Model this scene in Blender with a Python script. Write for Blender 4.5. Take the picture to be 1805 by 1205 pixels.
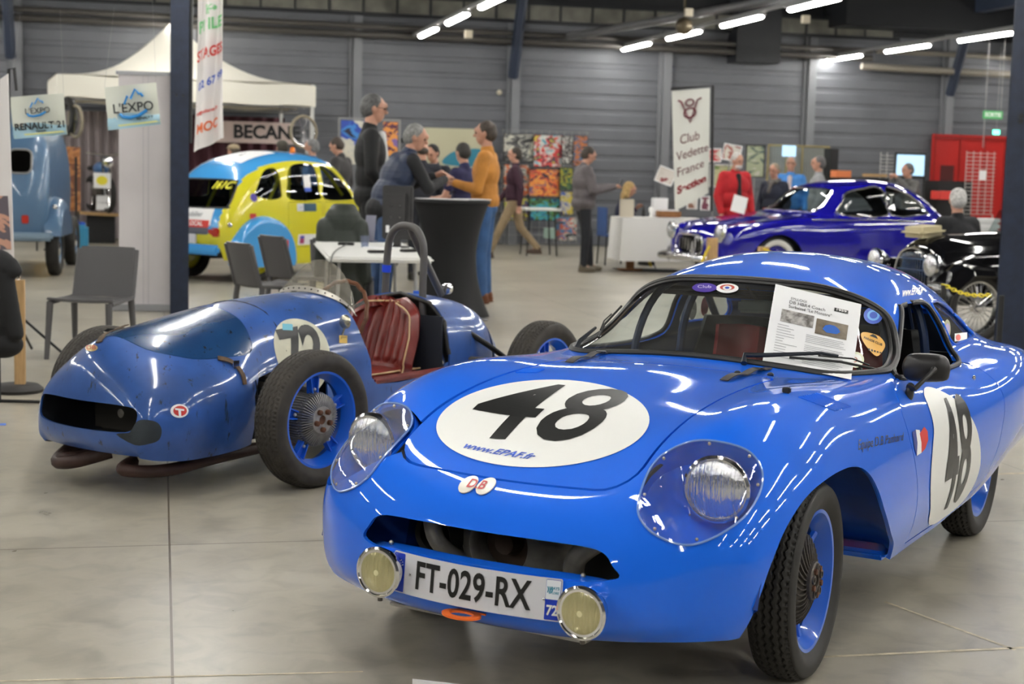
import bpy, bmesh, math, random
import numpy as np
from mathutils import Vector, Matrix, Euler
from mathutils.bvhtree import BVHTree
random.seed(7)
PI = math.pi
for o in list(bpy.data.objects): bpy.data.objects.remove(o)
scene = bpy.context.scene
COL = scene.collection

# ------------------------------------------------------------------ camera
FPX, CAMH = 2700.0, 1.44
PITCH = math.atan((602.5-298.0)/FPX); ROLL = math.radians(1.5)
FW = np.array([0, math.cos(PITCH), -math.sin(PITCH)])
UP0 = np.array([0, math.sin(PITCH), math.cos(PITCH)]); RT0 = np.array([1.0, 0, 0])
RT = RT0*math.cos(ROLL)+UP0*math.sin(ROLL); UPV = -RT0*math.sin(ROLL)+UP0*math.cos(ROLL)
CPOS = np.array([0, 0, CAMH])
cam_data = bpy.data.cameras.new('camera'); cam = bpy.data.objects.new('camera', cam_data); COL.objects.link(cam)
m = Matrix.Identity(4)
for i in range(3):
    m[i][0] = RT[i]; m[i][1] = UPV[i]; m[i][2] = -FW[i]; m[i][3] = CPOS[i]
cam.matrix_world = m
cam_data.sensor_width = 36; cam_data.lens = FPX/1805*36
cam_data.clip_end = 200
cam_data.dof.use_dof = True; cam_data.dof.focus_distance = 4.9; cam_data.dof.aperture_fstop = 4.5
scene.camera = cam

# ------------------------------------------------------------------ world, exposure
world = bpy.data.worlds.new('world'); scene.world = world; world.use_nodes = True
world.node_tree.nodes['Background'].inputs[0].default_value = (0.9, 0.95, 1.0, 1)
world.node_tree.nodes['Background'].inputs[1].default_value = 0.05
vs = scene.view_settings
vs.view_transform = 'Standard'; vs.look = 'None'; vs.gamma = 1.0; vs.use_curve_mapping = False; vs.exposure = 0.50
scene.display_settings.display_device = 'sRGB'

# ------------------------------------------------------------------ hall axes (the hall stands at 13 degrees to the view)
HA = math.radians(13.0)
DA = np.array([-math.sin(HA), math.cos(HA), 0]); DB_ = np.array([math.cos(HA), math.sin(HA), 0])
def hall(b, a, z=0.0): return Vector((DB_*b + DA*a + np.array([0, 0, z])).tolist())

def ray(px, py): return FW + RT*(px-902.5)/FPX - UPV*(py-602.5)/FPX
def gnd(px, py, z=0.0):
    r = ray(px, py); t = (z-CAMH)/r[2]; return Vector((CPOS+r*t).tolist())
def at(px, py, D):
    r = ray(px, py); return Vector((CPOS+r*(D/r[1])).tolist())
def srgb(r, g, b):
    f = lambda c: (c/255/12.92) if c/255 <= 0.04045 else ((c/255+0.055)/1.055)**2.4
    return (f(r), f(g), f(b))

# ------------------------------------------------------------------ materials
MATS = {}
def mat(name, col=(.5, .5, .5), rough=.5, metal=0.0, coat=0.0, emit=None, estr=1.0, noise=0.0, nscale=8.0, bump=0.0, bscale=60.0,
        col2=None, trans=0.0, ior=1.45, sheen=0.0, alpha=1.0, spec=0.5, aniso_scale=None):
    if name in MATS: return MATS[name]
    m = bpy.data.materials.new(name); m.use_nodes = True; nt = m.node_tree; p = nt.nodes['Principled BSDF']
    p.inputs['Base Color'].default_value = (*col, 1); p.inputs['Roughness'].default_value = rough
    p.inputs['Metallic'].default_value = metal; p.inputs['Coat Weight'].default_value = coat
    p.inputs['Coat Roughness'].default_value = 0.04; p.inputs['IOR'].default_value = ior
    p.inputs['Transmission Weight'].default_value = trans; p.inputs['Alpha'].default_value = alpha
    p.inputs['Specular IOR Level'].default_value = spec; p.inputs['Sheen Weight'].default_value = sheen
    if emit: p.inputs['Emission Color'].default_value = (*emit, 1); p.inputs['Emission Strength'].default_value = estr
    tc = nt.nodes.new('ShaderNodeTexCoord'); src = tc.outputs['Object']
    if aniso_scale:
        mp = nt.nodes.new('ShaderNodeMapping'); mp.inputs['Scale'].default_value = aniso_scale
        nt.links.new(src, mp.inputs[0]); src = mp.outputs[0]
    if noise > 0 or col2:
        n = nt.nodes.new('ShaderNodeTexNoise'); n.inputs['Scale'].default_value = nscale; n.inputs['Detail'].default_value = 6
        nt.links.new(src, n.inputs['Vector'])
        r = nt.nodes.new('ShaderNodeValToRGB'); r.color_ramp.elements[0].position = .35; r.color_ramp.elements[1].position = .65
        c2 = col2 if col2 else tuple(max(0, c*(1-noise)) for c in col)
        r.color_ramp.elements[0].color = (*c2, 1); r.color_ramp.elements[1].color = (*col, 1)
        nt.links.new(n.outputs['Fac'], r.inputs[0]); nt.links.new(r.outputs[0], p.inputs['Base Color'])
    if bump > 0:
        n = nt.nodes.new('ShaderNodeTexNoise'); n.inputs['Scale'].default_value = bscale; n.inputs['Detail'].default_value = 4
        nt.links.new(src, n.inputs['Vector'])
        b = nt.nodes.new('ShaderNodeBump'); b.inputs['Strength'].default_value = bump; b.inputs['Distance'].default_value = .01
        nt.links.new(n.outputs['Fac'], b.inputs['Height']); nt.links.new(b.outputs[0], p.inputs['Normal'])
    MATS[name] = m
    return m
def glassmat(name, tint=(.9, .95, .95), fac=0.12, rough=0.02, film=0.0, filmcol=(.7, .68, .62)):
    """thin clear pane: lets light straight through, reflects by angle, may carry a dusty film"""
    if name in MATS: return MATS[name]
    m = bpy.data.materials.new(name); m.use_nodes = True; nt = m.node_tree; nt.nodes.clear()
    out = nt.nodes.new('ShaderNodeOutputMaterial'); t = nt.nodes.new('ShaderNodeBsdfTransparent'); t.inputs[0].default_value = (*tint, 1)
    g = nt.nodes.new('ShaderNodeBsdfGlossy'); g.inputs['Roughness'].default_value = rough
    lw = nt.nodes.new('ShaderNodeLayerWeight'); lw.inputs[0].default_value = .5; pw = nt.nodes.new('ShaderNodeMath'); pw.operation = 'POWER'; pw.inputs[1].default_value = 5
    ma = nt.nodes.new('ShaderNodeMath'); ma.operation = 'MULTIPLY_ADD'; ma.inputs[1].default_value = .9; ma.inputs[2].default_value = .045
    nt.links.new(lw.outputs['Facing'], pw.inputs[0]); nt.links.new(pw.outputs[0], ma.inputs[0])
    mx = nt.nodes.new('ShaderNodeMixShader'); nt.links.new(ma.outputs[0], mx.inputs[0])
    if film > 0:
        d = nt.nodes.new('ShaderNodeBsdfDiffuse'); d.inputs[0].default_value = (*filmcol, 1)
        n = nt.nodes.new('ShaderNodeTexNoise'); n.inputs['Scale'].default_value = 9; mm = nt.nodes.new('ShaderNodeMath'); mm.operation = 'MULTIPLY'
        mm.inputs[1].default_value = film*2; nt.links.new(n.outputs['Fac'], mm.inputs[0])
        m2 = nt.nodes.new('ShaderNodeMixShader'); nt.links.new(mm.outputs[0], m2.inputs[0]); nt.links.new(t.outputs[0], m2.inputs[1]); nt.links.new(d.outputs[0], m2.inputs[2])
        nt.links.new(m2.outputs[0], mx.inputs[1])
    else: nt.links.new(t.outputs[0], mx.inputs[1])
    nt.links.new(g.outputs[0], mx.inputs[2]); nt.links.new(mx.outputs[0], out.inputs[0])
    MATS[name] = m
    return m

# ------------------------------------------------------------------ object helpers
def tag(o, label=None, cat=None, group=None, kind=None):
    if label: o['label'] = label
    if cat: o['category'] = cat
    if group: o['group'] = group
    if kind: o['kind'] = kind
    return o
def thing(name, label, cat, loc=(0, 0, 0), rz=0.0, group=None, rot=None):
    o = bpy.data.objects.new(name, None); COL.objects.link(o); o.empty_display_size = .1
    o.location = loc; o.rotation_euler = rot if rot else (0, 0, rz)
    return tag(o, label, cat, group)
def copy_tree(o, parent=None):
    c = o.copy(); COL.objects.link(c); c.parent = parent
    for ch in list(o.children): copy_tree(ch, c)
    return c

class MB:
    """collects shapes, then links them as ONE mesh object"""
    def __init__(s): s.v = []; s.f = []; s.m = []; s.cm = 0
    def add(s, vs, fs):
        n = len(s.v); s.v += [tuple(map(float, p)) for p in vs]; s.f += [tuple(i+n for i in q) for q in fs]; s.m += [s.cm]*len(fs); return s
    def box(s, c, d, rot=None, bev=0.0):
        x, y, z = d[0]/2, d[1]/2, d[2]/2
        if bev > 0:
            bm = bmesh.new(); bmesh.ops.create_cube(bm, size=1)
            bmesh.ops.scale(bm, vec=d, verts=bm.verts); bmesh.ops.bevel(bm, geom=bm.edges[:], offset=bev, segments=2, affect='EDGES')
            V = [v.co.copy() for v in bm.verts]; bm.verts.index_update(); F = [[v.index for v in f.verts] for f in bm.faces]; bm.free()
        else:
            V = [Vector((a*x, b*y, e*z)) for a in (-1, 1) for b in (-1, 1) for e in (-1, 1)]
            F = [(0, 1, 3, 2), (4, 6, 7, 5), (0, 4, 5, 1), (2, 3, 7, 6), (0, 2, 6, 4), (1, 5, 7, 3)]
        R = Euler(rot).to_matrix() if rot else Matrix.Identity(3)
        return s.add([R @ v + Vector(c) for v in V], F)
    def tube(s, pts, r, n=10, closed=False, cap=True):
        P = [Vector(p) for p in pts]; k = len(P); rr = r if isinstance(r, (list, tuple)) else [r]*k
        V = []; F = []; prev = None
        for i in range(k):
            a = P[i-1] if (i > 0 or closed) else P[i]; b = P[(i+1) % k] if (i < k-1 or closed) else P[i]
            t = (b-a).normalized() if (b-a).length > 1e-9 else Vector((0, 0, 1))
            if prev is None:
                u = t.orthogonal().normalized()
            else:
                u = prev - t*prev.dot(t); u = u.normalized() if u.length > 1e-6 else t.orthogonal().normalized()
            prev = u; w = t.cross(u)
            for j in range(n):
                an = 2*PI*j/n; V.append(P[i] + (u*math.cos(an)+w*math.sin(an))*rr[i])
        for i in range(k if closed else k-1):
            for j in range(n):
                a = i*n+j; b = i*n+(j+1) % n; i2 = (i+1) % k
                F.append((a, b, i2*n+(j+1) % n, i2*n+j))
        if cap and not closed: F.append(tuple(range(n-1, -1, -1))); F.append(tuple((k-1)*n+j for j in range(n)))
        return s.add(V, F)
    def cyl(s, a, b, r, r2=None, n=24): return s.tube([a, b], [r, r if r2 is None else r2], n)
    def lathe(s, prof, n=32, axis='z', org=(0, 0, 0), closed=False, cap=True):
        """prof: list of (radius, height along the axis)"""
        V = []; F = []; k = len(prof); o = Vector(org)
        for r, h in prof:
            for j in range(n):
                a = 2*PI*j/n; c, d = r*math.cos(a), r*math.sin(a)
                V.append(o + Vector({'z': (c, d, h), 'y': (d, h, c), 'x': (h, c, d)}[axis]))
        for i in range(k if closed else k-1):
            i2 = (i+1) % k
            for j in range(n): F.append((i*n+j, i*n+(j+1) % n, i2*n+(j+1) % n, i2*n+j))
        if not closed and cap:
            if prof[0][0] > 1e-5: F.append(tuple(range(n-1, -1, -1)))
            if prof[-1][0] > 1e-5: F.append(tuple((k-1)*n+j for j in range(n)))
        return s.add(V, F)
    def ball(s, c, r, n=16, m=10, R=None):
        rr = r if isinstance(r, (list, tuple)) else (r, r, r); V = []; F = []
        for i in range(m+1):
            t = PI*i/m
            for j in range(n):
                a = 2*PI*j/n; v = Vector((rr[0]*math.sin(t)*math.cos(a), rr[1]*math.sin(t)*math.sin(a), rr[2]*math.cos(t)))
                if R is not None: v = R @ v
                V.append(v+Vector(c))
        for i in range(m):
            for j in range(n): F.append((i*n+j, (i+1)*n+j, (i+1)*n+(j+1) % n, i*n+(j+1) % n))
        return s.add(V, F)
    def prism(s, poly, a, b, axes='xy'):
        """poly outline (counter-clockwise) extruded from a to b on the third axis"""
        f = {'xy': lambda p, h: (p[0], p[1], h), 'xz': lambda p, h: (p[0], h, p[1]), 'yz': lambda p, h: (h, p[0], p[1])}[axes]
        n = len(poly); V = [f(p, a) for p in poly]+[f(p, b) for p in poly]
        F = [tuple(range(n-1, -1, -1)), tuple(range(n, 2*n))]+[(i, (i+1) % n, n+(i+1) % n, n+i) for i in range(n)]
        return s.add(V, F)
    def grid(s, fn, nu, nv, cu=False, cv=False):
        V = [fn(i/(nu if cu else nu-1), j/(nv if cv else nv-1)) for i in range(nu) for j in range(nv)]; F = []
        for i in range(nu if cu else nu-1):
            for j in range(nv if cv else nv-1):
                F.append((i*nv+j, ((i+1) % nu)*nv+j, ((i+1) % nu)*nv+(j+1) % nv, i*nv+(j+1) % nv))
        return s.add(V, F)
    def mesh(s, name='mesh'):
        me = bpy.data.meshes.new(name); me.from_pydata(s.v, [], s.f); return me
    def build(s, name, mats, parent=None, smooth=True, angle=40, loc=None, rot=None, solid=0.0, bev=0.0, sub=0, fix=True):
        me = s.mesh(name)
        if not isinstance(mats, (list, tuple)): mats = [mats]
        for m_ in mats: me.materials.append(m_)
        if len(mats) > 1: me.polygons.foreach_set('material_index', s.m)
        if fix:
            bm = bmesh.new(); bm.from_mesh(me); bmesh.ops.remove_doubles(bm, verts=bm.verts, dist=1e-5)
            bmesh.ops.recalc_face_normals(bm, faces=bm.faces); bm.to_mesh(me); bm.free()
        if smooth: smooth_by_angle(me, angle)
        o = bpy.data.objects.new(name, me); COL.objects.link(o)
        if parent is not None: o.parent = parent
        if loc is not None: o.location = loc
        if rot is not None: o.rotation_euler = rot
        if solid: md = o.modifiers.new('s', 'SOLIDIFY'); md.thickness = solid; md.offset = 0
        if bev: md = o.modifiers.new('b', 'BEVEL'); md.width = bev; md.segments = 2; md.limit_method = 'ANGLE'
        if sub: md = o.modifiers.new('d', 'SUBSURF'); md.levels = sub; md.render_levels = sub
        return o
def smooth_by_angle(me, angle=40):
    me.polygons.foreach_set('use_smooth', [True]*len(me.polygons))
    bm = bmesh.new(); bm.from_mesh(me); lim = math.radians(angle)
    for e in bm.edges:
        if len(e.link_faces) == 2:
            try: e.smooth = e.calc_face_angle() < lim
            except ValueError: pass
        else: e.smooth = False
    bm.to_mesh(me); bm.free()
def mesh_obj(name, me, mats, parent=None, angle=40):
    if not isinstance(mats, (list, tuple)): mats = [mats]
    for i, m_ in enumerate(mats):
        if i < len(me.materials): me.materials[i] = m_
        else: me.materials.append(m_)
    smooth_by_angle(me, angle); o = bpy.data.objects.new(name, me); COL.objects.link(o)
    if parent is not None: o.parent = parent
    return o
def catmull(P, n=8, closed=False):
    P = [Vector(p) for p in P]; k = len(P); out = []
    for i in range(k if closed else k-1):
        g = lambda j: P[j % k] if closed else P[max(0, min(k-1, j))]
        a, b, c, d = g(i-1), g(i), g(i+1), g(i+2)
        for q in range(n):
            t = q/n; out.append(.5*((2*b)+(c-a)*t+(2*a-5*b+4*c-d)*t*t+(3*b-a-3*c+d)*t**3))
    if not closed: out.append(P[-1])
    return out
def rrect(w, h, r, n=6, c=(0, 0)):
    out = []
    for sx, sy, a0 in ((1, 1, 0), (-1, 1, 90), (-1, -1, 180), (1, -1, 270)):
        for i in range(n+1):
            a = math.radians(a0+90*i/n); out.append((c[0]+sx*(w/2-r)+r*math.cos(a), c[1]+sy*(h/2-r)+r*math.sin(a)))
    return out
def ellipse(rx, ry, n=48, c=(0, 0)): return [(c[0]+rx*math.cos(2*PI*i/n), c[1]+ry*math.sin(2*PI*i/n)) for i in range(n)]

# ---- text as flat triangles (2D); bold by outline offset
def text2d(s, size=1.0, bold=0.0, shear=0.0, sx=1.0, align='CENTER', spacing=1.0):
    cu = bpy.data.curves.new('t', 'FONT'); cu.body = s; cu.size = size; cu.offset = bold; cu.shear = shear; cu.align_x = align; cu.align_y = 'CENTER'
    cu.space_character = spacing; cu.resolution_u = 4
    o = bpy.data.objects.new('t', cu); COL.objects.link(o); bpy.context.view_layer.update()
    me = bpy.data.meshes.new_from_object(o.evaluated_get(bpy.context.evaluated_depsgraph_get()))
    V = [(v.co.x*sx, v.co.y) for v in me.vertices]; F = [tuple(p.vertices) for p in me.polygons]
    bpy.data.objects.remove(o); bpy.data.curves.remove(cu); bpy.data.meshes.remove(me)
    return V, F
def poly2d(P): return [tuple(p) for p in P], [tuple(range(len(P)))]
def flat(V, F, org, ux, uy, off=0.0):
    """lay a 2D shape on the plane at org spanned by ux and uy, lifted along its normal"""
    o, ux, uy = Vector(org), Vector(ux), Vector(uy); n = ux.cross(uy).normalized()
    return [o+ux*p[0]+uy*p[1]+n*off for p in V], F
def sign(mb, s, org, ux, uy, size, off=.004, mi=0, **k):
    V, F = text2d(s, size, **k); mb.cm = mi; mb.add(*flat(V, F, org, ux, uy, off)); mb.cm = 0
def writing(name, s, mtl, parent, org, ux, uy, size, off=.004, **k):
    mb = MB(); sign(mb, s, org, ux, uy, size, off, **k); return mb.build(name, mtl, parent, smooth=False, fix=False)

# ---- smooth surface through a net of points, tools to cut it and to lay things on it
def spline_matrix(t, T):
    """natural cubic spline through knots t, evaluated at T -> matrix (len(T), len(t))"""
    n = len(t); h = np.diff(t); A = np.zeros((n, n)); B = np.zeros((n, n)); A[0, 0] = A[-1, -1] = 1
    for i in range(1, n-1):
        A[i, i-1] = h[i-1]; A[i, i] = 2*(h[i-1]+h[i]); A[i, i+1] = h[i]
        B[i, i-1] = 6/h[i-1]; B[i, i] = -6/h[i-1]-6/h[i]; B[i, i+1] = 6/h[i]
    M = np.linalg.solve(A, B); E = np.eye(n); out = np.zeros((len(T), n))
    for k, x in enumerate(T):
        i = min(max(np.searchsorted(t, x)-1, 0), n-2); a = (t[i+1]-x)/h[i]; b = (x-t[i])/h[i]
        out[k] = a*E[i]+b*E[i+1]+((a**3-a)*M[i]+(b**3-b)*M[i+1])*h[i]**2/6
    return out
def net_surface(net, nu, nv, mirror=True):
    """net[u][v] = (x,y,z), v from the left side to the centre line (y=0); returns a dense grid of points"""
    N = np.array(net, float)
    if mirror:
        R = N[:, :-1][:, ::-1].copy(); R[:, :, 1] *= -1; N = np.concatenate([N, R], 1)
    def knots(D): k = np.concatenate([[0], np.cumsum(np.sqrt(D))]); return k/k[-1]
    tu = knots(np.linalg.norm(np.diff(N, axis=0), axis=2).mean(1)**1.5); tv = knots(np.linalg.norm(np.diff(N, axis=1), axis=2).mean(0)**1.5)
    U = spline_matrix(tu, np.linspace(0, 1, nu)); V = spline_matrix(tv, np.linspace(0, 1, nv))
    return np.einsum('ai,bj,ijk->abk', U, V, N)
class Shell:
    """sheet-metal body: dense grid, inner wall offset inwards, holes and panels cut out of it"""
    def __init__(s, G, th=.014):
        s.G = G; nu, nv, _ = G.shape; idx = lambda i, j: i*nv+j
        V = G.reshape(-1, 3); Q = [(idx(i, j), idx(i, j+1), idx(i+1, j+1), idx(i+1, j)) for i in range(nu-1) for j in range(nv-1)]
        du = np.gradient(G, axis=0); dv = np.gradient(G, axis=1); N = np.cross(dv, du); N /= (np.linalg.norm(N, axis=2, keepdims=True)+1e-9)
        mid = N[nu//2, nv//2]
        if mid[2] < 0: N = -N; Q = [q[::-1] for q in Q]
        s.bvh = BVHTree.FromPolygons([Vector(p) for p in V.tolist()], Q)
        I = (G-N*th).reshape(-1, 3); n = nu*nv
        F = list(Q)+[tuple(n+i for i in q[::-1]) for q in Q]
        b = [idx(0, j) for j in range(nv)]+[idx(i, nv-1) for i in range(1, nu)]+[idx(nu-1, j) for j in range(nv-2, -1, -1)]+[idx(i, 0) for i in range(nu-2, 0, -1)]
        for k in range(len(b)):
            a, c = b[k], b[(k+1) % len(b)]; F.append((c, a, a+n, c+n))
        me = bpy.data.meshes.new('shell'); [me.materials.append(bpy.data.materials.new('slot')) for _ in range(3)]; me.from_pydata(np.concatenate([V, I]).tolist(), [], F)
        me.polygons.foreach_set('material_index', [0]*len(Q)+[1]*(len(F)-len(Q)))
        bm = bmesh.new(); bm.from_mesh(me); bmesh.ops.recalc_face_normals(bm, faces=bm.faces); bm.to_mesh(me); bm.free()
        s.me = me
    def hit(s, o, d, off=0.0):
        o = Vector(o); d = Vector(d).normalized(); p, n, i, t = s.bvh.ray_cast(o, d)
        if p is None: return None
        if n.dot(d) > 0: n = -n
        return p+n*off
    def near(s, p, off=0.0):
        q, n, i, d = s.bvh.find_nearest(Vector(p)); return q+n*off
    def cut(s, cutters, op='DIFFERENCE'):
        """cutters: closed meshes (MB); removes (or keeps) what lies inside them"""
        s.me = boolean(s.me, cutters, op); return s
    def lay(s, V, F, org, ux, uy, off=.0015, edge=.03, sidelong=None):
        """drape a 2D shape on the body by rays along the shape's normal"""
        o, ux, uy = Vector(org), Vector(ux), Vector(uy); n = ux.cross(uy).normalized()
        me = bpy.data.meshes.new('d'); me.from_pydata([(p[0], p[1], 0) for p in V], [], F)
        bm = bmesh.new(); bm.from_mesh(me); bpy.data.meshes.remove(me)
        bmesh.ops.triangulate(bm, faces=bm.faces)
        for _ in range(7):
            L = [e for e in bm.edges if (ux*(e.verts[0].co.x-e.verts[1].co.x)+uy*(e.verts[0].co.y-e.verts[1].co.y)).length > edge]
            if not L: break
            bmesh.ops.subdivide_edges(bm, edges=L, cuts=1); bmesh.ops.triangulate(bm, faces=bm.faces)
        out = []
        for v in bm.verts:
            q = o+ux*v.co.x+uy*v.co.y; h = s.hit(q+n*.6, -n, off); out.append(h if h is not None else q)
        bm.verts.index_update(); FF = [tuple(v.index for v in f.verts) for f in bm.faces]; bm.free()
        return out, FF
def boolean(me, cutters, op='DIFFERENCE'):
    o = bpy.data.objects.new('a', me); COL.objects.link(o); c = []
    for k in cutters:
        cm = k.mesh('c'); bm = bmesh.new(); bm.from_mesh(cm); bmesh.ops.remove_doubles(bm, verts=bm.verts, dist=1e-6); bmesh.ops.recalc_face_normals(bm, faces=bm.faces); bm.to_mesh(cm); bm.free()
        cm.materials.clear()
        q = bpy.data.objects.new('c', cm); COL.objects.link(q); c.append(q)
        md = o.modifiers.new('b', 'BOOLEAN'); md.operation = op; md.object = q; md.solver = 'EXACT'
    bpy.context.view_layer.update()
    r = bpy.data.meshes.new_from_object(o.evaluated_get(bpy.context.evaluated_depsgraph_get()))
    bpy.data.objects.remove(o)
    for q in c: bpy.data.objects.remove(q)
    return r
def slab(poly, org, ux, uy, a, b):
    """closed prism cutter: outline poly on plane org/ux/uy, from a to b along its normal"""
    o, ux, uy = Vector(org), Vector(ux), Vector(uy); n = ux.cross(uy).normalized(); k = len(poly)
    V = [o+ux*p[0]+uy*p[1]+n*a for p in poly]+[o+ux*p[0]+uy*p[1]+n*b for p in poly]
    F = [tuple(range(k-1, -1, -1)), tuple(range(k, 2*k))]+[(i, (i+1) % k, k+(i+1) % k, k+i) for i in range(k)]
    return MB().add(V, F)
def inset(poly, d):
    """shrink an outline by d (positive = inwards) for counter-clockwise polygons"""
    n = len(poly); out = []
    A = sum(poly[i][0]*poly[(i+1) % n][1]-poly[(i+1) % n][0]*poly[i][1] for i in range(n)); sg = 1 if A > 0 else -1
    for i in range(n):
        a, b, c = Vector(poly[i-1][:2]), Vector(poly[i][:2]), Vector(poly[(i+1) % n][:2])
        t = (c-a); t = t.normalized() if t.length > 1e-9 else Vector((1, 0)); out.append((b.x-t.y*d*sg, b.y+t.x*d*sg))
    return out
def smooth2d(P, n=6): return [(v.x, v.y) for v in catmull([(p[0], p[1], 0) for p in P], n, True)]
# ------------------------------------------------------------------ lamps of the hall: rows of lit tubes hung at 3.74 m
M_lamp = mat('lamp_tube', (1, 1, 1), .4, emit=(1.0, .98, .92), estr=52)
M_rail = mat('lamp_rail', (.25, .25, .25), .5)
def rowlight(b, a, label, group):
    t = thing('ceiling_light', label, 'light', hall(b, a, 3.74), HA, group)
    MB().box((0, 0, 0), (.09, 1.62, .05), bev=.02).build('diffuser', M_lamp, t)
    MB().box((0, 0, .045), (.13, 1.66, .04)).build('lamp_housing', M_rail, t)
    return t
names = {4.51: ('left', 3), 8.55: ('middle', 4), 12.9: ('right', 3)}
ordin = ['farthest', 'second farthest', 'third farthest', 'fourth farthest']
for b, a0, n in ((-8.1, 27.4, 13), (-3.9, 27.4, 13), (.3, 27.4, 13), (4.51, 26.6, 13), (8.55, 27.5, 14), (12.9, 28.0, 14), (17.1, 27.4, 13)):
    rail = MB().box((0, -17.0, .09), (.05, 37, .05)).build('light_rail', M_rail, None, loc=hall(b, 27.4, 3.74), rot=(0, 0, HA))
    tag(rail, kind='structure')
    for k in range(n):
        a = a0-2.65*k
        if b in names and k < names[b][1]: rowlight(b, a, 'lit tube light in the %s row under the dark ceiling, %s from view' % (names[b][0], ordin[k]), 'tube lights in the %s row' % names[b][0])
        else: rowlight(b, a, 'lit ceiling tube light above and around the blue coupe', 'tube lights out of view')

# ------------------------------------------------------------------ floor, walls, roof
def floor_mat():
    m = bpy.data.materials.new('polished_concrete'); m.use_nodes = True; nt = m.node_tree; N = nt.nodes; L = nt.links; p = N['Principled BSDF']
    tc = N.new('ShaderNodeTexCoord')
    n1 = N.new('ShaderNodeTexNoise'); n1.inputs['Scale'].default_value = .55; n1.inputs['Detail'].default_value = 9; n1.inputs['Roughness'].default_value = .62; L.new(tc.outputs['Object'], n1.inputs['Vector'])
    r1 = N.new('ShaderNodeValToRGB'); e = r1.color_ramp.elements; e[0].position = .33; e[1].position = .68
    e[0].color = (.30, .272, .215, 1); e[1].color = (.48, .445, .365, 1); L.new(n1.outputs['Fac'], r1.inputs[0])
    n2 = N.new('ShaderNodeTexNoise'); n2.inputs['Scale'].default_value = 7; n2.inputs['Detail'].default_value = 7; n2.inputs['Distortion'].default_value = .8; L.new(tc.outputs['Object'], n2.inputs['Vector'])
    r2 = N.new('ShaderNodeValToRGB'); r2.color_ramp.elements[0].position = .28; r2.color_ramp.elements[1].position = .55
    r2.color_ramp.elements[0].color = (.74, .74, .74, 1); r2.color_ramp.elements[1].color = (1, 1, 1, 1); L.new(n2.outputs['Fac'], r2.inputs[0])
    mx = N.new('ShaderNodeMixRGB'); mx.blend_type = 'MULTIPLY'; mx.inputs[0].default_value = 1; L.new(r1.outputs[0], mx.inputs[1]); L.new(r2.outputs[0], mx.inputs[2])
    sx = N.new('ShaderNodeSeparateXYZ'); L.new(tc.outputs['Object'], sx.inputs[0])
    last = mx.outputs[0]
    # saw-cut joints of the slab: (axis, position, width, colour, strength)
    for ax, pos, w, c, st in JOINTS:
        d = N.new('ShaderNodeMath'); d.operation = 'SUBTRACT'; L.new(sx.outputs[ax], d.inputs[0]); d.inputs[1].default_value = pos
        ab = N.new('ShaderNodeMath'); ab.operation = 'ABSOLUTE'; L.new(d.outputs[0], ab.inputs[0])
        lt = N.new('ShaderNodeMath'); lt.operation = 'LESS_THAN'; L.new(ab.outputs[0], lt.inputs[0]); lt.inputs[1].default_value = w/2
        sc = N.new('ShaderNodeMath'); sc.operation = 'MULTIPLY'; L.new(lt.outputs[0], sc.inputs[0]); sc.inputs[1].default_value = st
        q = N.new('ShaderNodeMixRGB'); L.new(sc.outputs[0], q.inputs[0]); L.new(last, q.inputs[1]); q.inputs[2].default_value = (*c, 1); last = q.outputs[0]
    L.new(last, p.inputs['Base Color'])
    rr = N.new('ShaderNodeMapRange'); rr.inputs['To Min'].default_value = .22; rr.inputs['To Max'].default_value = .42; L.new(n2.outputs['Fac'], rr.inputs['Value']); L.new(rr.outputs[0], p.inputs['Roughness'])
    bp = N.new('ShaderNodeBump'); bp.inputs['Strength'].default_value = .06; bp.inputs['Distance'].default_value = .01; L.new(n2.outputs['Fac'], bp.inputs['Height']); L.new(bp.outputs[0], p.inputs['Normal'])
    return m
def hc(p): p = np.array(p); return float(p @ DB_), float(p @ DA)
dk = (.10, .075, .05); tan_ = (.42, .38, .27)
JOINTS = [(0, hc(gnd(304, 1190))[0], .008, dk, .9), (0, hc(gnd(304, 1190))[0]+4.2, .012, dk, .5), (0, hc(gnd(304, 1190))[0]+8.4, .02, dk, .5), (0, hc(gnd(304, 1190))[0]-4.2, .012, dk, .5),
          (1, hc(gnd(300, 960))[1], .010, dk, .8), (1, hc(gnd(150, 835))[1], .012, tan_, .6), (1, hc(gnd(150, 800))[1], .012, tan_, .35),
          (1, hc(gnd(300, 960))[1]+4.2, .015, dk, .5), (1, hc(gnd(300, 960))[1]+8.4, .02, dk, .5), (1, hc(gnd(300, 960))[1]+12.6, .03, dk, .4)]
fl = MB().add([(-18, -10, 0), (26, -10, 0), (26, 34, 0), (-18, 34, 0)], [(0, 1, 2, 3)]).build('floor', floor_mat(), smooth=False, rot=(0, 0, HA)); tag(fl, kind='structure')
# faded tape lines on the floor
M_tape = mat('floor_tape', (.66, .58, .42), .6, noise=.35, nscale=25)
def tape(name, p, q, w, label, mt=None):
    p, q = gnd(*p, .0012), gnd(*q, .0012); d = (q-p).normalized(); n = Vector((-d.y, d.x, 0))*w/2
    o = MB().add([p-n, q-n, q+n, p+n], [(0, 1, 2, 3)]).build(name, mt or M_tape, smooth=False); tag(o, label, 'tape', kind='structure'); o.name = 'trim_1'; return o
tape('t', (1430, 1158), (1860, 1138), .018, 'pale tape line on the floor at the lower right')
tape('t', (1560, 1060), (1790, 1145), .014, 'faint pale diagonal tape line on the floor at right')
tape('t', (-20, 1200), (640, 1183), .010, 'pale line on the floor at the lower left')
tape('t', (1640, 838), (1900, 831), .03, 'pale line on the floor behind the coupe')

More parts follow.
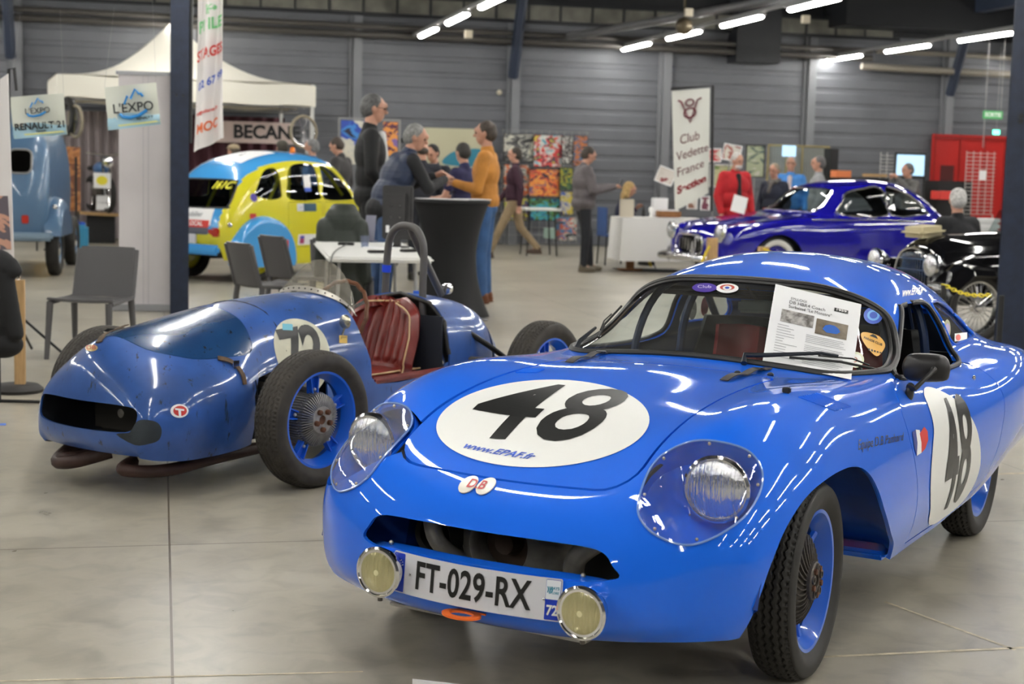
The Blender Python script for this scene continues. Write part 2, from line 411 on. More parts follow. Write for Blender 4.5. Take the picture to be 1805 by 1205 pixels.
WALL_A = 28.69
M_clad = mat('grey_cladding', (.125, .13, .145), .5, metal=.15, noise=.1, nscale=2)
M_post = mat('grey_post', (.17, .175, .19), .5)
M_dark = mat('dark_steel', (.010, .011, .014), .5)
M_roof = mat('roof_deck', (.010, .011, .014), .8)
def clad(name, b0, b1, z0, z1):
    V = []; z = z0
    while z < z1:
        for dz, da in ((0, 0), (.02, -.016), (.20, -.016), (.22, 0), (.285, 0)): V.append((z+dz, da))
        z += .29
    k = len(V); P = [(b0, a, zz) for zz, a in V]+[(b1, a, zz) for zz, a in V]
    return MB().add(P, [(i, k+i, k+i+1, i+1) for i in range(k-1)]).build(name, M_clad, smooth=False, loc=hall(0, WALL_A), rot=(0, 0, HA), fix=False)
tag(clad('wall_back', -16, 25, 0, 4.35), kind='structure')
for n_ in range(-3, 9):
    b = -2.46+3*n_
    o = MB().box((b, -.09, 2.2), (.16, .12, 4.4)).box((b-.12, -.04, 2.2), (.06, .05, 4.4)).build('trim_1', M_post, smooth=False, loc=hall(0, WALL_A), rot=(0, 0, HA)); tag(o, kind='structure')
o = MB().box((4, 0, 5.2), (44, .1, 1.9)).build('wall_back_top', M_dark, smooth=False, loc=hall(0, WALL_A), rot=(0, 0, HA)); tag(o, kind='structure')
for nm, c, d in (('wall_left', (-16, 12, 3), (.1, 42, 6.2)), ('wall_right', (25, 12, 3), (.1, 42, 6.2)), ('wall_front', (4, -9.8, 3), (44, .1, 6.2))):
    o = MB().box(c, d).build(nm, M_clad, smooth=False, rot=(0, 0, HA)); tag(o, kind='structure')
o = MB().box((4, 12, 6.1), (44, 44, .1)).build('ceiling', M_roof, smooth=False, rot=(0, 0, HA)); tag(o, kind='structure')
# lit strip of translucent panels high on the back wall
M_strip = mat('translucent_strip', (.16, .155, .13), .6, noise=.4, nscale=3)
M_pipe = mat('pipe_paint', (.20, .18, .15), .5)
o = MB()
for k in range(33):
    o.box((-6.0+.62*k, -.28, 4.36), (.58, .03, .27))
o.cm = 1; o.box((4, -.26, 4.53), (20.6, .04, .06)); o.box((4, -.26, 4.19), (20.6, .04, .06))
for k in range(34): o.box((-6.31+.62*k, -.30, 4.36), (.035, .03, .3))
tag(o.build('trim_2', [M_strip, M_dark], smooth=False, loc=hall(0, WALL_A), rot=(0, 0, HA)), kind='structure')
o = MB().cyl((-15, -.5, 3.86), (13.6, -.5, 3.78), .06, n=12).cyl((-15, -.5, 4.0), (13.6, -.5, 3.92), .05, n=12).build('trim_3', mat('pipe_dark', (.06, .055, .05), .5), loc=hall(0, WALL_A), rot=(0, 0, HA)); tag(o, kind='structure')
o = MB().cyl((13.4, -.5, 3.62), (24, -.5, 3.50), .07, n=12).cyl((13.8, -.3, 3.95), (24, -.3, 3.9), .05, n=12).build('trim_3', M_pipe, loc=hall(0, WALL_A), rot=(0, 0, HA)); tag(o, kind='structure')
# roof steel: deep beams towards the wall with lattice bays between
for bb in (-8.46, -2.46, 6.54, 15.54, 21.0):
    o = MB().box((bb, 12, 4.95), (.22, 38, .5))
    o.tube([(bb-.1, WALL_A-.3, 3.15), (bb-.1, WALL_A-1.0, 4.7)], .1, 6)
    tag(o.build('trim_4', mat('navy_beam', (.02, .028, .05), .45), smooth=False, rot=(0, 0, HA)), kind='structure')
for aa in (10, 15.5, 21, 25.5):
    o = MB(); zt, zb = 5.75, 5.0
    o.cyl((-16, aa, zt), (25, aa, zt), .05, n=6); o.cyl((-16, aa, zb), (25, aa, zb), .04, n=6)
    for k in range(34): x = -16+1.2*k; o.cyl((x, aa, zt), (x+.6, aa, zb), .022, n=5); o.cyl((x+.6, aa, zb), (x+1.2, aa, zt), .022, n=5)
    tag(o.build('trim_5', mat('lattice', (.05, .05, .055), .5), rot=(0, 0, HA)), kind='structure')
# a grey pipe under the roof running from the wall column over the hall
o = MB().tube([hall(7.4, 28.3, 3.92), hall(9.2, 20, 4.05), hall(10.8, 12, 4.15)], .07, 10)
tag(o.build('trim_3', mat('grey_pipe', (.13, .13, .135), .4)), kind='structure')
o = MB().box((11.2, WALL_A-.35, 4.25), (.9, .5, 1.3)).build('trim_4', M_dark, smooth=False, rot=(0, 0, HA)); tag(o, kind='structure')
o = MB().box((19, WALL_A-.6, 5.0), (12.5, 1.0, 1.3)).build('trim_4', M_dark, smooth=False, rot=(0, 0, HA)); tag(o, kind='structure')

# ------------------------------------------------------------------ the two navy columns
M_navy = mat('navy_paint', (.012, .02, .045), .42, noise=.3, nscale=12)
M_chip = mat('chipped_paint', (.12, .14, .17), .5, noise=.5, nscale=30)
pc = gnd(316, 552); pc.z = 0
o = MB().box((0, 0, 2.95), (.17, .17, 5.9)).build('column', M_navy, None, smooth=False, loc=pc, rot=(0, .0, HA)); tag(o, 'dark navy steel column beside the white pull-up screen', 'column', kind='structure'); o.name = 'trim_6'
b_ = MB()
for dz in (2.03, 2.06): b_.cyl((.03*(1 if dz > 2.04 else -1), -.085, 2.04), (.03*(1 if dz > 2.04 else -1), -.105, 2.04), .012)
b_.build('bolt', M_dark, o)
MB().tube([(.10, -.03, 5.5), (.10, -.03, 3.0), (.095, -.03, 1.6)], .022, 8).build('cable', mat('black_cable', (.01, .01, .01), .5), o)
pr = gnd(1785, 636); pr.z = 0
o = MB().box((0, -.13, 2.95), (.30, .018, 5.9)).box((0, .13, 2.95), (.30, .018, 5.9)).box((0, 0, 2.95), (.014, .26, 5.9)).build('trim_7', M_navy, None, smooth=False, loc=pr, rot=(0, 0, HA-.5)); tag(o, 'dark navy I-section steel column at the right', 'column', kind='structure')
b_ = MB()
for zz, hh in ((1.15, .16), (.9, .05), (1.42, .08), (.62, .1)): b_.box((.06, -.1395, zz), (.02, .002, hh))
b_.build('paint_chip', M_chip, o, smooth=False)
for zz in (1.92, 1.96): MB().cyl((-.06, -.14, zz), (-.06, -.16, zz), .02).build('bolt', M_dark, o)
# ------------------------------------------------------------------ tyres, rims, hubs (axis along y, outer side +y)
M_tyre = mat('tyre_rubber', (.022, .020, .018), .62, noise=.3, nscale=20)
M_tyre_d = mat('tyre_rubber_dusty', (.042, .036, .029), .7, noise=.4, nscale=16)
M_rim = mat('rim_blue', (.008, .11, .62), .3, coat=.6)
M_cast = mat('cast_iron', (.13, .115, .10), .55, metal=.5, noise=.4, nscale=25)
M_alu = mat('cast_alloy', (.36, .35, .33), .42, metal=.7, noise=.3, nscale=30)
M_rust = mat('rusty_nut', (.16, .06, .025), .7, noise=.6, nscale=40)
def tyre_mesh(R, W, rim, tread=5, pitch=64, depth=.006, nth=384):
    """zig-zag grooved cross-ply tyre"""
    prof = []
    h = W/2; sh = R-.012
    # inner bead -> outer side wall -> tread -> inner side wall
    side_ = [(rim-.006, h*.62), (rim+.012, h*.80), (rim+(R-rim)*.45, h*1.0), (rim+(R-rim)*.78, h*.93), (sh, h*.80)]
    side_ = [(v.x, v.y) for v in catmull([(a, b, 0) for a, b in side_], 4)]
    T = 40; tr = [(None, h*.80-(2*h*.80)*i/T) for i in range(T+1)]
    prof = side_[:-1]+tr+[(r, -y) for r, y in side_[:-1][::-1]]
    V = []; k = len(prof)
    for j in range(nth):
        th = 2*PI*j/nth; zz = abs(((j*pitch/nth*2) % 2)-1)
        for r, y in prof:
            if r is None:
                t = y/(h*.8); rr = R-.012*t**4
                u = (t*.5+.5)*tread+.32*(zz-.5); g = abs((u % 1)-.5)
                if g > .38 and abs(t) < .93: rr -= depth
                if abs(t) > .80 and ((j*pitch*1.5/nth) % 1) < .28: rr -= depth*.7
            else: rr = r
            V.append((rr*math.cos(th), y, rr*math.sin(th)))
    F = [(j*k+i, j*k+i+1, ((j+1) % nth)*k+i+1, ((j+1) % nth)*k+i) for j in range(nth) for i in range(k-1)]
    return MB().add(V, F)
def rim_mb(rim, W, well=.06):
    h = W/2
    return MB().lathe([(rim+.004, h*.62), (rim+.010, h*.70), (rim+.006, h*.76), (rim-.004, h*.74), (rim-.010, h*.55), (rim-.018, h*.35), (rim-.03, 0), (rim-.018, -h*.5), (rim, -h*.62), (rim-.004, -h*.66)], 64, 'y', cap=False)
def holes_disc(r0, r1, y, n, seg=10, w=.55):
    """ring between r0 and r1 made of n broad spokes"""
    mb = MB()
    for k in range(n):
        a0 = 2*PI*(k-w/2)/n; a1 = 2*PI*(k+w/2)/n; P = [(r1*math.cos(a0+(a1-a0)*i/seg), r1*math.sin(a0+(a1-a0)*i/seg)) for i in range(seg+1)]+[(r0*math.cos(a1-(a1-a0)*i/seg), r0*math.sin(a1-(a1-a0)*i/seg)) for i in range(seg+1)]
        mb.prism(P, y-.004, y+.004, 'xz')
    return mb
def drum_fins(r0, r1, y0, y1, n, th, curl=0.0, dome=.0):
    mb = MB()
    for k in range(n):
        a = 2*PI*k/n; P0 = []; P1 = []; S = 6
        for i in range(S+1):
            t = i/S; r = r0+(r1-r0)*t; aa = a+curl*t*t; y = y1-dome*t*t
            c, s_ = math.cos(aa), math.sin(aa); nx, nz = -s_*th/2, c*th/2
            P0.append([(r*c+nx, y, r*s_+nz), (r*c-nx, y, r*s_-nz)]); P1.append([(r*c+nx, y0, r*s_+nz), (r*c-nx, y0, r*s_-nz)])
        for i in range(S):
            mb.add([P0[i][0], P0[i][1], P0[i+1][1], P0[i+1][0], P1[i][0], P1[i][1], P1[i+1][1], P1[i+1][0]], [(0, 1, 2, 3), (0, 3, 7, 4), (1, 5, 6, 2), (3, 2, 6, 7), (0, 4, 5, 1)])
    return mb
TY = {}
def wheel(parent, name, loc, rz, R=.29, W=.15, rim=.197, kind='coupe', tyre=None):
    w = bpy.data.objects.new(name, None); COL.objects.link(w); w.parent = parent; w.location = loc; w.rotation_euler = (0, 0, rz)
    key = (R, W, rim)
    tm = tyre or M_tyre
    if key not in TY: TY[key] = tyre_mesh(R, W, rim)
    TY[key].build('tyre', tm, w, angle=50, fix=False)
    rim_mb(rim, W).build('rim', M_rim, w)
    h = W/2
    if kind == 'coupe':
        d = MB().lathe([(.0, h*.62), (.045, h*.62), (.052, h*.55), (.10, h*.35), (.122, h*.05), (.125, -h*.5), (.0, -h*.5)], 48, 'y')
        f = drum_fins(.05, .131, -h*.45, h*.66, 30, .0035, curl=.55, dome=.028); d.add(f.v, f.f)
        d.build('brake_drum', M_cast, w)
        hb = MB().lathe([(.022, h*.60), (.022, h*.84), (.030, h*.86), (.052, h*.84), (.056, h*.78), (.056, h*.6)], 40, 'y')
        for k in range(5):
            a = 2*PI*k/5+.3; c_ = (.040*math.cos(a), .040*math.sin(a))
            hb.lathe([(.013, h*.8), (.013, h*.93), (.008, h*.93), (.008, h*.84)], 14, 'y', org=(c_[0], 0, c_[1]))
        hb.build('hub', M_cast, w)
        nb = MB()
        for k in range(5): a = 2*PI*k/5+.95; nb.lathe([(.0, h*.95), (.009, h*.95), (.010, h*.8)], 6, 'y', org=(.040*math.cos(a), 0, .040*math.sin(a)))
        nb.build('nut', M_rust, w)
        lug = MB()
        for k in range(3): a = 2*PI*k/3+.4; c, s_ = math.cos(a), math.sin(a); lug.tube([(c*.12, -h*.1, s_*.12), (c*.178, h*.05, s_*.178)], .013, 8)
        lug.build('rim_lug', M_rim, w)
    else:
        d = MB().lathe([(.0, h*.62), (.05, h*.62), (.056, h*.60), (.108, h*.40), (.118, h*.2), (.118, -h*.9), (.0, -h*.9)], 64, 'y'); d.build('brake_drum', mat('drum_dark', (.09, .085, .08), .6, metal=.4), w)
        f = drum_fins(.055, .116, h*.2, h*.78, 56, .0042, dome=.018); g = MB()
        for k in range(56):
            a = 2*PI*k/56; c, s_ = math.cos(a), math.sin(a); g.box((c*.1185, -h*.30, s_*.1185), (.008, h*1.1, .0042), rot=(0, -a, 0))
        f.add(g.v, g.f); f.build('drum_fins', M_alu, w)
        hb = MB().lathe([(.021, h*.62), (.021, h*.79), (.060, h*.79), (.063, h*.74), (.063, h*.6)], 40, 'y'); hb.build('hub', mat('hub_alloy', (.45, .43, .40), .4, metal=.6, noise=.3, nscale=40), w)
        nb = MB().lathe([(.0, h*.70), (.010, h*.74), (.026, h*.73), (.027, h*.6)], 24, 'y')
        for k in range(5): a = 2*PI*k/5-.25; nb.lathe([(.0, h*1.02), (.008, h*1.02), (.0125, h*.96), (.0125, h*.78)], 12, 'y', org=(.043*math.cos(a), 0, .043*math.sin(a)))
        nb.build('nut', M_rust, w)
        for k in range(5):
            sp = MB(); a = 2*PI*k/5+.25
            for da in (-.13, .13): c, s_ = math.cos(a+da), math.sin(a+da); sp.box((c*.155, h*.12, s_*.155), (.07, .028, .006), rot=(0, -(a+da), 0))
            c, s_ = math.cos(a), math.sin(a); sp.box((c*.155, h*-.05, s_*.155), (.075, .012, .045), rot=(0, -a, 0))
            sp.build('rim_spoke', M_rim, w)
        bo = MB()
        for k in range(5): a = 2*PI*k/5+.25; bo.ball((.135*math.cos(a), h*.22, .135*math.sin(a)), .0085, 8, 6)
        bo.build('rim_bolt', mat('bright_bolt', (.5, .5, .5), .3, metal=.8), w)
    return w
# ================================================================== THE BLUE COUPE (x forward from the front axle, y to its left, z up)
YAW1 = math.radians(-119.744)
coupe = thing('vintage_race_coupe', 'bright blue low race coupe with number 48 roundels and plate FT-029-RX', 'car', (0.26665, 4.5955, 0), YAW1)
C1F = np.array([math.cos(YAW1), math.sin(YAW1), 0]); C1L = np.array([-math.sin(YAW1), math.cos(YAW1), 0])
C1O = np.array([0.26665, 4.5955, 0])
def c1ray(px, py):
    r = ray(px, py); o = CPOS-C1O
    return Vector((o @ C1F, o @ C1L, o[2])), Vector((r @ C1F, r @ C1L, r[2]))
M_blue = mat('coupe_blue_paint', (.006, .135, .78), .5, coat=1.0, noise=.05, nscale=3, spec=.12)
M_inner = mat('coupe_inner_shell', (.012, .03, .09), .55)
M_black = mat('black_rubber', (.012, .012, .012), .45)
M_gap = mat('panel_gap_black', (.004, .004, .006), .8)
M_chrome = mat('chrome', (.75, .75, .76), .12, metal=1.0)
M_white = mat('white_vinyl', (.80, .80, .77), .35)
M_ink = mat('black_vinyl', (.008, .008, .008), .35)
def st(x, *p): return [((q[0] if len(q) == 3 else x), q[-2], q[-1]) for q in p]
NET1 = [
 st(-3.20, (-3.12,.55,.33), (-3.16,.52,.33), (-3.19,.48,.33), (-3.21,.44,.33), (-3.23,.39,.33), (-3.25,.33,.33), (-3.26,.26,.33), (-3.27,.19,.33), (-3.28,.10,.33), (-3.28,0,.33)),
 st(-3.30, (-3.06,.60,.33), (-3.11,.60,.37), (-3.16,.58,.42), (-3.20,.54,.46), (-3.24,.49,.49), (-3.28,.42,.50), (-3.31,.34,.505), (-3.33,.25,.51), (-3.35,.13,.51), (-3.35,0,.51)),
 st(-3.10, (-2.96,.655,.33), (-2.98,.68,.39), (-3.0,.69,.47), (-3.02,.67,.55), (-3.05,.61,.61), (-3.09,.54,.64), (-3.13,.45,.665), (-3.16,.34,.69), (-3.18,.18,.71), (-3.19,0,.715)),
 st(-2.85, (.70,.33), (.735,.40), (.755,.50), (.735,.62), (.67,.695), (.575,.72), (.48,.745), (.36,.79), (.19,.845), (0,.86)),
 st(-2.50, (.715,.315), (.765,.40), (.795,.52), (.79,.655), (.715,.74), (.60,.765), (.50,.83), (.37,.935), (.19,.995), (0,1.01)),
 st(-2.15, (.725,.275), (.775,.385), (.805,.52), (.805,.65), (.73,.735), (.61,.775), (.525,.89), (.385,1.025), (.20,1.09), (0,1.105)),
 st(-1.80, (.72,.232), (.765,.36), (.785,.51), (.775,.635), (.70,.72), (.61,.775), (.54,.915), (.395,1.06), (.20,1.125), (0,1.14)),
 st(-1.50, (.72,.225), (.76,.345), (.77,.50), (.745,.635), (.68,.72), (.605,.78), (.535,.93), (.39,1.06), (.20,1.12), (0,1.133)),
 st(-1.13, (-1.30,.72,.218), (-1.30,.76,.34), (-1.30,.768,.50), (-1.31,.737,.64), (-1.33,.675,.725), (-1.345,.60,.80), (-1.325,.50,.955), (-1.22,.34,1.035), (-1.15,.175,1.05), (-1.13,0,1.055)),
 st(-.93, (-1.10,.72,.218), (-1.10,.76,.34), (-1.10,.766,.50), (-1.12,.73,.645), (-1.15,.665,.735), (-1.16,.59,.80), (-1.13,.485,.895), (-1.03,.34,.93), (-.965,.175,.943), (-.94,0,.947)),
 st(-.74, (-.85,.72,.218), (-.85,.762,.34), (-.85,.765,.50), (-.86,.725,.65), (-.88,.66,.745), (-.89,.575,.785), (-.87,.46,.80), (-.82,.32,.812), (-.77,.165,.822), (-.755,0,.825)),
 st(-.50, (.72,.22), (.762,.34), (.765,.50), (.725,.655), (.655,.757), (.56,.797), (.44,.795), (.31,.795), (.16,.798), (0,.80)),
 st(-.18, (.72,.23), (.76,.34), (.762,.50), (.72,.655), (.65,.765), (.555,.81), (.43,.80), (.30,.782), (.16,.77), (0,.766)),
 st(.12, (.04,.72,.24), (.04,.755,.34), (.04,.755,.49), (.05,.715,.645), (.07,.645,.745), (.10,.545,.79), (.12,.425,.775), (.13,.30,.748), (.13,.155,.73), (.13,0,.724)),
 st(.36, (.19,.712,.25), (.19,.742,.34), (.19,.742,.47), (.20,.705,.61), (.235,.635,.705), (.29,.535,.745), (.335,.42,.725), (.36,.305,.692), (.365,.16,.67), (.37,0,.664)),
 st(.52, (.28,.70,.25), (.285,.73,.335), (.29,.73,.45), (.31,.695,.575), (.355,.63,.65), (.42,.535,.675), (.475,.425,.66), (.51,.31,.63), (.53,.16,.61), (.535,0,.604)),
 st(.63, (.37,.68,.247), (.38,.705,.325), (.395,.71,.42), (.425,.68,.515), (.475,.625,.565), (.53,.535,.58), (.58,.43,.575), (.615,.315,.56), (.635,.16,.55), (.64,0,.547)),
 st(.70, (.425,.665,.244), (.44,.685,.31), (.46,.685,.385), (.495,.66,.44), (.545,.605,.465), (.595,.525,.47), (.64,.43,.468), (.675,.32,.463), (.70,.165,.46), (.708,0,.459)),
 st(.73, (.455,.652,.242), (.48,.66,.285), (.505,.65,.33), (.54,.615,.355), (.585,.56,.362), (.63,.49,.362), (.67,.405,.36), (.705,.31,.358), (.725,.16,.355), (.732,0,.354)),
 st(.71, (.48,.64,.242), (.508,.632,.262), (.538,.605,.276), (.57,.568,.28), (.605,.52,.28), (.64,.455,.276), (.672,.38,.27), (.697,.29,.266), (.712,.155,.262), (.717,0,.26)),
 st(.64, (.50,.622,.242), (.527,.598,.243), (.552,.565,.242), (.573,.527,.24), (.593,.475,.236), (.613,.415,.231), (.628,.345,.226), (.64,.265,.221), (.646,.145,.217), (.648,0,.215)),
]
SH1 = Shell(net_surface(NET1, 230, 131), .013)
def c1px(px, py, off=0.0):
    """point of the coupe's skin seen at a place of the photograph, in the coupe's own axes"""
    o, d = c1ray(px, py); h = SH1.hit(o, d, off); return h
def c1out(pts, org, ux, uy, n=6, mirror=False):
    """outline on a plane from skin points"""
    o, ux, uy = Vector(org), Vector(ux).normalized(), Vector(uy).normalized()
    P = [((h-o).dot(ux), (h-o).dot(uy)) for h in (c1px(*p) for p in pts) if h is not None]
    return smooth2d(P, n) if n else P
def bil(Q, u, v):
    """Q = four photo places: top-left, top-right, bottom-right, bottom-left"""
    t = (1-u, u); a = [Q[0][i]*(1-u)+Q[1][i]*u for i in (0, 1)]; b = [Q[3][i]*(1-u)+Q[2][i]*u for i in (0, 1)]
    return a[0]*(1-v)+b[0]*v, a[1]*(1-v)+b[1]*v
def c1quad(V, F, box, Q, off=.002, edge=.03):
    """shape in the box (x0,y0,x1,y1) carried onto the skin through the four places Q"""
    me = bpy.data.meshes.new('d'); me.from_pydata([(p[0], p[1], 0) for p in V], [], F); bm = bmesh.new(); bm.from_mesh(me); bpy.data.meshes.remove(me)
    bmesh.ops.triangulate(bm, faces=bm.faces); W_ = max(box[2]-box[0], box[3]-box[1])
    for _ in range(3):
        L = [e for e in bm.edges if e.calc_length() > edge*W_*2]
        if L: bmesh.ops.subdivide_edges(bm, edges=L, cuts=1); bmesh.ops.triangulate(bm, faces=bm.faces)
    out = []; last = Vector((0, 0, 0))
    for v in bm.verts:
        h = c1px(*bil(Q, (v.co.x-box[0])/(box[2]-box[0]), (box[3]-v.co.y)/(box[3]-box[1])), off); last = h if h is not None else last; out.append(last.copy())
    bm.verts.index_update(); FF = [tuple(v.index for v in f.verts) for f in bm.faces]; bm.free(); return out, FF
def tbox(V): xs = [p[0] for p in V]; ys = [p[1] for p in V]; return (min(xs), min(ys), max(xs), max(ys))
def pxpoly(P, off=.002, n=4, smooth=True, ctr=None, R=8):
    """filled outline given by photo places, laid on the skin as a fan of rings"""
    O = smooth2d(P, n) if smooth else P
    c = ctr or (sum(p[0] for p in O)/len(O), sum(p[1] for p in O)/len(O)); k = len(O); V = []; F = []
    for r in range(1, R+1):
        for p in O:
            h = c1px(c[0]+(p[0]-c[0])*r/R, c[1]+(p[1]-c[1])*r/R, off); V.append(h if h is not None else (V[-1] if V else c1px(*c, off)))
    V.append(c1px(*c, off)); cc = len(V)-1; V = [v if v is not None else Vector((0, 0, .3)) for v in V]
    F += [(cc, i, (i+1) % k) for i in range(k)]
    for r in range(R-1): F += [(r*k+i, (r+1)*k+i, (r+1)*k+(i+1) % k, r*k+(i+1) % k) for i in range(k)]
    return V, F
mir = lambda P: [Vector((p[0], -p[1], p[2])) for p in P]

# ---- outlines
WSN = dict(org=(-1.0, 0, .93), ux=(0, 1, 0), uy=(-.70, 0, .714))
wl = [(-.735, .158, .812), (-.765, .342, .80), (-.80, .50, .79), (-.98, .582, .79), (-1.13, .578, .82), (-1.235, .548, .87), (-1.29, .505, .94), (-1.265, .44, .992), (-1.20, .30, 1.04), (-1.155, .10, 1.055)]
def onplane(P, W):
    o, ux, uy = Vector(W['org']), Vector(W['ux']).normalized(), Vector(W['uy']).normalized()
    return [((Vector(p)-o).dot(ux), (Vector(p)-o).dot(uy)) for p in P]
WS = smooth2d(onplane(wl+mir(wl)[::-1], WSN), 7)
HLP = [(.576, .411, .585), (.498, .396, .645), (.419, .40, .687), (.356, .453, .722), (.331, .532, .728), (.30, .602, .705), (.31, .643, .661), (.36, .658, .613), (.446, .649, .561), (.522, .607, .52), (.572, .548, .499), (.598, .48, .517), (.599, .434, .548)]
HN = Vector((.62, .42, .66)).normalized(); HU = Vector((0, 0, 1)).cross(HN).normalized(); HV = HN.cross(HU)
HLW = dict(org=(.46, .53, .62), ux=tuple(HU), uy=tuple(HV)); HLO = smooth2d(onplane(HLP, HLW), 6)
HLWm = dict(org=(.46, -.53, .62), ux=(-HU.x, HU.y, -HU.z), uy=(HV.x, -HV.y, HV.z)); 
# side outlines as (x, z)
DWIN = smooth2d([(-1.02, .772), (-1.20, .83), (-1.40, .945), (-1.47, .975), (-1.62, .978), (-1.765, .965), (-1.80, .90), (-1.83, .79), (-1.80, .752), (-1.68, .742), (-1.40, .745), (-1.15, .758)], 5)
QWIN = smooth2d([(-1.905, .81), (-1.875, .90), (-1.865, .955), (-2.0, .962), (-2.14, .94), (-2.27, .89), (-2.36, .835), (-2.37, .80), (-2.25, .797), (-2.05, .80)], 5)
ARCH = [(.47, .10), (.44, .30), (.425, .36), (.40, .42), (.335, .49), (.256, .541), (.155, .58), (.05, .601), (-.077, .61), (-.21, .603), (-.304, .572), (-.37, .516), (-.438, .433), (-.54, .345), (-.64, .285), (-.70, .22), (-.72, .10)]
ARCH = [ARCH[0]]+[(v.x, v.y) for v in catmull([(p[0], p[1], 0) for p in ARCH[1:-1]], 4)]+[ARCH[-1]]
DOOR = [(-.825, .246), (-.82, .32), (-.80, .45), (-.775, .60), (-.785, .68), (-.85, .74), (-.95, .764), (-1.02, .772), (-1.15, .758), (-1.40, .745), (-1.68, .742), (-1.80, .752), (-1.86, .74), (-1.90, .66), (-1.93, .55), (-1.935, .42), (-1.90, .31), (-1.86, .275), (-1.5, .246), (-1.2, .24)]
BON = rrect(.76, 1.14, .10, 5)   # y half .38, x -.58 .. .56
BON = [(p[0]-.006, p[1]+(.025 if p[1] > .3 else 0)*(1-(p[0]/.38)**2)*0) for p in BON]
MOUTH = smooth2d([(-.375, .40), (-.37, .44), (-.33, .475), (-.2, .482), (0, .482), (.2, .482), (.34, .475), (.385, .44), (.392, .405), (.2, .387), (0, .378), (-.2, .384)], 5)

def side(P, a=.40, b=1.0, s=1):
    return slab(P, (0, 0, 0), (-1, 0, 0), (0, 0, 1), a, b) if s > 0 else slab([(-p[0], p[1]) for p in P][::-1], (0, 0, 0), (1, 0, 0), (0, 0, 1), a, b)
flipx = lambda P: [(-p[0], p[1]) for p in P]
cuts = []
for s in (1, -1):
    cuts += [side(flipx(DWIN), .40, .9, s), side(flipx(QWIN), .40, .9, s), side(flipx(ARCH), .44, 1.0, s)]
cuts.append(slab(WS, WSN['org'], WSN['ux'], WSN['uy'], -.40, .5))
cuts.append(slab(HLO, HLW['org'], HLW['ux'], HLW['uy'], -.13, .2)); cuts.append(slab(HLO[::-1], HLWm['org'], tuple(-Vector(HLWm['ux'])*-1), HLWm['uy'], -.13, .2))
cuts.append(MB().prism(MOUTH, .45, .95, 'yz'))
cuts.append(slab(smooth2d([(-.36, -2.68), (0, -2.72), (.36, -2.68), (.36, -2.50), (.28, -2.36), (0, -2.33), (-.28, -2.36), (-.36, -2.50)], 5), (0, 0, 0), (0, 1, 0), (1, 0, 0), -1.3, -.7))
full = SH1.me.copy()
door_me = boolean(full.copy(), [side(flipx(inset(DOOR, .0035)), .45, 1.0)] if 0 else [side(inset(flipx(DOOR), .0045), .45, 1.0)], 'INTERSECT')
bon_me = boolean(full.copy(), [slab(inset(BON, .009), (-.01, 0, 0), (0, 1, 0), (-1, 0, 0), .45, 1.3)], 'INTERSECT')
cuts.append(side(flipx(DOOR), .45, 1.0)); cuts.append(slab(BON, (-.01, 0, 0), (0, 1, 0), (-1, 0, 0), .45, 1.3))
SH1.cut(cuts)
body = mesh_obj('body', SH1.me, [M_blue, M_inner], coupe)
mesh_obj('door', door_me, [M_blue, M_inner], coupe)
bonnet = mesh_obj('bonnet', bon_me, [M_blue, M_inner], coupe)
# dark jambs behind the gaps
jb = MB()
for P, org, ux, uy, sg in ((DOOR, (0, 0, 0), None, None, 0),):
    pts = []
    for x, z in catmull([(p[0], p[1], 0) for p in DOOR], 3, True) and [(v.x, v.y) for v in catmull([(p[0], p[1], 0) for p in DOOR], 3, True)]:
        h = SH1.hit((x, 1.2, z), (0, -1, 0), -.018); pts.append(h)
    jb.tube([p for p in pts if p is not None], .011, 6, closed=True)
pts = [SH1.hit((-.01-p[1], p[0], 1.6), (0, 0, -1), -.024) for p in smooth2d(BON, 2)]
jb.tube(pts, .011, 6, closed=True); jb.build('seal', M_gap, coupe)

# ---- glass, rubber
G_ws = glassmat('windscreen_glass', (.80, .87, .85), film=.035); G_side = glassmat('side_perspex', (.82, .84, .84), film=.10)
V, F = SH1.lay(*poly2d(inset(WS, .004)), WSN['org'], WSN['ux'], Vector(WSN['uy']).normalized(), off=-.006, edge=.03)
ws_o = MB().add(V, F).build('windscreen', G_ws, coupe)
def rim(P, W, off, r, n=8):
    V, F = [], []
    o, ux, uy = Vector(W['org']), Vector(W['ux']).normalized(), Vector(W['uy']).normalized(); nn = ux.cross(uy)
    pts = [SH1.hit(o+ux*p[0]+uy*p[1]+nn*.5, -nn, off) for p in P]; return [p for p in pts if p is not None]
MB().tube(rim(WS, WSN, .002, .0), .0135, 8, closed=True).tube(rim(inset(WS, .016), WSN, .0, 0), .008, 6, closed=True).build('windscreen_seal', M_black, coupe)
for s in (1, -1):
    W_ = dict(org=(0, 0, 0), ux=(-s, 0, 0), uy=(0, 0, 1)); fl_ = (lambda P: flipx(P)) if s > 0 else (lambda P: P)
    V, F = SH1.lay(*poly2d(fl_(QWIN)), (0, 0, 0), (-s, 0, 0), (0, 0, 1), off=-.012, edge=.05)
    MB().add(V, F).build('quarter_window', G_side, coupe)
    pts = rim(fl_([p for p in DWIN]), W_, -.004, 0)
    MB().tube(pts, .010, 8, closed=True).build('window_seal', M_black, coupe)
    pts = rim(fl_(QWIN), W_, .000, 0)
    MB().tube(pts, .007, 8, closed=True).build('window_rim', M_blue, coupe)
    # blue strap of the pillar between door glass and quarter glass
W_ = dict(org=(0, 0, 0), ux=(0, 1, 0), uy=(1, 0, 0))

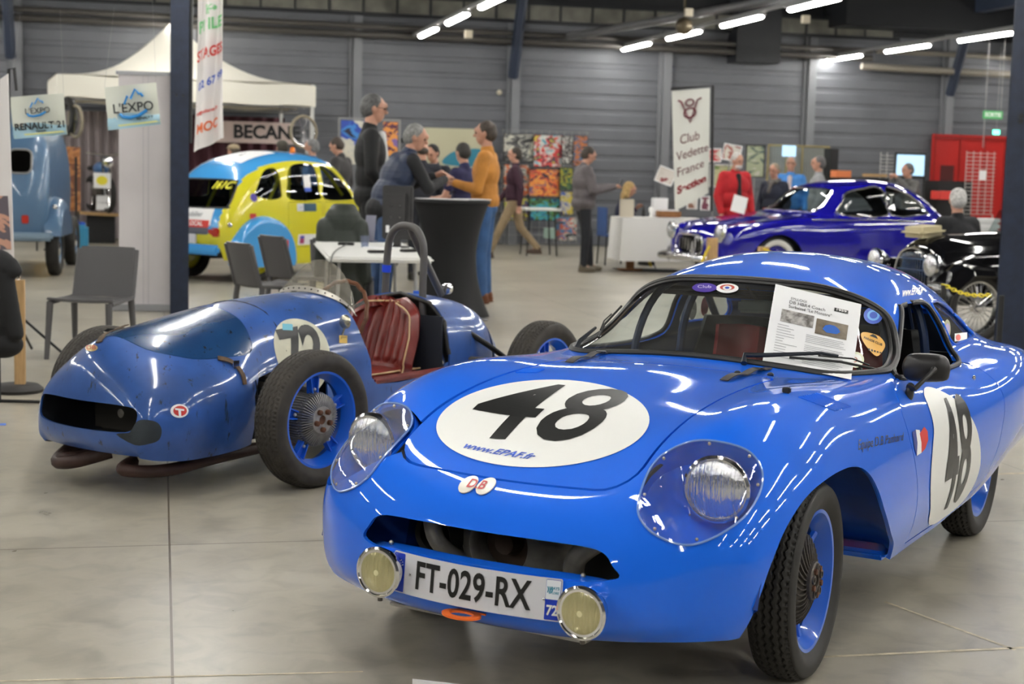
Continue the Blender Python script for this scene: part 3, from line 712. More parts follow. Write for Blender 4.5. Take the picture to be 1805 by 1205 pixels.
# ---- headlamps behind clear covers
G_cov = glassmat('clear_cover', (.93, .95, .96), film=.05, filmcol=(.8, .8, .82))
M_lens = mat('headlamp_glass', (.80, .81, .84), .10, metal=.85, bump=1.0, bscale=14, aniso_scale=(1, 9, .8))
M_screw = mat('screw_metal', (.5, .46, .38), .35, metal=.9)
for s in (1, -1):
    W = HLW if s > 0 else dict(org=HLWm['org'], ux=HLWm['ux'], uy=HLWm['uy'])
    P = HLO; o, ux, uy = Vector(HLW['org']), Vector(HLW['ux']), Vector(HLW['uy']); nn = ux.cross(uy)
    ring = [SH1.hit(o+ux*p[0]+uy*p[1]+nn*.4, -nn, .003) for p in P]; ring = [q for q in ring if q is not None]
    fan, FF = SH1.lay(*poly2d(P), HLW['org'], HLW['ux'], HLW['uy'], off=.004, edge=.03)
    # bucket: rings going inwards
    c = sum(ring, Vector())/len(ring); k = len(ring); V = []; 
    for t, dp in ((1.0, .012), (.97, .05), (.90, .10), (.6, .125), (.02, .13)):
        V += [c+(q-c)*t-nn*dp for q in ring]
    FB = [(a*k+i, a*k+(i+1) % k, (a+1)*k+(i+1) % k, (a+1)*k+i) for a in range(4) for i in range(k)]
    lampc = Vector((.395, .553, .615)); lamp = MB()
    ax = Vector((.97, .10, -.05)).normalized(); R_ = ax.to_track_quat('Z', 'Y').to_matrix()
    def L(prof, n=40):
        mb = MB(); mb.lathe(prof, n); return [R_ @ Vector(v)+lampc for v in mb.v], mb.f
    bowl = L([(.02, -.10), (.06, -.085), (.086, -.03), (.092, -.004), (.092, .006), (.085, .012), (.082, .006)])
    lens = L([(.0, .030), (.02, .0295), (.04, .026), (.06, .02), (.075, .012), (.083, .004)])
    bulb = L([(.0, .02), (.01, .01)])
    if s < 0:
        fan = mir(fan); FF = FF; V = mir(V); bowl = (mir(bowl[0]), bowl[1]); lens = (mir(lens[0]), lens[1]); ring = mir(ring)
    b = MB().add(V, FB).build('headlamp_bucket', M_blue, coupe)
    hl = MB().add(*bowl).build('headlamp', M_chrome, coupe); MB().add(*lens).build('lens', M_lens, hl)
    cv = MB().add(fan, FF).build('lamp_cover', G_cov if s > 0 else glassmat('milky_cover', (.85, .87, .88), film=.18, filmcol=(.6, .6, .62)), coupe)
    MB().tube(ring, .0032, 8, closed=True).build('cover_rim', mat('clear_rim', (.16, .28, .62), .12, coat=1), cv)
    for i in (2, 12, 22, 31, 40, 49, 58, 68):
        q = ring[i % k]; q2 = q+(c-q if s > 0 else (Vector((c.x, -c.y, c.z))-q)).normalized()*.012+(nn if s > 0 else Vector((nn.x, -nn.y, nn.z)))*.002
        MB().ball(q2, .0048, 8, 6).build('screw', M_screw, cv)

# ---- wheel-arch liner, underbody, cabin
M_lin = mat('arch_liner_blue', (.006, .06, .36), .4, noise=.5, nscale=6)
for s in (1, -1):
    P = [Vector((p[0], max(p[1], .245), 0)) for p in ARCH[1:-1]]; V = []
    n = len(P)
    for y, sc in ((.755, 1.0), (.70, 1.01), (.55, 1.02), (.40, 1.0), (.38, .6), (.38, .1)):
        for p in P:
            yy = y
            V.append(((p.x+.12)*sc-.12, s*yy, max((p.y-.1)*sc+.1+(.0 if y > .7 else .02), .235)))
    F = [(a*n+i, a*n+i+1, (a+1)*n+i+1, (a+1)*n+i) for a in range(5) for i in range(n-1)]
    me_ = MB().add(V, F)
    # pull the outer edge in to the skin
    for i in range(n):
        x, y, z = me_.v[i]; h = SH1.hit((x, s*1.2, z), (0, -s, 0), -.008)
        if h is not None: me_.v[i] = tuple(h)
    me_.build('wheel_arch_liner', M_lin, coupe)
for s in (1, -1): MB().box((-.76, s*.585, .236), (.22, .26, .03), bev=.012).build('sill_return', M_blue, coupe)
ub = MB().box((-1.10, 0, .235), (.72, 1.28, .012)).box((-1.9, 0, .26), (1.3, 1.3, .012)).box((-.1, 0, .235), (1.1, .78, .012)).box((-2.9, 0, .345), (.6, 1.0, .01)).build('underbody', mat('underbody_black', (.015, .015, .016), .7), coupe, smooth=False)
M_seat = mat('seat_black', (.015, .016, .016), .5); M_red = mat('seat_red', (.30, .008, .01), .5); M_trim = mat('cabin_trim', (.02, .022, .03), .7)
MB().add(*(lambda g: (g.v, g.f))(MB().grid(lambda u, v: (-.78-.28*u+.0*abs(v-.5), (v-.5)*1.02*(1-.06*u), .775-.05*u-.10*(abs(2*v-1)**3)), 8, 24))).box((-1.05, 0, .66), (.04, 1.1, .16), bev=.01).build('dashboard', M_trim, coupe)
for sy in (.27, -.27):
    s0 = MB().grid(lambda u, v: (-1.78-.12*math.sin(u*1.6)-.06*u+.035*abs(2*v-1)**2*2, sy+(v-.5)*.44*(1-.25*max(0, u-.6)*2), .33+.52*u), 14, 12).build('seat_back', M_seat, coupe, solid=.05)
    MB().grid(lambda u, v: (-1.745-.115*math.sin(u*1.6)-.05*u+.035*abs(2*v-1)**2*2, sy+(v-.5)*.20, .38+.44*u), 12, 6).build('seat_insert', M_red, s0, solid=.03)
    MB().box((-1.52, sy, .34), (.46, .44, .10), bev=.03).build('seat_cushion', M_seat, coupe)
sw = MB().tube([(-1.20-.05*math.sin(a), .27+.175*math.cos(a), .70+.165*math.sin(a)) for a in [2*PI*i/40 for i in range(40)]], .011, 8, closed=True)
for a in (.5, PI-.5, -PI/2): sw.cyl((-1.20, .27, .70), (-1.2-.05*math.sin(a), .27+.17*math.cos(a), .70+.16*math.sin(a)), .006, n=6)
sw.cyl((-1.20, .27, .70), (-1.02, .27, .66), .018, n=10); sw.build('steering_wheel', M_black, coupe)
MB().box((-1.27, .02, .955), (.025, .15, .05), rot=(0, -.2, .35), bev=.01).cyl((-1.24, .02, .985), (-1.20, 0, 1.03), .006, n=6).build('rear_view_mirror', mat('grey_mirror', (.10, .105, .10), .2, metal=.3), coupe)
rc = MB()
for s in (1, -1): rc.tube(catmull([(-1.30, s*.50, .45), (-1.32, s*.50, .78), (-1.42, s*.44, .99), (-1.75, s*.40, 1.03)], 5), .016, 8)
rc.tube(catmull([(-1.78, .52, .40), (-1.80, .50, .85), (-1.82, .36, 1.04), (-1.83, 0, 1.085), (-1.82, -.36, 1.04), (-1.80, -.50, .85), (-1.78, -.52, .40)], 6), .018, 8)
rc.tube([(-1.80, -.42, .98), (-2.3, -.40, .45)], .016, 8); rc.tube([(-1.80, .42, .98), (-2.3, .40, .45)], .016, 8)
rc.build('roll_cage', mat('cage_navy', (.012, .03, .09), .4), coupe)
MB().box((-2.10, 0, .52), (.02, 1.1, .46)).build('rear_bulkhead', M_trim, coupe, smooth=False)
# ---- wheels
WZ = .29
wheel(coupe, 'front_wheel', (-.055, .632, WZ-.004), math.radians(3), R=.29, W=.135, rim=.200)
wheel(coupe, 'front_wheel', (-.055, -.632, WZ-.004), math.radians(3)+PI, R=.29, W=.135, rim=.200)
wheel(coupe, 'rear_wheel', (-2.185, .615, WZ-.004), 0, R=.29, W=.135, rim=.200)
wheel(coupe, 'rear_wheel', (-2.185, -.615, WZ-.004), PI, R=.29, W=.135, rim=.200)
MB().cyl((-.05, -.60, .27), (-.05, .60, .27), .035, n=12).cyl((-2.18, -.58, .28), (-2.18, .58, .28), .04, n=12).box((-.1, .45, .33), (.08, .25, .04)).build('axle', M_cast, coupe)
# ---- air intake: shroud, fan ring, pipes seen through the mouth
M_duct = mat('intake_metal', (.42, .40, .36), .45, metal=.2, noise=.5, nscale=10)
sh = MB().box((.36, 0, .40), (.02, .84, .26)); sh.build('intake_bulkhead', mat('intake_dark', (.02, .018, .016), .6), coupe, smooth=False)
MB().lathe([(.088, .0), (.088, .09), (.096, .10), (.15, .05), (.185, .0)], 48, 'x', org=(.37, -.065, .385)).build('fan_shroud', M_duct, coupe)
MB().lathe([(.0, .05), (.03, .06), (.04, .01), (.085, .012)], 32, 'x', org=(.38, -.065, .385)).build('fan_hub', mat('fan_rust', (.07, .04, .025), .6, noise=.4), coupe)
MB().tube(catmull([(.42, -.20, .30), (.50, -.25, .38), (.46, -.30, .46)], 6), .026, 10).build('intake_pipe', M_duct, coupe); MB().tube(catmull([(.44, .16, .30), (.50, .20, .40), (.46, .28, .47)], 6), .03, 10).build('intake_pipe', M_duct, coupe)
MB().lathe([(.05, .0), (.05, .05), (.06, .06), (.075, .0)], 32, 'x', org=(.42, -.28, .39)).build('intake_ring', mat('intake_dark2', (.03, .028, .025), .5), coupe)
# lip under the mouth that carries the plate
lp = MB().grid(lambda u, v: ((.735-.055*u)-.62*(v-.5)**2*.62*.8-(.02 if abs(v-.5) > .46 else 0), (v-.5)*.80+.01, .392+.006*math.cos((v-.5)*PI)-.02*(abs(2*v-1))**6), 4, 40)
lp.build('mouth_lip', M_blue, coupe, solid=.008)
for y in (-.30, .30): MB().ball((.66, y, .400), .007, 8, 6).build('screw', M_screw, coupe)
# ---- number plate FT-029-RX
M_pl = mat('plate_white', (.60, .60, .64), .3); M_euro = mat('plate_blue', (.01, .04, .42), .3); M_pink = mat('plate_pale', (.72, .75, .80), .3)
PXC, PZ = .752, .343
def plx(y, off=0): return PXC-.45*(y-.012)**2+off
def onplate(V, F, cy, cz, off, edge=.04):
    me = bpy.data.meshes.new('d'); me.from_pydata([(p[0]+cy, p[1]+cz, 0) for p in V], [], F); bm = bmesh.new(); bm.from_mesh(me); bpy.data.meshes.remove(me)
    bmesh.ops.triangulate(bm, faces=bm.faces)
    for _ in range(5):
        L = [e for e in bm.edges if e.calc_length() > edge]
        if L: bmesh.ops.subdivide_edges(bm, edges=L, cuts=1); bmesh.ops.triangulate(bm, faces=bm.faces)
    bm.verts.index_update(); out = [(plx(v.co.x, off)-.10*(v.co.y-PZ), v.co.x, v.co.y) for v in bm.verts]; FF = [tuple(v.index for v in f.verts) for f in bm.faces]; bm.free(); return out, FF
plate = MB().add(*onplate(*poly2d(rrect(.52, .11, .006)), .012, PZ, 0)).build('number_plate', M_pl, coupe, solid=.003)
pl = MB().add(*onplate(*poly2d(rrect(.040, .104, .003)), .012-.238, PZ, .0025)).build('plate_band', M_euro, plate, smooth=False, fix=False); MB().add(*onplate(*poly2d(rrect(.040, .104, .003)), .012+.238, PZ, .0025)).build('plate_band', M_euro, plate, smooth=False, fix=False)
MB().add(*onplate(*poly2d(rrect(.038, .050, .002)), .012+.238, PZ+.026, .0032)).build('region_panel', M_pink, plate, smooth=False, fix=False)
MB().add(*onplate(*text2d('FT-029-RX', .105, bold=.0022, sx=.73, spacing=1.03), .012, PZ, .0035)).build('plate_characters', M_ink, plate, smooth=False, fix=False)
MB().add(*onplate(*text2d('F', .032, bold=.001), .012-.238, PZ-.028, .004)).build('country_letter', mat('pale_print', (.75, .75, .70), .4), plate, smooth=False, fix=False)
MB().add(*onplate(*text2d('72', .036, bold=.001, sx=.85), .012+.238, PZ-.028, .004)).build('department_number', mat('pale_print'), plate, smooth=False, fix=False)
tw = MB()
for k in range(12): a = 2*PI*k/12; tw.add(*onplate(*poly2d(ellipse(.0016, .0016, 6)), .012-.238+.014*math.cos(a), PZ+.022+.014*math.sin(a), .004))
tw.build('star_ring', mat('pale_print'), plate, smooth=False, fix=False)
rg = MB().add(*onplate(*text2d('PAYS', .010, bold=.0004), .012+.243, PZ+.030, .004)).add(*onplate(*text2d('LA LOIRE', .008, bold=.0003, sx=.8), .012+.240, PZ+.018, .004))
for k in range(3): rg.add(*onplate([(-.002, -.008), (.001, -.008), (.004, 0), (.001, .008), (-.002, .008), (.0, 0)], [(0, 1, 2, 5), (5, 2, 3, 4)], .012+.224+.005*k, PZ+.026, .004))
rg.build('region_mark', mat('region_teal', (.05, .25, .35), .5), plate, smooth=False, fix=False)
for y in (-.195, .215): MB().ball((plx(y+.012, .003), y+.012, PZ), .0045, 8, 6).build('plate_rivet', M_chrome, plate)
# ---- fog lamps
M_fog = mat('fog_lens_yellowed', (.52, .47, .24), .10, coat=1, bump=1.0, bscale=16, aniso_scale=(1, 8, .5), metal=.45)
for y, z in ((-.262, .347), (.357, .338)):
    fl_ = MB().lathe([(.0, -.062), (.03, -.055), (.052, -.035), (.063, -.008), (.065, .004), (.069, .006), (.070, .014), (.064, .018), (.061, .014)], 48, 'x', org=(.765, y, z)).build('fog_lamp', M_chrome, coupe)
    MB().lathe([(.0, .022), (.02, .0215), (.045, .018), (.062, .011)], 40, 'x', org=(.765, y, z)).build('lens', M_fog, fl_)
    MB().ball((.782, y, z), (.006, .014, .014), 16, 10).build('bulb_cap', mat('fog_centre', (.65, .6, .35), .15, coat=1), fl_)
    MB().cyl((.765, y, z-.068), (.765, y, z-.082), .007, n=8).cyl((.70, y, z), (.73, y, z-.01), .02, n=10).build('lamp_bracket', M_cast, fl_)
# ---- towing eye
to = ellipse(.058, .034, 32); ti = ellipse(.036, .018, 32)
V = [(.02+p[1], p[0], 0) for p in to]+[(.02+p[1], p[0], 0) for p in ti]
MB().add(V, [(i, (i+1) % 32, 32+(i+1) % 32, 32+i) for i in range(32)]).add([(-.09, -.045, 0), (.015, -.056, 0), (-.015, .056, 0), (-.09, .045, 0)][:0], []).box((-.055, .012, .0), (.09, .085, .001)).build('towing_eye', mat('orange_paint', (.85, .16, .02), .4), coupe, solid=.006, loc=(.735, -.008, .268), rot=(0, .06, 0))
MB().box((.50, 0, .222), (.30, .62, .012), bev=.003).box((.62, 0, .245), (.03, .5, .05)).build('belly_pan', M_duct, coupe)
# ---- badge D.B
M_badge = mat('badge_cream', (.72, .68, .60), .3); M_redink = mat('red_ink', (.45, .01, .015), .4)
bx = [c1px(822+4, 855), c1px(853+4, 858)]
bd = MB()
for q in bx: bd.add(*SH1.lay(*poly2d(ellipse(.025, .034, 28)), tuple(q), (0, 1, 0), (-.62, 0, .78), off=.004, edge=.02))
bdo = bd.build('badge', M_badge, coupe, solid=.003, fix=False)
mid_ = (bx[0]+bx[1])/2; MB().add(*SH1.lay(*text2d('D.B', .046, bold=.0010, sx=.80), tuple(mid_), (0, 1, 0), (-.62, 0, .78), off=.0068, edge=.02)).build('badge_letters', M_redink, bdo, smooth=False, fix=False)
# ---- bonnet roundel, 48, web address
RC = (.175, -.082, .72)
rd = MB().add(*pxpoly([(957+188*math.cos(a), 747-6.5*math.cos(a)+77*math.sin(a)) for a in [2*PI*i/90 for i in range(90)]], .0022, smooth=False, R=22)).build('roundel', M_white, bonnet, angle=60, fix=False)
a = math.radians(13); ux = (math.sin(-a)*1.0, math.cos(a), 0); uy = (-math.cos(a), -math.sin(a), 0)
MB().add(*SH1.lay(*text2d('48', .68, bold=.007, shear=.16, sx=.60, spacing=1.04), (.150, -.118, .74), ux, uy, off=.0038, edge=.03)).build('race_number', M_ink, bonnet, smooth=False, fix=False)
M_bink = mat('blue_ink', (.03, .09, .50), .4)
MB().add(*SH1.lay(*text2d('www.EPAF.fr', .042, bold=.0010, shear=.3, sx=1.0), (.435, -.095, .64), (0, 1, 0), (-1, 0, 0), off=.0038, edge=.03)).build('web_address', M_bink, bonnet, smooth=False, fix=False)
M_wht = mat('white_letters', (.85, .85, .85), .4)
V, F = text2d('www.EPAF.fr', 1, bold=.03); MB().add(*c1quad(V, F, tbox(V), [(1591, 507), (1628, 507), (1626, 517), (1589, 524)], .002)).build('roof_address', M_wht, coupe, smooth=False, fix=False)
V, F = text2d('Equipe D.B Panhard', 1, shear=.15); MB().add(*c1quad(V, F, tbox(V), [(1512, 775), (1592, 762), (1592, 780), (1512, 799)], .002)).build('team_lettering', M_ink, coupe, smooth=False, fix=False)
# flag and door roundel
P = [(1611, 758), (1617, 757), (1619, 790), (1615, 803), (1608, 770)]
fl1 = MB().add(*pxpoly([(1607, 762), (1613, 757), (1616, 780), (1615, 803), (1611, 790)], .0025, smooth=False)).build('flag_blue', mat('flag_b', (.02, .04, .25), .4), coupe, smooth=False, fix=False)
MB().add(*pxpoly([(1613, 757), (1620, 758), (1623, 780), (1623, 798), (1615, 803), (1616, 780)], .0025, smooth=False)).build('flag_white', M_wht, coupe, smooth=False, fix=False)
MB().add(*pxpoly([(1620, 764), (1628, 752), (1634, 760), (1635, 775), (1630, 790), (1623, 798), (1623, 780)], .0025, smooth=False)).build('flag_red', mat('flag_r', (.60, .03, .02), .4), coupe, smooth=False, fix=False)
DL = [c1px(*p) for p in ((1638, 925), (1639, 895), (1639, 865), (1640, 830), (1643, 790), (1645, 755), (1637, 720), (1628, 696))]
DR = smooth2d([(q.x, q.z) for q in DL if q is not None]+[(-1.19, .722), (-1.30, .70), (-1.44, .64), (-1.57, .54), (-1.66, .43), (-1.70, .35), (-1.69, .285), (-1.62, .250), (-1.45, .238)], 4)
MB().add(*SH1.lay(*poly2d([(-p[0], p[1]) for p in DR]), (0, .8, 0), (-1, 0, 0), (0, 0, 1), off=.0025, edge=.018)).build('roundel', M_white, coupe, angle=60, fix=False)
MB().add(*SH1.lay(*text2d('48', .535, bold=.010, sx=.66, spacing=1.04), (-1.34, .8, .455), (-1, 0, 0), (0, 0, 1), off=.0048, edge=.02)).build('race_number', M_ink, coupe, smooth=False, fix=False)
# ---- things on the windscreen
def disc(px, py, rx, ry, m_, name, off=.001, parent=coupe): return MB().add(*pxpoly(ellipse(rx, ry, 20, (px, py)), off, smooth=False)).build(name, m_, parent, smooth=False, fix=False)
def ptxt(s_, Q, m_, name, off=.002, parent=coupe, **k): V, F = text2d(s_, 1, **k); return MB().add(*c1quad(V, F, tbox(V), Q, off, edge=.2)).build(name, m_, parent, smooth=False, fix=False)
def rect4(x0, y0, x1, y1, sk=0.0): return [(x0, y0), (x1, y0+sk), (x1, y1+sk), (x0, y1)]
s1 = disc(1242, 507, 22, 8, mat('st_purple', (.07, .04, .30), .4), 'sticker'); ptxt('Club', rect4(1230, 503, 1254, 508), M_wht, 'sticker_print', parent=coupe)
disc(1282, 508, 20, 8.5, M_wht, 'sticker'); disc(1282, 507, 13, 5, mat('st_red', (.5, .08, .06), .4), 'sticker_print', .0018); disc(1282, 508, 8, 4, M_wht, 'sticker_print', .0022); disc(1282, 508, 4, 2, M_bink, 'sticker_print', .0026)
disc(1539, 556, 17, 15, M_bink, 'sticker'); disc(1539, 556, 11, 9.5, mat('st_sky', (.15, .4, .75), .4), 'sticker_print', .0018); disc(1539, 556, 7, 6, M_bink, 'sticker_print', .0022)
M_or = mat('st_orange', (.78, .42, .08), .4)
MB().add(*pxpoly([(1518, 587), (1530, 586), (1550, 593), (1560, 607), (1555, 620), (1545, 628), (1532, 617), (1520, 600)], .001, n=3)).build('sticker', M_or, coupe, smooth=False, fix=False)
ptxt('PARADE CLUB', [(1523, 593), (1555, 606), (1554, 610), (1522, 597)], M_ink, 'sticker_print', bold=.02)
for k in range(5): MB().add(*pxpoly([(1530+5*k, 614+1.6*k), (1533+5*k, 615+1.6*k), (1533+5*k, 619+1.2*k), (1530+5*k, 618+1.2*k)], .002, smooth=False)).build('sticker_print', M_ink, coupe, smooth=False, fix=False)
MB().add(*pxpoly([(1532, 592), (1538, 589), (1544, 592), (1547, 598), (1540, 595)], .002, smooth=False)).build('sticker_print', M_ink, coupe, smooth=False, fix=False)
disc(1508, 634, 15, 14, mat('st_cream', (.7, .7, .5), .4), 'sticker', .0008); disc(1508, 634, 11, 10, mat('st_cream2', (.8, .8, .75), .4), 'sticker_print', .0014); ptxt('D', rect4(1503, 630, 1511, 639), M_redink, 'sticker_print')
disc(1669, 580, 6, 17, mat('st_olive', (.25, .25, .12), .4), 'sticker', .002); disc(1669, 580, 4, 10, mat('st_lilac', (.35, .3, .55), .4), 'sticker_print', .003)
MB().add(*pxpoly(rect4(1682, 588, 1704, 602, -2), .002, smooth=False)).build('sticker', M_wht, coupe, smooth=False, fix=False); disc(1688, 595, 4.5, 5.5, mat('st_rd', (.65, .05, .03), .4), 'sticker_print', .003)
# far-side quarter-window stickers
def disc3(c, r, m_): MB().add([Vector(c)+Vector((r*math.cos(a)*1.0, .0, r*math.sin(a))) for a in [2*PI*i/24 for i in range(24)]], [tuple(range(24))]).build('sticker', m_, coupe, smooth=False, fix=False)
disc3((-1.98, -.545, .86), .045, mat('st_pale', (.6, .58, .5), .4)); disc3((-2.10, -.54, .865), .042, mat('st_maroon', (.25, .02, .03), .4)); disc3((-2.10, -.542, .865), .02, M_wht)
# ---- sheet of paper laid on the windscreen
M_paper = mat('paper', (.82, .82, .83), .6); M_grey = mat('print_grey', (.30, .30, .32), .6)
PQ = [(1367, 503), (1517, 538), (1500, 672), (1344, 638)]
sheet_pts = []
def paper(u, v, off=.006):
    p = bil(PQ, u, v); h = c1px(p[0], p[1], off+.004*math.sin(v*PI)); return h if h is not None else Vector((0, 0, 0))
NQ = 18; V = [paper(i/NQ, j/NQ) for i in range(NQ+1) for j in range(NQ+1)]; F = [(i*(NQ+1)+j, i*(NQ+1)+j+1, (i+1)*(NQ+1)+j+1, (i+1)*(NQ+1)+j) for i in range(NQ) for j in range(NQ)]
pth = thing('information_sheet', 'white printed information sheet lying on the windscreen of the blue coupe', 'paper', (0.26665, 4.5955, 0), YAW1)
MB().add(V, F).build('sheet', M_paper, pth, fix=False)
def pt(V, F, u0, v0, u1, v1, off, mtl, name):
    b = tbox(V); out = [paper(u0+(u1-u0)*(p[0]-b[0])/(b[2]-b[0]), v1+(v0-v1)*(p[1]-b[1])/(b[3]-b[1]), off) for p in V]; return MB().add(out, F).build(name, mtl, pth, smooth=False, fix=False)
pt(*text2d('SYLLOGI', 1), .20, .125, .38, .155, .0075, M_ink, 'printed_title'); pt(*text2d('DB HBR4 Coach', 1), .19, .17, .60, .21, .0075, M_ink, 'printed_title'); pt(*text2d('Surbaissé "Le Monstre"', 1), .19, .225, .68, .265, .0075, M_ink, 'printed_title')
def pbox(u0, v0, u1, v1, off, mtl, name):
    n = 6; V = [paper(u0+(u1-u0)*i/n, v0+(v1-v0)*j/n, off) for i in range(n+1) for j in range(n+1)]; return MB().add(V, [(i*(n+1)+j, i*(n+1)+j+1, (i+1)*(n+1)+j+1, (i+1)*(n+1)+j) for i in range(n) for j in range(n)]).build(name, mtl, pth, smooth=False, fix=False)
pbox(.70, .13, .86, .175, .0075, M_ink, 'year_box'); pt(*text2d('1959', 1, bold=.03), .725, .138, .84, .167, .009, M_wht, 'year_print')
pbox(.12, .30, .49, .46, .0075, mat('photo_grey', (.12, .11, .10), .5, noise=.7, nscale=40, col2=(.5, .48, .46)), 'printed_photo')
pbox(.52, .32, .88, .52, .0075, mat('photo_brown', (.13, .10, .07), .5, noise=.6, nscale=30, col2=(.22, .18, .13)), 'printed_photo')
P = [(.10, .35), (.2, .7), (.4, .85), (.65, .85), (.85, .65), (.95, .4), (.8, .15), (.3, .1)]
pt([(p[0], p[1]) for p in P], [tuple(range(8))], .60, .37, .80, .48, .009, mat('photo_blue_car', (.02, .12, .5), .5), 'printed_car')
random.seed(3); mb = MB()
for k in range(13):
    v = .50+.034*k; u1 = .18+random.random()*.20; mb.add([paper(*q, .0075) for q in ((.10, v), (u1, v), (u1, v+.008), (.10, v+.008))], [(0, 1, 2, 3)])
for k in range(17):
    v = .555+.023*k
    if k == 5: continue
    u1 = .80+random.random()*.1
    for q in range(4): ua = .43+(u1-.43)*q/4; ub = .43+(u1-.43)*(q+1)/4; mb.add([paper(*w_, .0078) for w_ in ((ua, v), (ub, v), (ub, v+.007), (ua, v+.007))], [(0, 1, 2, 3)])
mb.build('printed_lines', mat('print_pale', (.42, .42, .44), .6), pth, smooth=False, fix=False)
# ---- wipers, straps, stubs, louvres, mirror
def pp(px, py, off): return c1px(px, py, off)
M_arm = mat('wiper_metal', (.035, .04, .05), .35, metal=.5)
wp = MB().tube([pp(1311, 645, .01), pp(1312, 640, .03), pp(1350, 640, .030), pp(1445, 636, .032), pp(1475, 641, .03)], [.012, .009, .008, .006, .005], 8)
wp = wp.build('wiper_arm', M_arm, coupe)
MB().tube([pp(1390, 640, .022), pp(1440, 645, .024), pp(1480, 648, .022), pp(1546, 657, .012)], .0045, 6).tube([pp(1440, 640, .030), pp(1500, 644, .026), pp(1530, 652, .018)], .003, 6).build('wiper_blade', M_black, wp)
o, d = c1ray(1032, 617)
sn = lambda x, y, z, o_: SH1.near((x, y, z), o_)
wp = MB().tube([sn(-.80, -.50, .80, .0), sn(-.84, -.50, .80, .03), sn(-1.02, -.54, .87, .03)], [.012, .009, .006], 8).build('wiper_arm', M_arm, coupe)
MB().tube([sn(-.90, -.47, .865, .02), sn(-1.02, -.52, .90, .022), sn(-1.22, -.53, .93, .018)], .0045, 6).tube([sn(-.95, -.50, .90, .028), sn(-1.05, -.53, .90, .03), sn(-1.14, -.54, .91, .024)], .003, 6).build('wiper_blade', M_black, wp)
M_strap = mat('leather_strap', (.045, .038, .034), .6, noise=.3)
def strap(A, B, w=.030, name='bonnet_strap'):
    V = []; n = 14
    for i in range(n+1):
        t = i/n; c = (A[0]*(1-t)+B[0]*t, A[1]*(1-t)+B[1]*t); h = pp(c[0], c[1], .004+.010*abs(math.sin(t*PI*2.2))*(t < .8))
        V.append(h)
    out = []
    for i in range(n+1):
        t = (V[min(i+1, n)]-V[max(i-1, 0)]).normalized(); s_ = t.cross(Vector((0, 0, 1))).normalized()*w/2; out += [V[i]-s_, V[i]+s_]
    return MB().add(out, [(2*i, 2*i+1, 2*i+3, 2*i+2) for i in range(n)]).build(name, M_strap, coupe, solid=.003)
s_ = strap((1276, 672), (1355, 650)); MB().box(tuple(pp(1335, 656, .012)), (.02, .034, .008), rot=(0, 0, .4)).build('buckle', M_arm, s_)
s_ = strap((1003, 640), (1075, 621)); MB().box(tuple(pp(1060, 626, .012)), (.02, .034, .008), rot=(0, 0, .4)).build('buckle', M_arm, s_)
MB().box(tuple(pp(1386, 692, .008)), (.016, .024, .018), bev=.003).build('bonnet_stop', M_black, coupe)
MB().ball(tuple(pp(1300, 660, .006)), (.008, .012, .008), 10, 6).ball(tuple(pp(1358, 662, .004)), (.008, .012, .008), 10, 6).build('washer_jet', M_arm, coupe)
for Q in ([(1405, 700), (1440, 693), (1500, 716), (1470, 724)], [(908, 657), (925, 650), (960, 651), (945, 657)]):
    lv = MB()
    for k in range(9):
        t0 = (k+.5)/9; lv.tube([q_ for q_ in (pp(*bil(Q, t0, v), .001) for v in (0, .25, .5, .75, 1)) if q_ is not None], .0028, 6); continue; a_ = [pp(*bil(Q, t0, v), .001+.003*math.sin(PI*v)) for v in (0, .25, .5, .75, 1)]; b_ = [pp(*bil(Q, t0+.085, v), .001) for v in (0, .25, .5, .75, 1)]
        lv.add(a_+b_, [(i, i+1, 5+i+1, 5+i) for i in range(4)])
    lv.build('cowl_louvre', M_blue, coupe)
mr = bpy.data.objects.new('wing_mirror', None); COL.objects.link(mr); mr.parent = coupe
mf = thing
base = c1px(1598, 692, .0)
mc = base+Vector((-.03, .10, .135))
o, d = c1ray(1633, 647); t = (.715-o.y)/d.y; mc = o+d*t
m_ = MB(); P = smooth2d([(-.078, -.016), (-.072, .026), (-.042, .045), (.042, .045), (.072, .026), (.078, -.016), (.058, -.045), (-.05, -.048)], 4)
nrm = Vector((.86, .30, .05)).normalized(); uxx = Vector((0, 0, 1)).cross(nrm).normalized(); uyy = nrm.cross(uxx)
k = len(P); V = [mc+uxx*p[0]*s_+uyy*p[1]*s_+nrm*h_ for s_, h_ in ((1, -.012), (1.0, 0), (.93, .016), (.7, .028), (.3, .034)) for p in P]; F = [(a*k+i, a*k+(i+1) % k, (a+1)*k+(i+1) % k, (a+1)*k+i) for a in range(4) for i in range(k)]+[tuple(range(k-1, -1, -1)), tuple(4*k+i for i in range(k))]
MB().add(V, F).build('mirror_shell', mat('mirror_plastic', (.018, .017, .017), .35), mr)
j = mc+nrm*.045-uxx*-.02-uyy*.005
MB().tube([base+Vector((0, .012, .02)), base+Vector((.03, .035, .02)), j+nrm*.012, j], [.016, .008, .0075, .012], 10).ball(j, .012, 12, 8).ball(base+Vector((0, .01, .0)), (.022, .014, .03), 14, 10).build('mirror_stalk', mat('mirror_plastic', ), mr)
# door catch and fuel cap
MB().lathe([(.0, .004), (.011, .004), (.012, -.003)], 16, 'y').build('door_lock', M_chrome, coupe, loc=tuple(c1px(1716, 667, .002)))
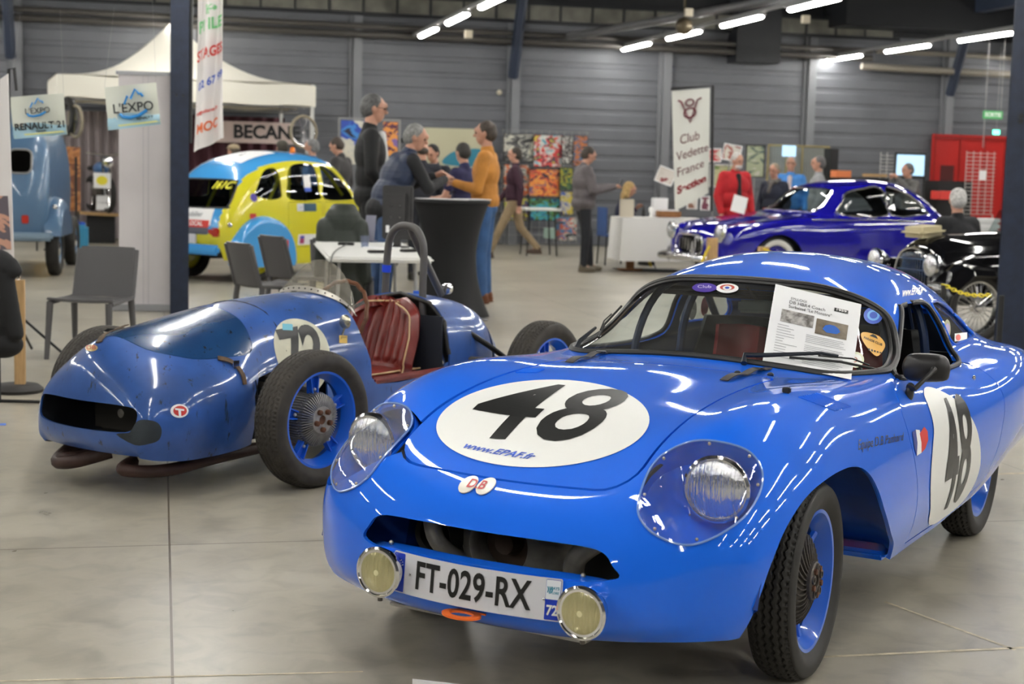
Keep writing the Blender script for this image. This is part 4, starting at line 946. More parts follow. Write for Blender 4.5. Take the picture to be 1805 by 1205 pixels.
# ================================================================== THE OLD OPEN RACING CAR
YAW2 = math.radians(-124.5); O2 = (-1.4004, 7.1472, 0)
racer = thing('open_racing_car', 'weathered blue open-wheel racing car with red seat, roll hoop and number 72', 'car', O2, YAW2)
C2F = np.array([math.cos(YAW2), math.sin(YAW2), 0]); C2L = np.array([-math.sin(YAW2), math.cos(YAW2), 0]); C2O = np.array(O2)
def c2ray(px, py): r = ray(px, py); o = CPOS-C2O; return Vector((o @ C2F, o @ C2L, o[2])), Vector((r @ C2F, r @ C2L, r[2]))
def worn(name, c, c2, scr=(.012, .018, .03), rough=.45):
    m = bpy.data.materials.new(name); m.use_nodes = True; nt = m.node_tree; N = nt.nodes; L = nt.links; p = N['Principled BSDF']
    tc = N.new('ShaderNodeTexCoord')
    n1 = N.new('ShaderNodeTexNoise'); n1.inputs['Scale'].default_value = 3.5; n1.inputs['Detail'].default_value = 7; L.new(tc.outputs['Object'], n1.inputs['Vector'])
    mx = N.new('ShaderNodeMixRGB'); mx.inputs[1].default_value = (*c2, 1); mx.inputs[2].default_value = (*c, 1); r = N.new('ShaderNodeValToRGB'); r.color_ramp.elements[0].position = .35; r.color_ramp.elements[1].position = .6
    L.new(n1.outputs['Fac'], r.inputs[0]); L.new(r.outputs[0], mx.inputs[0])
    mp = N.new('ShaderNodeMapping'); mp.inputs['Scale'].default_value = (26, 26, 5); L.new(tc.outputs['Object'], mp.inputs[0])
    n2 = N.new('ShaderNodeTexNoise'); n2.inputs['Scale'].default_value = 1.0; n2.inputs['Detail'].default_value = 8; n2.inputs['Roughness'].default_value = .7; L.new(mp.outputs[0], n2.inputs['Vector'])
    r2 = N.new('ShaderNodeValToRGB'); r2.color_ramp.elements[0].position = .60; r2.color_ramp.elements[1].position = .66; L.new(n2.outputs['Fac'], r2.inputs[0])
    m2 = N.new('ShaderNodeMixRGB'); m2.inputs[2].default_value = (*scr, 1); L.new(r2.outputs[0], m2.inputs[0]); L.new(mx.outputs[0], m2.inputs[1]); L.new(m2.outputs[0], p.inputs['Base Color'])
    p.inputs['Roughness'].default_value = rough; p.inputs['Specular IOR Level'].default_value = .3; p.inputs['Coat Weight'].default_value = .75; p.inputs['Coat Roughness'].default_value = .10
    MATS[name] = m; return m
M_rb = worn('worn_blue', (.028, .098, .36), (.016, .060, .22)); M_rh = worn('dark_blue_panel', (.010, .052, .15), (.010, .040, .12), rough=.25); M_rin = mat('racer_inside', (.02, .025, .035), .7)
NET2 = [
 st(-2.20, (-2.12,.10,.26), (-2.14,.095,.26), (-2.16,.085,.26), (-2.17,.07,.26), (-2.18,.055,.26), (-2.19,.04,.26), (-2.195,.02,.26), (-2.20,0,.26)),
 st(-2.20, (-2.08,.13,.26), (-2.11,.13,.30), (-2.14,.12,.34), (-2.17,.10,.37), (-2.19,.08,.385), (-2.205,.055,.39), (-2.215,.03,.39), (-2.22,0,.39)),
 st(-2.08, (-2.0,.19,.25), (-2.0,.20,.31), (-2.01,.20,.37), (-2.03,.175,.44), (-2.05,.14,.49), (-2.07,.10,.52), (-2.08,.05,.535), (-2.09,0,.54)),
 st(-1.90, (.235,.24), (.255,.31), (.26,.39), (.245,.48), (.21,.56), (.15,.62), (.08,.645), (0,.65)),
 st(-1.65, (.28,.22), (.30,.31), (.31,.41), (.30,.52), (.265,.61), (.195,.685), (.10,.72), (0,.73)),
 st(-1.38, (.32,.205), (.34,.30), (.345,.41), (.335,.53), (.295,.64), (.22,.715), (.12,.75), (0,.76)),
 st(-1.05, (.36,.20), (.38,.30), (.38,.42), (.36,.55), (.315,.66), (.235,.74), (.12,.775), (0,.785)),
 st(-.70, (.36,.20), (.38,.30), (.38,.43), (.36,.56), (.31,.68), (.23,.755), (.12,.79), (0,.80)),
 st(-.35, (.35,.195), (.37,.29), (.37,.42), (.35,.55), (.305,.665), (.225,.745), (.12,.785), (0,.795)),
 st(-.02, (.345,.19), (.37,.29), (.37,.41), (.35,.52), (.30,.62), (.225,.71), (.12,.755), (0,.77)),
 st(.18, (.385,.17), (.415,.28), (.42,.40), (.395,.495), (.33,.585), (.24,.675), (.125,.725), (0,.742)),
 st(.38, (.40,.16), (.435,.26), (.445,.38), (.415,.475), (.345,.55), (.245,.64), (.13,.69), (0,.712)),
 st(.55, (.39,.16), (.425,.25), (.435,.36), (.405,.455), (.34,.52), (.245,.595), (.13,.655), (0,.682)),
 st(.68, (.62,.365,.165), (.63,.395,.25), (.63,.40,.345), (.635,.375,.425), (.65,.32,.485), (.665,.235,.54), (.68,.125,.60), (.685,0,.635)),
 st(.75, (.67,.34,.17), (.68,.37,.25), (.685,.375,.335), (.695,.35,.405), (.71,.295,.455), (.73,.215,.495), (.75,.11,.535), (.755,0,.565)),
 st(.78, (.705,.325,.178), (.715,.35,.24), (.725,.352,.31), (.735,.33,.365), (.755,.28,.40), (.77,.20,.42), (.785,.10,.44), (.79,0,.455)),
 st(.79, (.72,.315,.182), (.735,.335,.225), (.745,.332,.275), (.76,.305,.31), (.775,.255,.325), (.787,.18,.33), (.797,.09,.335), (.80,0,.338)),
 st(.785, (.73,.305,.187), (.743,.315,.208), (.753,.30,.23), (.765,.27,.24), (.775,.225,.24), (.782,.16,.238), (.787,.08,.238), (.79,0,.238)),
 st(.74, (.715,.29,.188), (.72,.28,.188), (.725,.26,.188), (.73,.235,.188), (.735,.195,.187), (.74,.14,.187), (.743,.07,.186), (.745,0,.186)),
]
SH2 = Shell(net_surface(NET2, 170, 91), .010)
def c2px(px, py, off=0.0): o, d = c2ray(px, py); return SH2.hit(o, d, off)
_c1 = c1px
def use(fn):
    global c1px; c1px = fn
M2 = smooth2d([(-.305, .355), (-.30, .395), (-.22, .408), (0, .410), (.22, .408), (.30, .395), (.312, .345), (.29, .305), (.20, .292), (0, .288), (-.20, .292), (-.29, .31)], 4)
COCK = smooth2d([(-.27, -.68), (0, -.64), (.27, -.68), (.34, -.76), (.36, -1.05), (.36, -1.25), (.33, -1.35), (.24, -1.375), (-.24, -1.375), (-.33, -1.35), (-.36, -1.25), (-.36, -1.05), (-.34, -.76)], 3)
SIDEC = [(.13, .12), (.15, .40), (.10, .475), (-.08, .50), (-.28, .49), (-.38, .40), (-.40, .12)]
TAILC = smooth2d([(-2.03, .30), (-1.97, .50), (-1.93, .54), (-1.90, .50), (-1.92, .30)], 3)
BN2 = smooth2d([(-.33, .10), (-.33, .30), (-.29, .46), (-.18, .575), (0, .60), (.18, .575), (.29, .46), (.33, .30), (.33, .10), (.25, .04), (0, .02), (-.25, .04)], 4)
full2 = SH2.me.copy()
cut2 = [MB().prism(M2, .5, 1.0, 'yz'), slab(COCK, (0, 0, 0), (0, 1, 0), (1, 0, 0), -1.2, -.45)]
for s in (1, -1): cut2 += [side(flipx(SIDEC), .25, .6, s), side(flipx(TAILC), .12, .4, s)]
# cockpit sides cut low for the driver
cut2.append(slab([(-.64, .72), (-.66, .60), (-.70, .48), (-.70, .40), (-.74, .362), (-.90, .355), (-1.30, .37), (-1.392, .42), (-1.392, .9), (-.64, .9)], (0, 0, 0), (1, 0, 0), (0, 0, 1), -.6, .6))
cut2.append(slab(BN2, (0, 0, 0), (0, 1, 0), (1, 0, 0), -1.2, -.48))
bn2 = boolean(full2.copy(), [slab(inset(BN2, .003), (0, 0, 0), (0, 1, 0), (1, 0, 0), -1.2, -.48)], 'INTERSECT')
TG = slab([(-1.392, .1), (-1.376, .1), (-1.376, .9), (-1.392, .9)][::1], (0, 0, 0), (1, 0, 0), (0, 0, 1), -.6, .6); cut2.append(TG)
SH2.cut(cut2)
mesh_obj('body', SH2.me, [M_rb, M_rin], racer)
bo2 = mesh_obj('bonnet', bn2, [M_rh, M_rin], racer)
use(c2px)
def rp(px, py, off=.003): return c2px(px, py, off)
# seams
pts = [SH2.hit((x, y, 1.2), (0, 0, -1), .001) for x, y in [(-.14, -.33+.066*i) for i in range(11)]]
MB().tube([p for p in pts if p], .003, 5).build('body_seam', M_gap, racer)
MB().tube([SH2.hit((.13-.0*z, 1.0, z), (0, -1, 0), .0) for z in [.20+.03*i for i in range(10)]], .004, 5).build('body_seam', M_gap, racer)
# chassis, floor, dark tub
M_chas = mat('chassis_brown', (.05, .022, .016), .6, noise=.4)
ch = MB()
for s in (1, -1): ch.tube(catmull([(.60, s*.12, .13), (.72, s*.20, .12), (.55, s*.30, .11), (.1, s*.30, .13), (-1.9, s*.22, .15)], 6), .028, 10)
ch.tube(catmull([(.55, -.30, .16), (.70, -.26, .10), (.74, -.10, .12), (.62, 0, .16)], 6), .03, 10); ch.build('chassis_tube', M_chas, racer)
MB().box((-.6, 0, .19), (2.4, .66, .012)).box((-1.38, 0, .42), (.012, .60, .46)).box((-.58, 0, .42), (.012, .6, .46)).build('floor_pan', M_rin, racer, smooth=False)
MB().box((.30, 0, .33), (.5, .45, .25), bev=.04).build('engine', mat('engine_dark', (.03, .028, .025), .5, metal=.4), racer)
MB().lathe([(.0, 0), (.012, .0), (.02, .008), (.0, .012)], 20, 'x', org=(.60, .05, .335)).build('crank_boss', M_alu, racer)
# suspension
for s in (1, -1):
    sp = MB()
    sp.tube([(0, s*.25, .36), (0, s*.62, .34)], .018, 8).tube([(.05, s*.2, .44), (-.0, s*.60, .42)], .014, 8).box((.0, s*.40, .46), (.06, .45, .02), rot=(s*-.1, 0, 0))
    sp.build('front_suspension', M_cast, racer); MB().tube([(-1.9, s*.15, .33), (-1.9, s*.60, .31)], .03, 10).build('rear_axle_tube', M_cast, racer)
MB().tube(catmull([(-1.60, .30, .40), (-1.85, .38, .36), (-2.02, .33, .28)], 6), .022, 10).build('exhaust_pipe', mat('pipe_black', (.02, .02, .02), .4, metal=.5), racer)
MB().tube(catmull([(-1.55, .20, .62), (-1.75, .34, .47), (-1.98, .38, .33)], 6), .016, 8).build('radius_rod', mat('pipe_black'), racer)
# wheels
for (x, y, rz, nm) in ((0, .625, math.radians(-2), 'front_wheel'), (0, -.745, PI-math.radians(2), 'front_wheel'), (-1.93, .59, 0, 'rear_wheel'), (-1.93, -.66, PI, 'rear_wheel')):
    wheel(racer, nm, (x, y, .305), rz, R=.31, W=.155, rim=.212, kind='racer', tyre=M_tyre_d)
# seat
M_hide = mat('red_hide', (.20, .022, .016), .30, noise=.35, nscale=9, bump=.5, bscale=11)
M_pipe2 = mat('cream_piping', (.55, .38, .2), .5)
def seatf(u, v):
    a = (v-.5)*2; w = .235*(1-.18*max(0, u-.55)/.45)*(1 if u < .8 else math.sqrt(max(.05, 1-((u-.8)/.2)**2*.75)))
    return (-1.245-.13*u+.10*abs(a)**2.2+.010*math.cos(v*PI*14)*(u > .15), a*w, .34+.375*u)
s0 = MB().grid(seatf, 30, 84).build('seat_back', M_hide, racer, solid=.06)
pp_ = [Vector(seatf(u, 1))+Vector((.03, 0, 0)) for u in [i/20 for i in range(21)]]+[Vector(seatf(1, 1-i/14))+Vector((.03, 0, 0)) for i in range(1, 15)]+[Vector(seatf(1-i/20, 0))+Vector((.03, 0, 0)) for i in range(1, 21)]
MB().tube(pp_, .005, 6).build('piping', M_pipe2, s0)
s1_ = MB().box((-1.10, 0, .335), (.46, .44, .08), bev=.03).build('seat_cushion', M_hide, racer); MB().tube([(-.88, -.21, .375), (-.88, .21, .375), (-1.3, .215, .375)], .005, 6).build('piping', M_pipe2, s1_)
MB().box((-1.04, .345, .372), (.66, .09, .035), rot=(.2, 0, 0), bev=.012).build('side_pad', M_hide, racer)
# roll hoop and brace
M_hoop = mat('hoop_grey', (.085, .08, .078), .35)
MB().tube(catmull([(-1.42, -.135, .45), (-1.42, -.13, .75), (-1.43, -.125, .98), (-1.43, -.10, 1.07), (-1.43, -.045, 1.115), (-1.43, .045, 1.115), (-1.43, .10, 1.07), (-1.43, .125, .98), (-1.42, .13, .75), (-1.40, .16, .45)], 6), .0205, 14).build('roll_hoop', M_hoop, racer)
MB().tube(catmull([(-1.44, .02, 1.11), (-1.56, .02, .95), (-1.72, .03, .73)], 5), .021, 12).build('hoop_brace', M_hoop, racer)
MB().tube([(-1.424, -.128, .86), (-1.426, -.127, .90)], .0255, 14).build('blue_tape', mat('tape_blue', (.01, .06, .7), .4), racer)
MB().tube([(-1.395, -.30, .60), (-1.395, -.20, .715), (-1.395, 0, .755), (-1.395, .20, .715), (-1.395, .30, .62), (-1.395, .335, .45)], .012, 8).build('cockpit_rim', M_black, racer)
MB().lathe([(.0, .03), (.022, .03), (.024, .0)], 20, 'z', org=(-1.50, .03, .735)).build('filler_cap', mat('cap_blue', (.02, .10, .5), .3), racer)
tl = MB().lathe([(.0, 0), (.03, .0), (.032, .03), (.02, .035), (.0, .036)], 20, 'x', org=(-1.76, .05, .765)); tl.build('tail_lamp', M_chrome, racer)
MB().lathe([(.0, -.003), (.024, -.002), (.027, .004)], 20, 'x', org=(-1.765, .05, .765)).build('tail_lens', M_redink, racer)
# steering wheel, screen, mirror
M_wood = mat('steering_brown', (.16, .06, .025), .4, noise=.5, nscale=30); M_stp = mat('screen_strip', (.55, .52, .46), .4, metal=.7)
cx = Vector((-.895, -.01, .665)); axn = Vector((.86, 0, .30)).normalized(); e1 = Vector((0, 1, 0)); e2 = axn.cross(e1)
stw = MB().tube([cx+(e1*math.cos(a)+e2*math.sin(a))*(.185+.003*math.cos(16*a)) for a in [2*PI*i/96 for i in range(96)]], .0115, 8, closed=True).build('steering_wheel', M_wood, racer)
sk = MB()
for a in (.5, PI-.5, 3*PI/2): sk.box(cx+(e1*math.cos(a)+e2*math.sin(a))*.09, (.004, .17, .022), rot=(a if abs(a-3*PI/2) > .1 else PI/2, -.33, 0))
sk.lathe([(.0, .0), (.03, .0), (.03, .02), (.0, .02)], 16, 'x', org=tuple(cx)); sk.build('steering_spokes', M_chrome, stw)
def hoopf(v, x, off): y = (v-.5)*.60; h = SH2.hit((x-.35*abs(v-.5)**2*.9, y*(1.0), 1.3), (0, 0, -1), off); return h
G_ps = glassmat('screen_perspex', (.88, .87, .80), film=.22, filmcol=(.6, .55, .45), rough=.15)
sb = [hoopf(v, -.60, .004) for v in [i/30 for i in range(31)]]
def scr(u, v):
    b = sb[int(round(v*30))]; k_ = math.sin(PI*min(1, max(0, v)))**.6; hh = .155*k_
    return b+Vector((-.13*u*k_-.02*u, 0, hh*u+.0*u)) - Vector((0, b.y*.14*u, 0))
MB().grid(scr, 10, 31).build('aero_screen', G_ps, racer, fix=False)
MB().grid(lambda u, v: scr(.16*u, v)+Vector((.004, 0, .002)), 3, 31).build('screen_strip', M_stp, racer, solid=.003)
rv = MB()
for i in range(1, 15): rv.ball(scr(.08, i/15)+Vector((.007, 0, .004)), .0045, 6, 4)
rv.build('screen_rivet', M_cast, racer)
mb0 = rp(582, 580, .0)
q = rp(603, 590, 0)
MB().tube([q, q+Vector((.0, .02, .05))], .005, 6).lathe([(.0, .012), (.02, .010), (.033, .002), (.035, -.006), (.0, -.008)], 24, 'x', org=tuple(q+Vector((-.0, .015, .065)))).build('round_mirror', mat('mirror_brass', (.5, .47, .38), .25, metal=.9, noise=.3), racer)
# number, badges, straps
M_cream = mat('aged_white', (.70, .68, .52), .45, noise=.25, nscale=8)
DC = SH2.hit((-.50, 1.5, .60), (0, -1, 0), 0)
n72 = Vector((0, .80, .60)); W2 = dict(org=(-.24, .33, .545), ux=(-1, 0, 0), uy=(0, -.60, .80))
MB().add(*SH2.lay(*poly2d(ellipse(.175, .175, 48)), W2['org'], W2['ux'], W2['uy'], off=.0025, edge=.02)).build('roundel', M_cream, racer, angle=60, fix=False)
MB().add(*SH2.lay(*text2d('72', .305, bold=.012, sx=.85), (-.245, .335, .550), W2['ux'], W2['uy'], off=.004, edge=.02)).build('race_number', M_ink, racer, smooth=False, fix=False)
def stick(px, py, w_, h_, m_, off=.004, rotz=0): return MB().add(*pxpoly([(px-w_, py-h_), (px+w_, py-h_+w_*.1), (px+w_, py+h_), (px-w_, py+h_-w_*.1)], off, smooth=False)).build('sticker', m_, racer, smooth=False, fix=False)
stick(506, 577, 9, 6, mat('st_teal', (.15, .45, .55), .4), .005); stick(524, 570, 10, 4, M_cream, .0055); stick(604, 598, 7, 7, mat('st_gold', (.65, .42, .08), .5))
ptxt('JPM', rect4(599, 593, 609, 598), M_ink, 'sticker_print', parent=racer, off=.005)
TC = (316, 723); disc(TC[0], TC[1]+1, 16, 12, M_wht, 'badge', .0025, racer); disc(TC[0]+1, TC[1]+1, 12, 9, mat('st_red2', (.55, .04, .03), .4), 'badge_print', .0035, racer)
ptxt('T', [(TC[0]-8, TC[1]-4), (TC[0]+8, TC[1]-2), (TC[0]+8, TC[1]+11), (TC[0]-6, TC[1]+10)], M_wht, 'badge_print', .0045, racer, bold=.05)
disc(162, 614, 11, 6, mat('badge_gold', (.55, .45, .22), .35, metal=.5), 'badge', .004, racer); ptxt('DB', rect4(154, 610, 170, 617), M_redink, 'badge_print', .006, racer)
disc(118, 632, 5, 3, M_cream, 'sticker', .003, racer)
def strap2(PTS, w, parent=racer):
    V = [rp(x, y, .006+.006*(i % 2)) for i, (x, y) in enumerate(PTS)]; V = [v for v in V if v]; V = catmull(V, 4); out = []
    for i in range(len(V)):
        t = (V[min(i+1, len(V)-1)]-V[max(i-1, 0)]).normalized(); nn = (SH2.near(V[i], .02)-SH2.near(V[i], 0)).normalized(); s_ = t.cross(nn).normalized()*w/2; out += [V[i]-s_, V[i]+s_]
    return MB().add(out, [(2*i, 2*i+1, 2*i+3, 2*i+2) for i in range(len(V)-1)]).build('leather_strap', mat('old_leather', (.10, .055, .025), .6, noise=.5, nscale=30), parent, solid=.005)
a_ = strap2([(175, 605), (188, 592), (200, 583), (225, 577)], .028); MB().box(tuple(rp(195, 588, .014)), (.035, .04, .006), rot=(0, .3, .3)).build('buckle', M_chrome, a_)
a_ = strap2([(383, 632), (402, 638), (416, 646), (425, 662), (430, 678)], .024); MB().box(tuple(rp(413, 644, .014)), (.035, .006, .03)).build('buckle', M_chrome, a_)
# worn dark patch by the mouth
MB().add(*pxpoly([(242, 742), (262, 740), (278, 745), (285, 758), (280, 775), (262, 782), (238, 784), (205, 765), (228, 762)], .0015, n=3)).build('bare_patch', mat('bare_dark', (.02, .028, .035), .5, noise=.4), racer, smooth=False, fix=False)
use(_c1)
# ================================================================== PEOPLE
def blob(prims, vox, sm=3):
    mb = MB()
    for p in prims:
        if p[0] == 'c':
            _, a, b, ra, rb = p; a, b = Vector(a), Vector(b); n = 5
            mb.tube([a.lerp(b, i/n) for i in range(n+1)], [ra+(rb-ra)*i/n for i in range(n+1)], 12); mb.ball(a, ra, 12, 8); mb.ball(b, rb, 12, 8)
        else:
            _, c, r, R = p; mb.ball(c, r, 16, 10, R)
    me = mb.mesh('b'); o = bpy.data.objects.new('b', me); COL.objects.link(o)
    md = o.modifiers.new('r', 'REMESH'); md.mode = 'VOXEL'; md.voxel_size = vox; md.use_smooth_shade = True
    md = o.modifiers.new('s', 'SMOOTH'); md.iterations = sm; md.factor = .5
    bpy.context.view_layer.update(); r = bpy.data.meshes.new_from_object(o.evaluated_get(bpy.context.evaluated_depsgraph_get()))
    bpy.data.objects.remove(o); bpy.data.meshes.remove(me); r.polygons.foreach_set('use_smooth', [True]*len(r.polygons)); return r
def raw(name, me, m_, parent):
    me.materials.clear(); me.materials.append(m_); o = bpy.data.objects.new(name, me); COL.objects.link(o); o.parent = parent; return o
SKIN = mat('skin', (.50, .26, .18), .5, noise=.12, nscale=18)
def person(label, loc, face, H=1.75, top=(.02, .02, .03), legs=(.02, .025, .05), hair=(.05, .04, .035), shoe=(.02, .018, .015), bulk=1.0, lean=0.0, side_lean=0.0,
           le=(-.26, -.02, 1.12), lw=(-.25, .10, .88), re=(.26, -.02, 1.12), rw=(.25, .10, .88), lk=(-.10, .02, .50), la=(-.11, -.01, .09), rk=(.10, .02, .50), ra=(.11, -.01, .09),
           hem=.86, head=(0, 0), vox=.012, sleeves='long', vest=None, collar=None, beard=None, cap=None, glasses=False, bald=False, hairlen=0, pelvis=(0, 0), skirt=False, group=None, rough=.75, hips=.93, curl=.5, inner=None):
    """face: heading in degrees (0 = away from the camera along +y, 90 = to image left)"""
    p = thing('person', label, 'person', loc, math.radians(face), group); s = H/1.75; p.scale = (s, s, s)
    pv = Vector((0, 0, .93)); RL = Euler((-lean, side_lean, 0)).to_matrix()
    def U(q): return RL @ (Vector(q)-pv)+pv+Vector((pelvis[0], pelvis[1], 0))   # upper body
    def Dn(q): return Vector(q)
    dz = hips-.93
    HH = Euler((-lean*.4-head[1], side_lean*.3, head[0])).to_matrix(); nk = U((0, 0, 1.50)); sh = Vector((0, 0, dz))
    def Hd(q): return HH @ (Vector(q)-Vector((0, 0, 1.50)))+nk
    hc_ = Hd((0, .02, 1.645))
    A = {k: (U(v)+sh) for k, v in dict(le=le, lw=lw, re=re, rw=rw, ls=(-.175, -.01, 1.41), rs=(.175, -.01, 1.41)).items()}
    Ub = lambda q: U(q)+sh
    lh, rh = Vector((-.09, 0, .91))+sh+Vector((pelvis[0], pelvis[1], 0)), Vector((.09, 0, .91))+sh+Vector((pelvis[0], pelvis[1], 0))
    Hs = lambda q: Hd(q)+sh
    B = [('e', Hs((0, .012, 1.655)), (.074, .092, .098), HH), ('e', Hs((0, .035, 1.60)), (.058, .066, .075), HH), ('e', Hs((0, .055, 1.555)), (.032, .03, .022), HH),
         ('c', Hs((0, .098, 1.655)), Hs((0, .118, 1.622)), .010, .014), ('c', Hs((0, .09, 1.675)), Hs((0, .09, 1.675)), .03, .03),
         ('e', Hs((-.075, .0, 1.635)), (.010, .018, .030), HH), ('e', Hs((.075, .0, 1.635)), (.010, .018, .030), HH), ('e', Hs((0, .092, 1.585)), (.024, .012, .009), HH),
         ('c', Hs((0, .0, 1.57)), Ub((0, -.01, 1.42)), .052, .062), ('c', Ub((-.14, -.01, 1.39)), Ub((.14, -.01, 1.39)), .055, .055), ('e', Ub((0, .0, 1.22)), (.14, .09, .22), RL), ('e', Ub((0, 0, .98)), (.13, .09, .12), RL)]
    for h_, k_, a_ in ((lh, lk, la), (rh, rk, ra)): B += [('c', h_, k_, .07, .05), ('c', k_, a_, .045, .032), ('c', a_, Vector(a_)+Vector((0, .10, -.04)), .03, .025)]
    for sd, S_, E_, W_ in ((-1, 'ls', 'le', 'lw'), (1, 'rs', 're', 'rw')):
        B += [('c', A[S_], A[E_], .046, .036), ('c', A[E_], A[W_], .036, .024)]
        d = (A[W_]-A[E_]).normalized(); x = d.cross(Vector((0, 0, 1))); x = x.normalized() if x.length > .3 else Vector((1, 0, 0)); y = x.cross(d).normalized(); w = A[W_]
        if abs(d.z) > .6: x = Vector((0, 1, 0)); x = (x-d*x.dot(d)).normalized(); y = x.cross(d)*sd
        B.append(('c', w, w+d*.07, .024, .028))
        for q in range(4):
            b0 = w+d*.075+x*(.0135*(q-1.5)*2*.85); L = (.030, .034, .032, .025)[q]; d1 = (d-y*curl*.6).normalized(); d2 = (d-y*curl*1.6).normalized()
            B += [('c', w+d*.05+x*(.011*(q-1.5)*2*.8), b0, .0115, .0105), ('c', b0, b0+d1*L, .0105, .0095), ('c', b0+d1*L, b0+d1*L+d2*L*.9, .0095, .008)]
        t0 = w+d*.03-x*.022*1; B += [('c', t0, t0-x*.022+d*.03-y*.012, .0125, .011), ('c', t0-x*.022+d*.03-y*.012, t0-x*.022+d*.058-y*.02, .0105, .009)]
    raw('body', blob(B, vox*.8, 2), SKIN, p)
    mt = lambda c, r=rough: mat('cloth_%d_%d_%d' % tuple(int(v*1000) for v in c), c, r, noise=.25, nscale=9, bump=.5, bscale=22)
    k = bulk; ht = .87
    T = [('e', Ub((0, .0, 1.27)), (.185*k, .125*k, .20), RL), ('e', Ub((0, .01, 1.08)), (.168*k, .125*k, .19), RL), ('c', Ub((-.15, -.01, 1.40)), Ub((.15, -.01, 1.40)), .070*k, .070*k),
         ('e', Ub((0, .0, hem+.12)), (.172*k, .128*k, .13), RL), ('c', Ub((0, -.01, 1.44)), Ub((0, -.005, 1.485)), .074, .066)]
    for S_, E_, W_ in (('ls', 'le', 'lw'), ('rs', 're', 'rw')):
        if sleeves == 'none': continue
        e = A[E_]; w = A[W_]-(A[W_]-A[E_]).normalized()*.015
        if sleeves == 'short': T.append(('c', A[S_], A[S_].lerp(e, .6), .062*k, .058*k)); continue
        if sleeves == 'rolled': w = e.lerp(A[W_], .35)
        T += [('c', A[S_], e, .064*k, .050*k), ('c', e, w, .050*k, .038*k)]
    raw('jacket' if bulk > 1.05 else 'shirt', blob(T, vox, 9), mt(top), p)
    if inner: raw('undershirt', blob([('c', Ub((0, .085*k, 1.42)), Ub((0, .125*k, 1.12)), .04, .035)], .01, 2), mt(inner), p)
    if vest:
        Vv = [(a, b, tuple(q*1.07 for q in c), d) if a == 'e' else (a, b, c, d*1.0+.012, e_+.012) for (a, b, c, d, *e_) in [] ]
        Vv = [('e', Ub((0, .0, 1.27)), (.20*k, .142*k, .205), RL), ('e', Ub((0, .01, 1.08)), (.19*k, .145*k, .19), RL), ('c', Ub((-.13, -.01, 1.40)), Ub((.13, -.01, 1.40)), .084*k, .084*k), ('e', Ub((0, .01, hem+.14)), (.178*k, .13*k, .13), RL), ('c', Ub((0, -.01, 1.44)), Ub((0, -.005, 1.50)), .078, .07)]
        raw('vest', blob(Vv, vox, 3), mat('quilt_%d' % int(vest[2]*1000), vest, .5, bump=1.0, bscale=5, aniso_scale=(.2, .2, 6)), p)
    if skirt: L_ = [('e', Vector((0, 0, .90))+sh, (.17, .14, .12), None), ('c', lh, lk, .11, .13), ('c', rh, rk, .11, .13), ('c', lk, la, .13, .15), ('c', rk, ra, .13, .15)]
    else: L_ = [('e', Vector((pelvis[0], pelvis[1], .93))+sh, (.158, .125, .11), None), ('c', lh, lk, .090, .068), ('c', lk, Vector(la)+Vector((0, 0, .01)), .066, .052), ('c', rh, rk, .090, .068), ('c', rk, Vector(ra)+Vector((0, 0, .01)), .066, .052)]
    raw('trousers' if not skirt else 'skirt', blob(L_, vox, 3), mt(legs), p)
    for a_ in (la, ra):
        a_ = Vector(a_); raw('shoe', blob([('e', a_+Vector((0, .06, -.045)), (.045, .135, .036), None), ('c', a_+Vector((0, -.02, -.01)), a_+Vector((0, .02, -.03)), .045, .048), ('e', a_+Vector((0, .05, -.075)), (.044, .135, .016), None)], .009, 2), mt(shoe, .5), p)
    mh = mat('hair_%d' % int(hair[0]*1000), hair, .6, noise=.5, nscale=45, bump=.6, bscale=90)
    if not bald:
        Hh = [('e', Hs((0, -.010, 1.675)), (.083, .094, .090), HH), ('e', Hs((0, -.035, 1.64)), (.080, .075, .085), HH)]
        if hairlen: Hh += [('e', Hs((0, -.04, 1.60-hairlen*.5)), (.085, .06, .08+hairlen*.5), HH), ('c', Hs((-.075, .0, 1.62)), Hs((-.07, .0, 1.62-hairlen)), .02, .03), ('c', Hs((.075, .0, 1.62)), Hs((.07, .0, 1.62-hairlen)), .02, .03)]
        raw('hair', blob(Hh, .008, 2), mh, p)
    else: raw('hair', blob([('e', Hs((0, -.035, 1.63)), (.079, .068, .05), HH)], .008, 2), mh, p)
    if cap: raw('cap', blob([('e', Hs((0, -.0, 1.70)), (.088, .105, .065), HH), ('e', Hs((0, .09, 1.695)), (.06, .06, .01), HH)], .008, 2), mt(cap), p)
    if beard: raw('beard', blob([('e', Hs((0, .055, 1.57)), (.055, .052, .042), HH)], .008, 2), mat('beard_%d' % int(beard[0]*1000), beard, .8, bump=.6, bscale=80), p)
    if collar: raw('scarf', blob([('c', Ub((-.06, .05, 1.46)), Ub((.06, .05, 1.46)), .045, .045), ('c', Ub((-.06, -.04, 1.48)), Ub((.06, -.04, 1.48)), .045, .045), ('c', Ub((0, .09, 1.44)), Ub((0.02, .13, 1.30)), .04, .035)], .012, 2), mt(collar), p)
    for sx_ in (-1, 1): 
        e_ = MB().ball(Hs((sx_*.030, .093, 1.648)), .0105, 10, 8).build('eye', mat('eye_dark', (.03, .02, .015), .2), p)
    if glasses:
        g = MB()
        for sx_ in (-1, 1): g.tube([Hs((sx_*.032+.023*math.cos(a), .112, 1.648+.018*math.sin(a))) for a in [2*PI*i/16 for i in range(16)]], .0022, 5, closed=True); g.tube([Hs((sx_*.055, .11, 1.652)), Hs((sx_*.078, .0, 1.65))], .002, 5)
        g.tube([Hs((-.009, .112, 1.65)), Hs((.009, .112, 1.65))], .002, 5); g.build('spectacles', M_black, p)
    return p
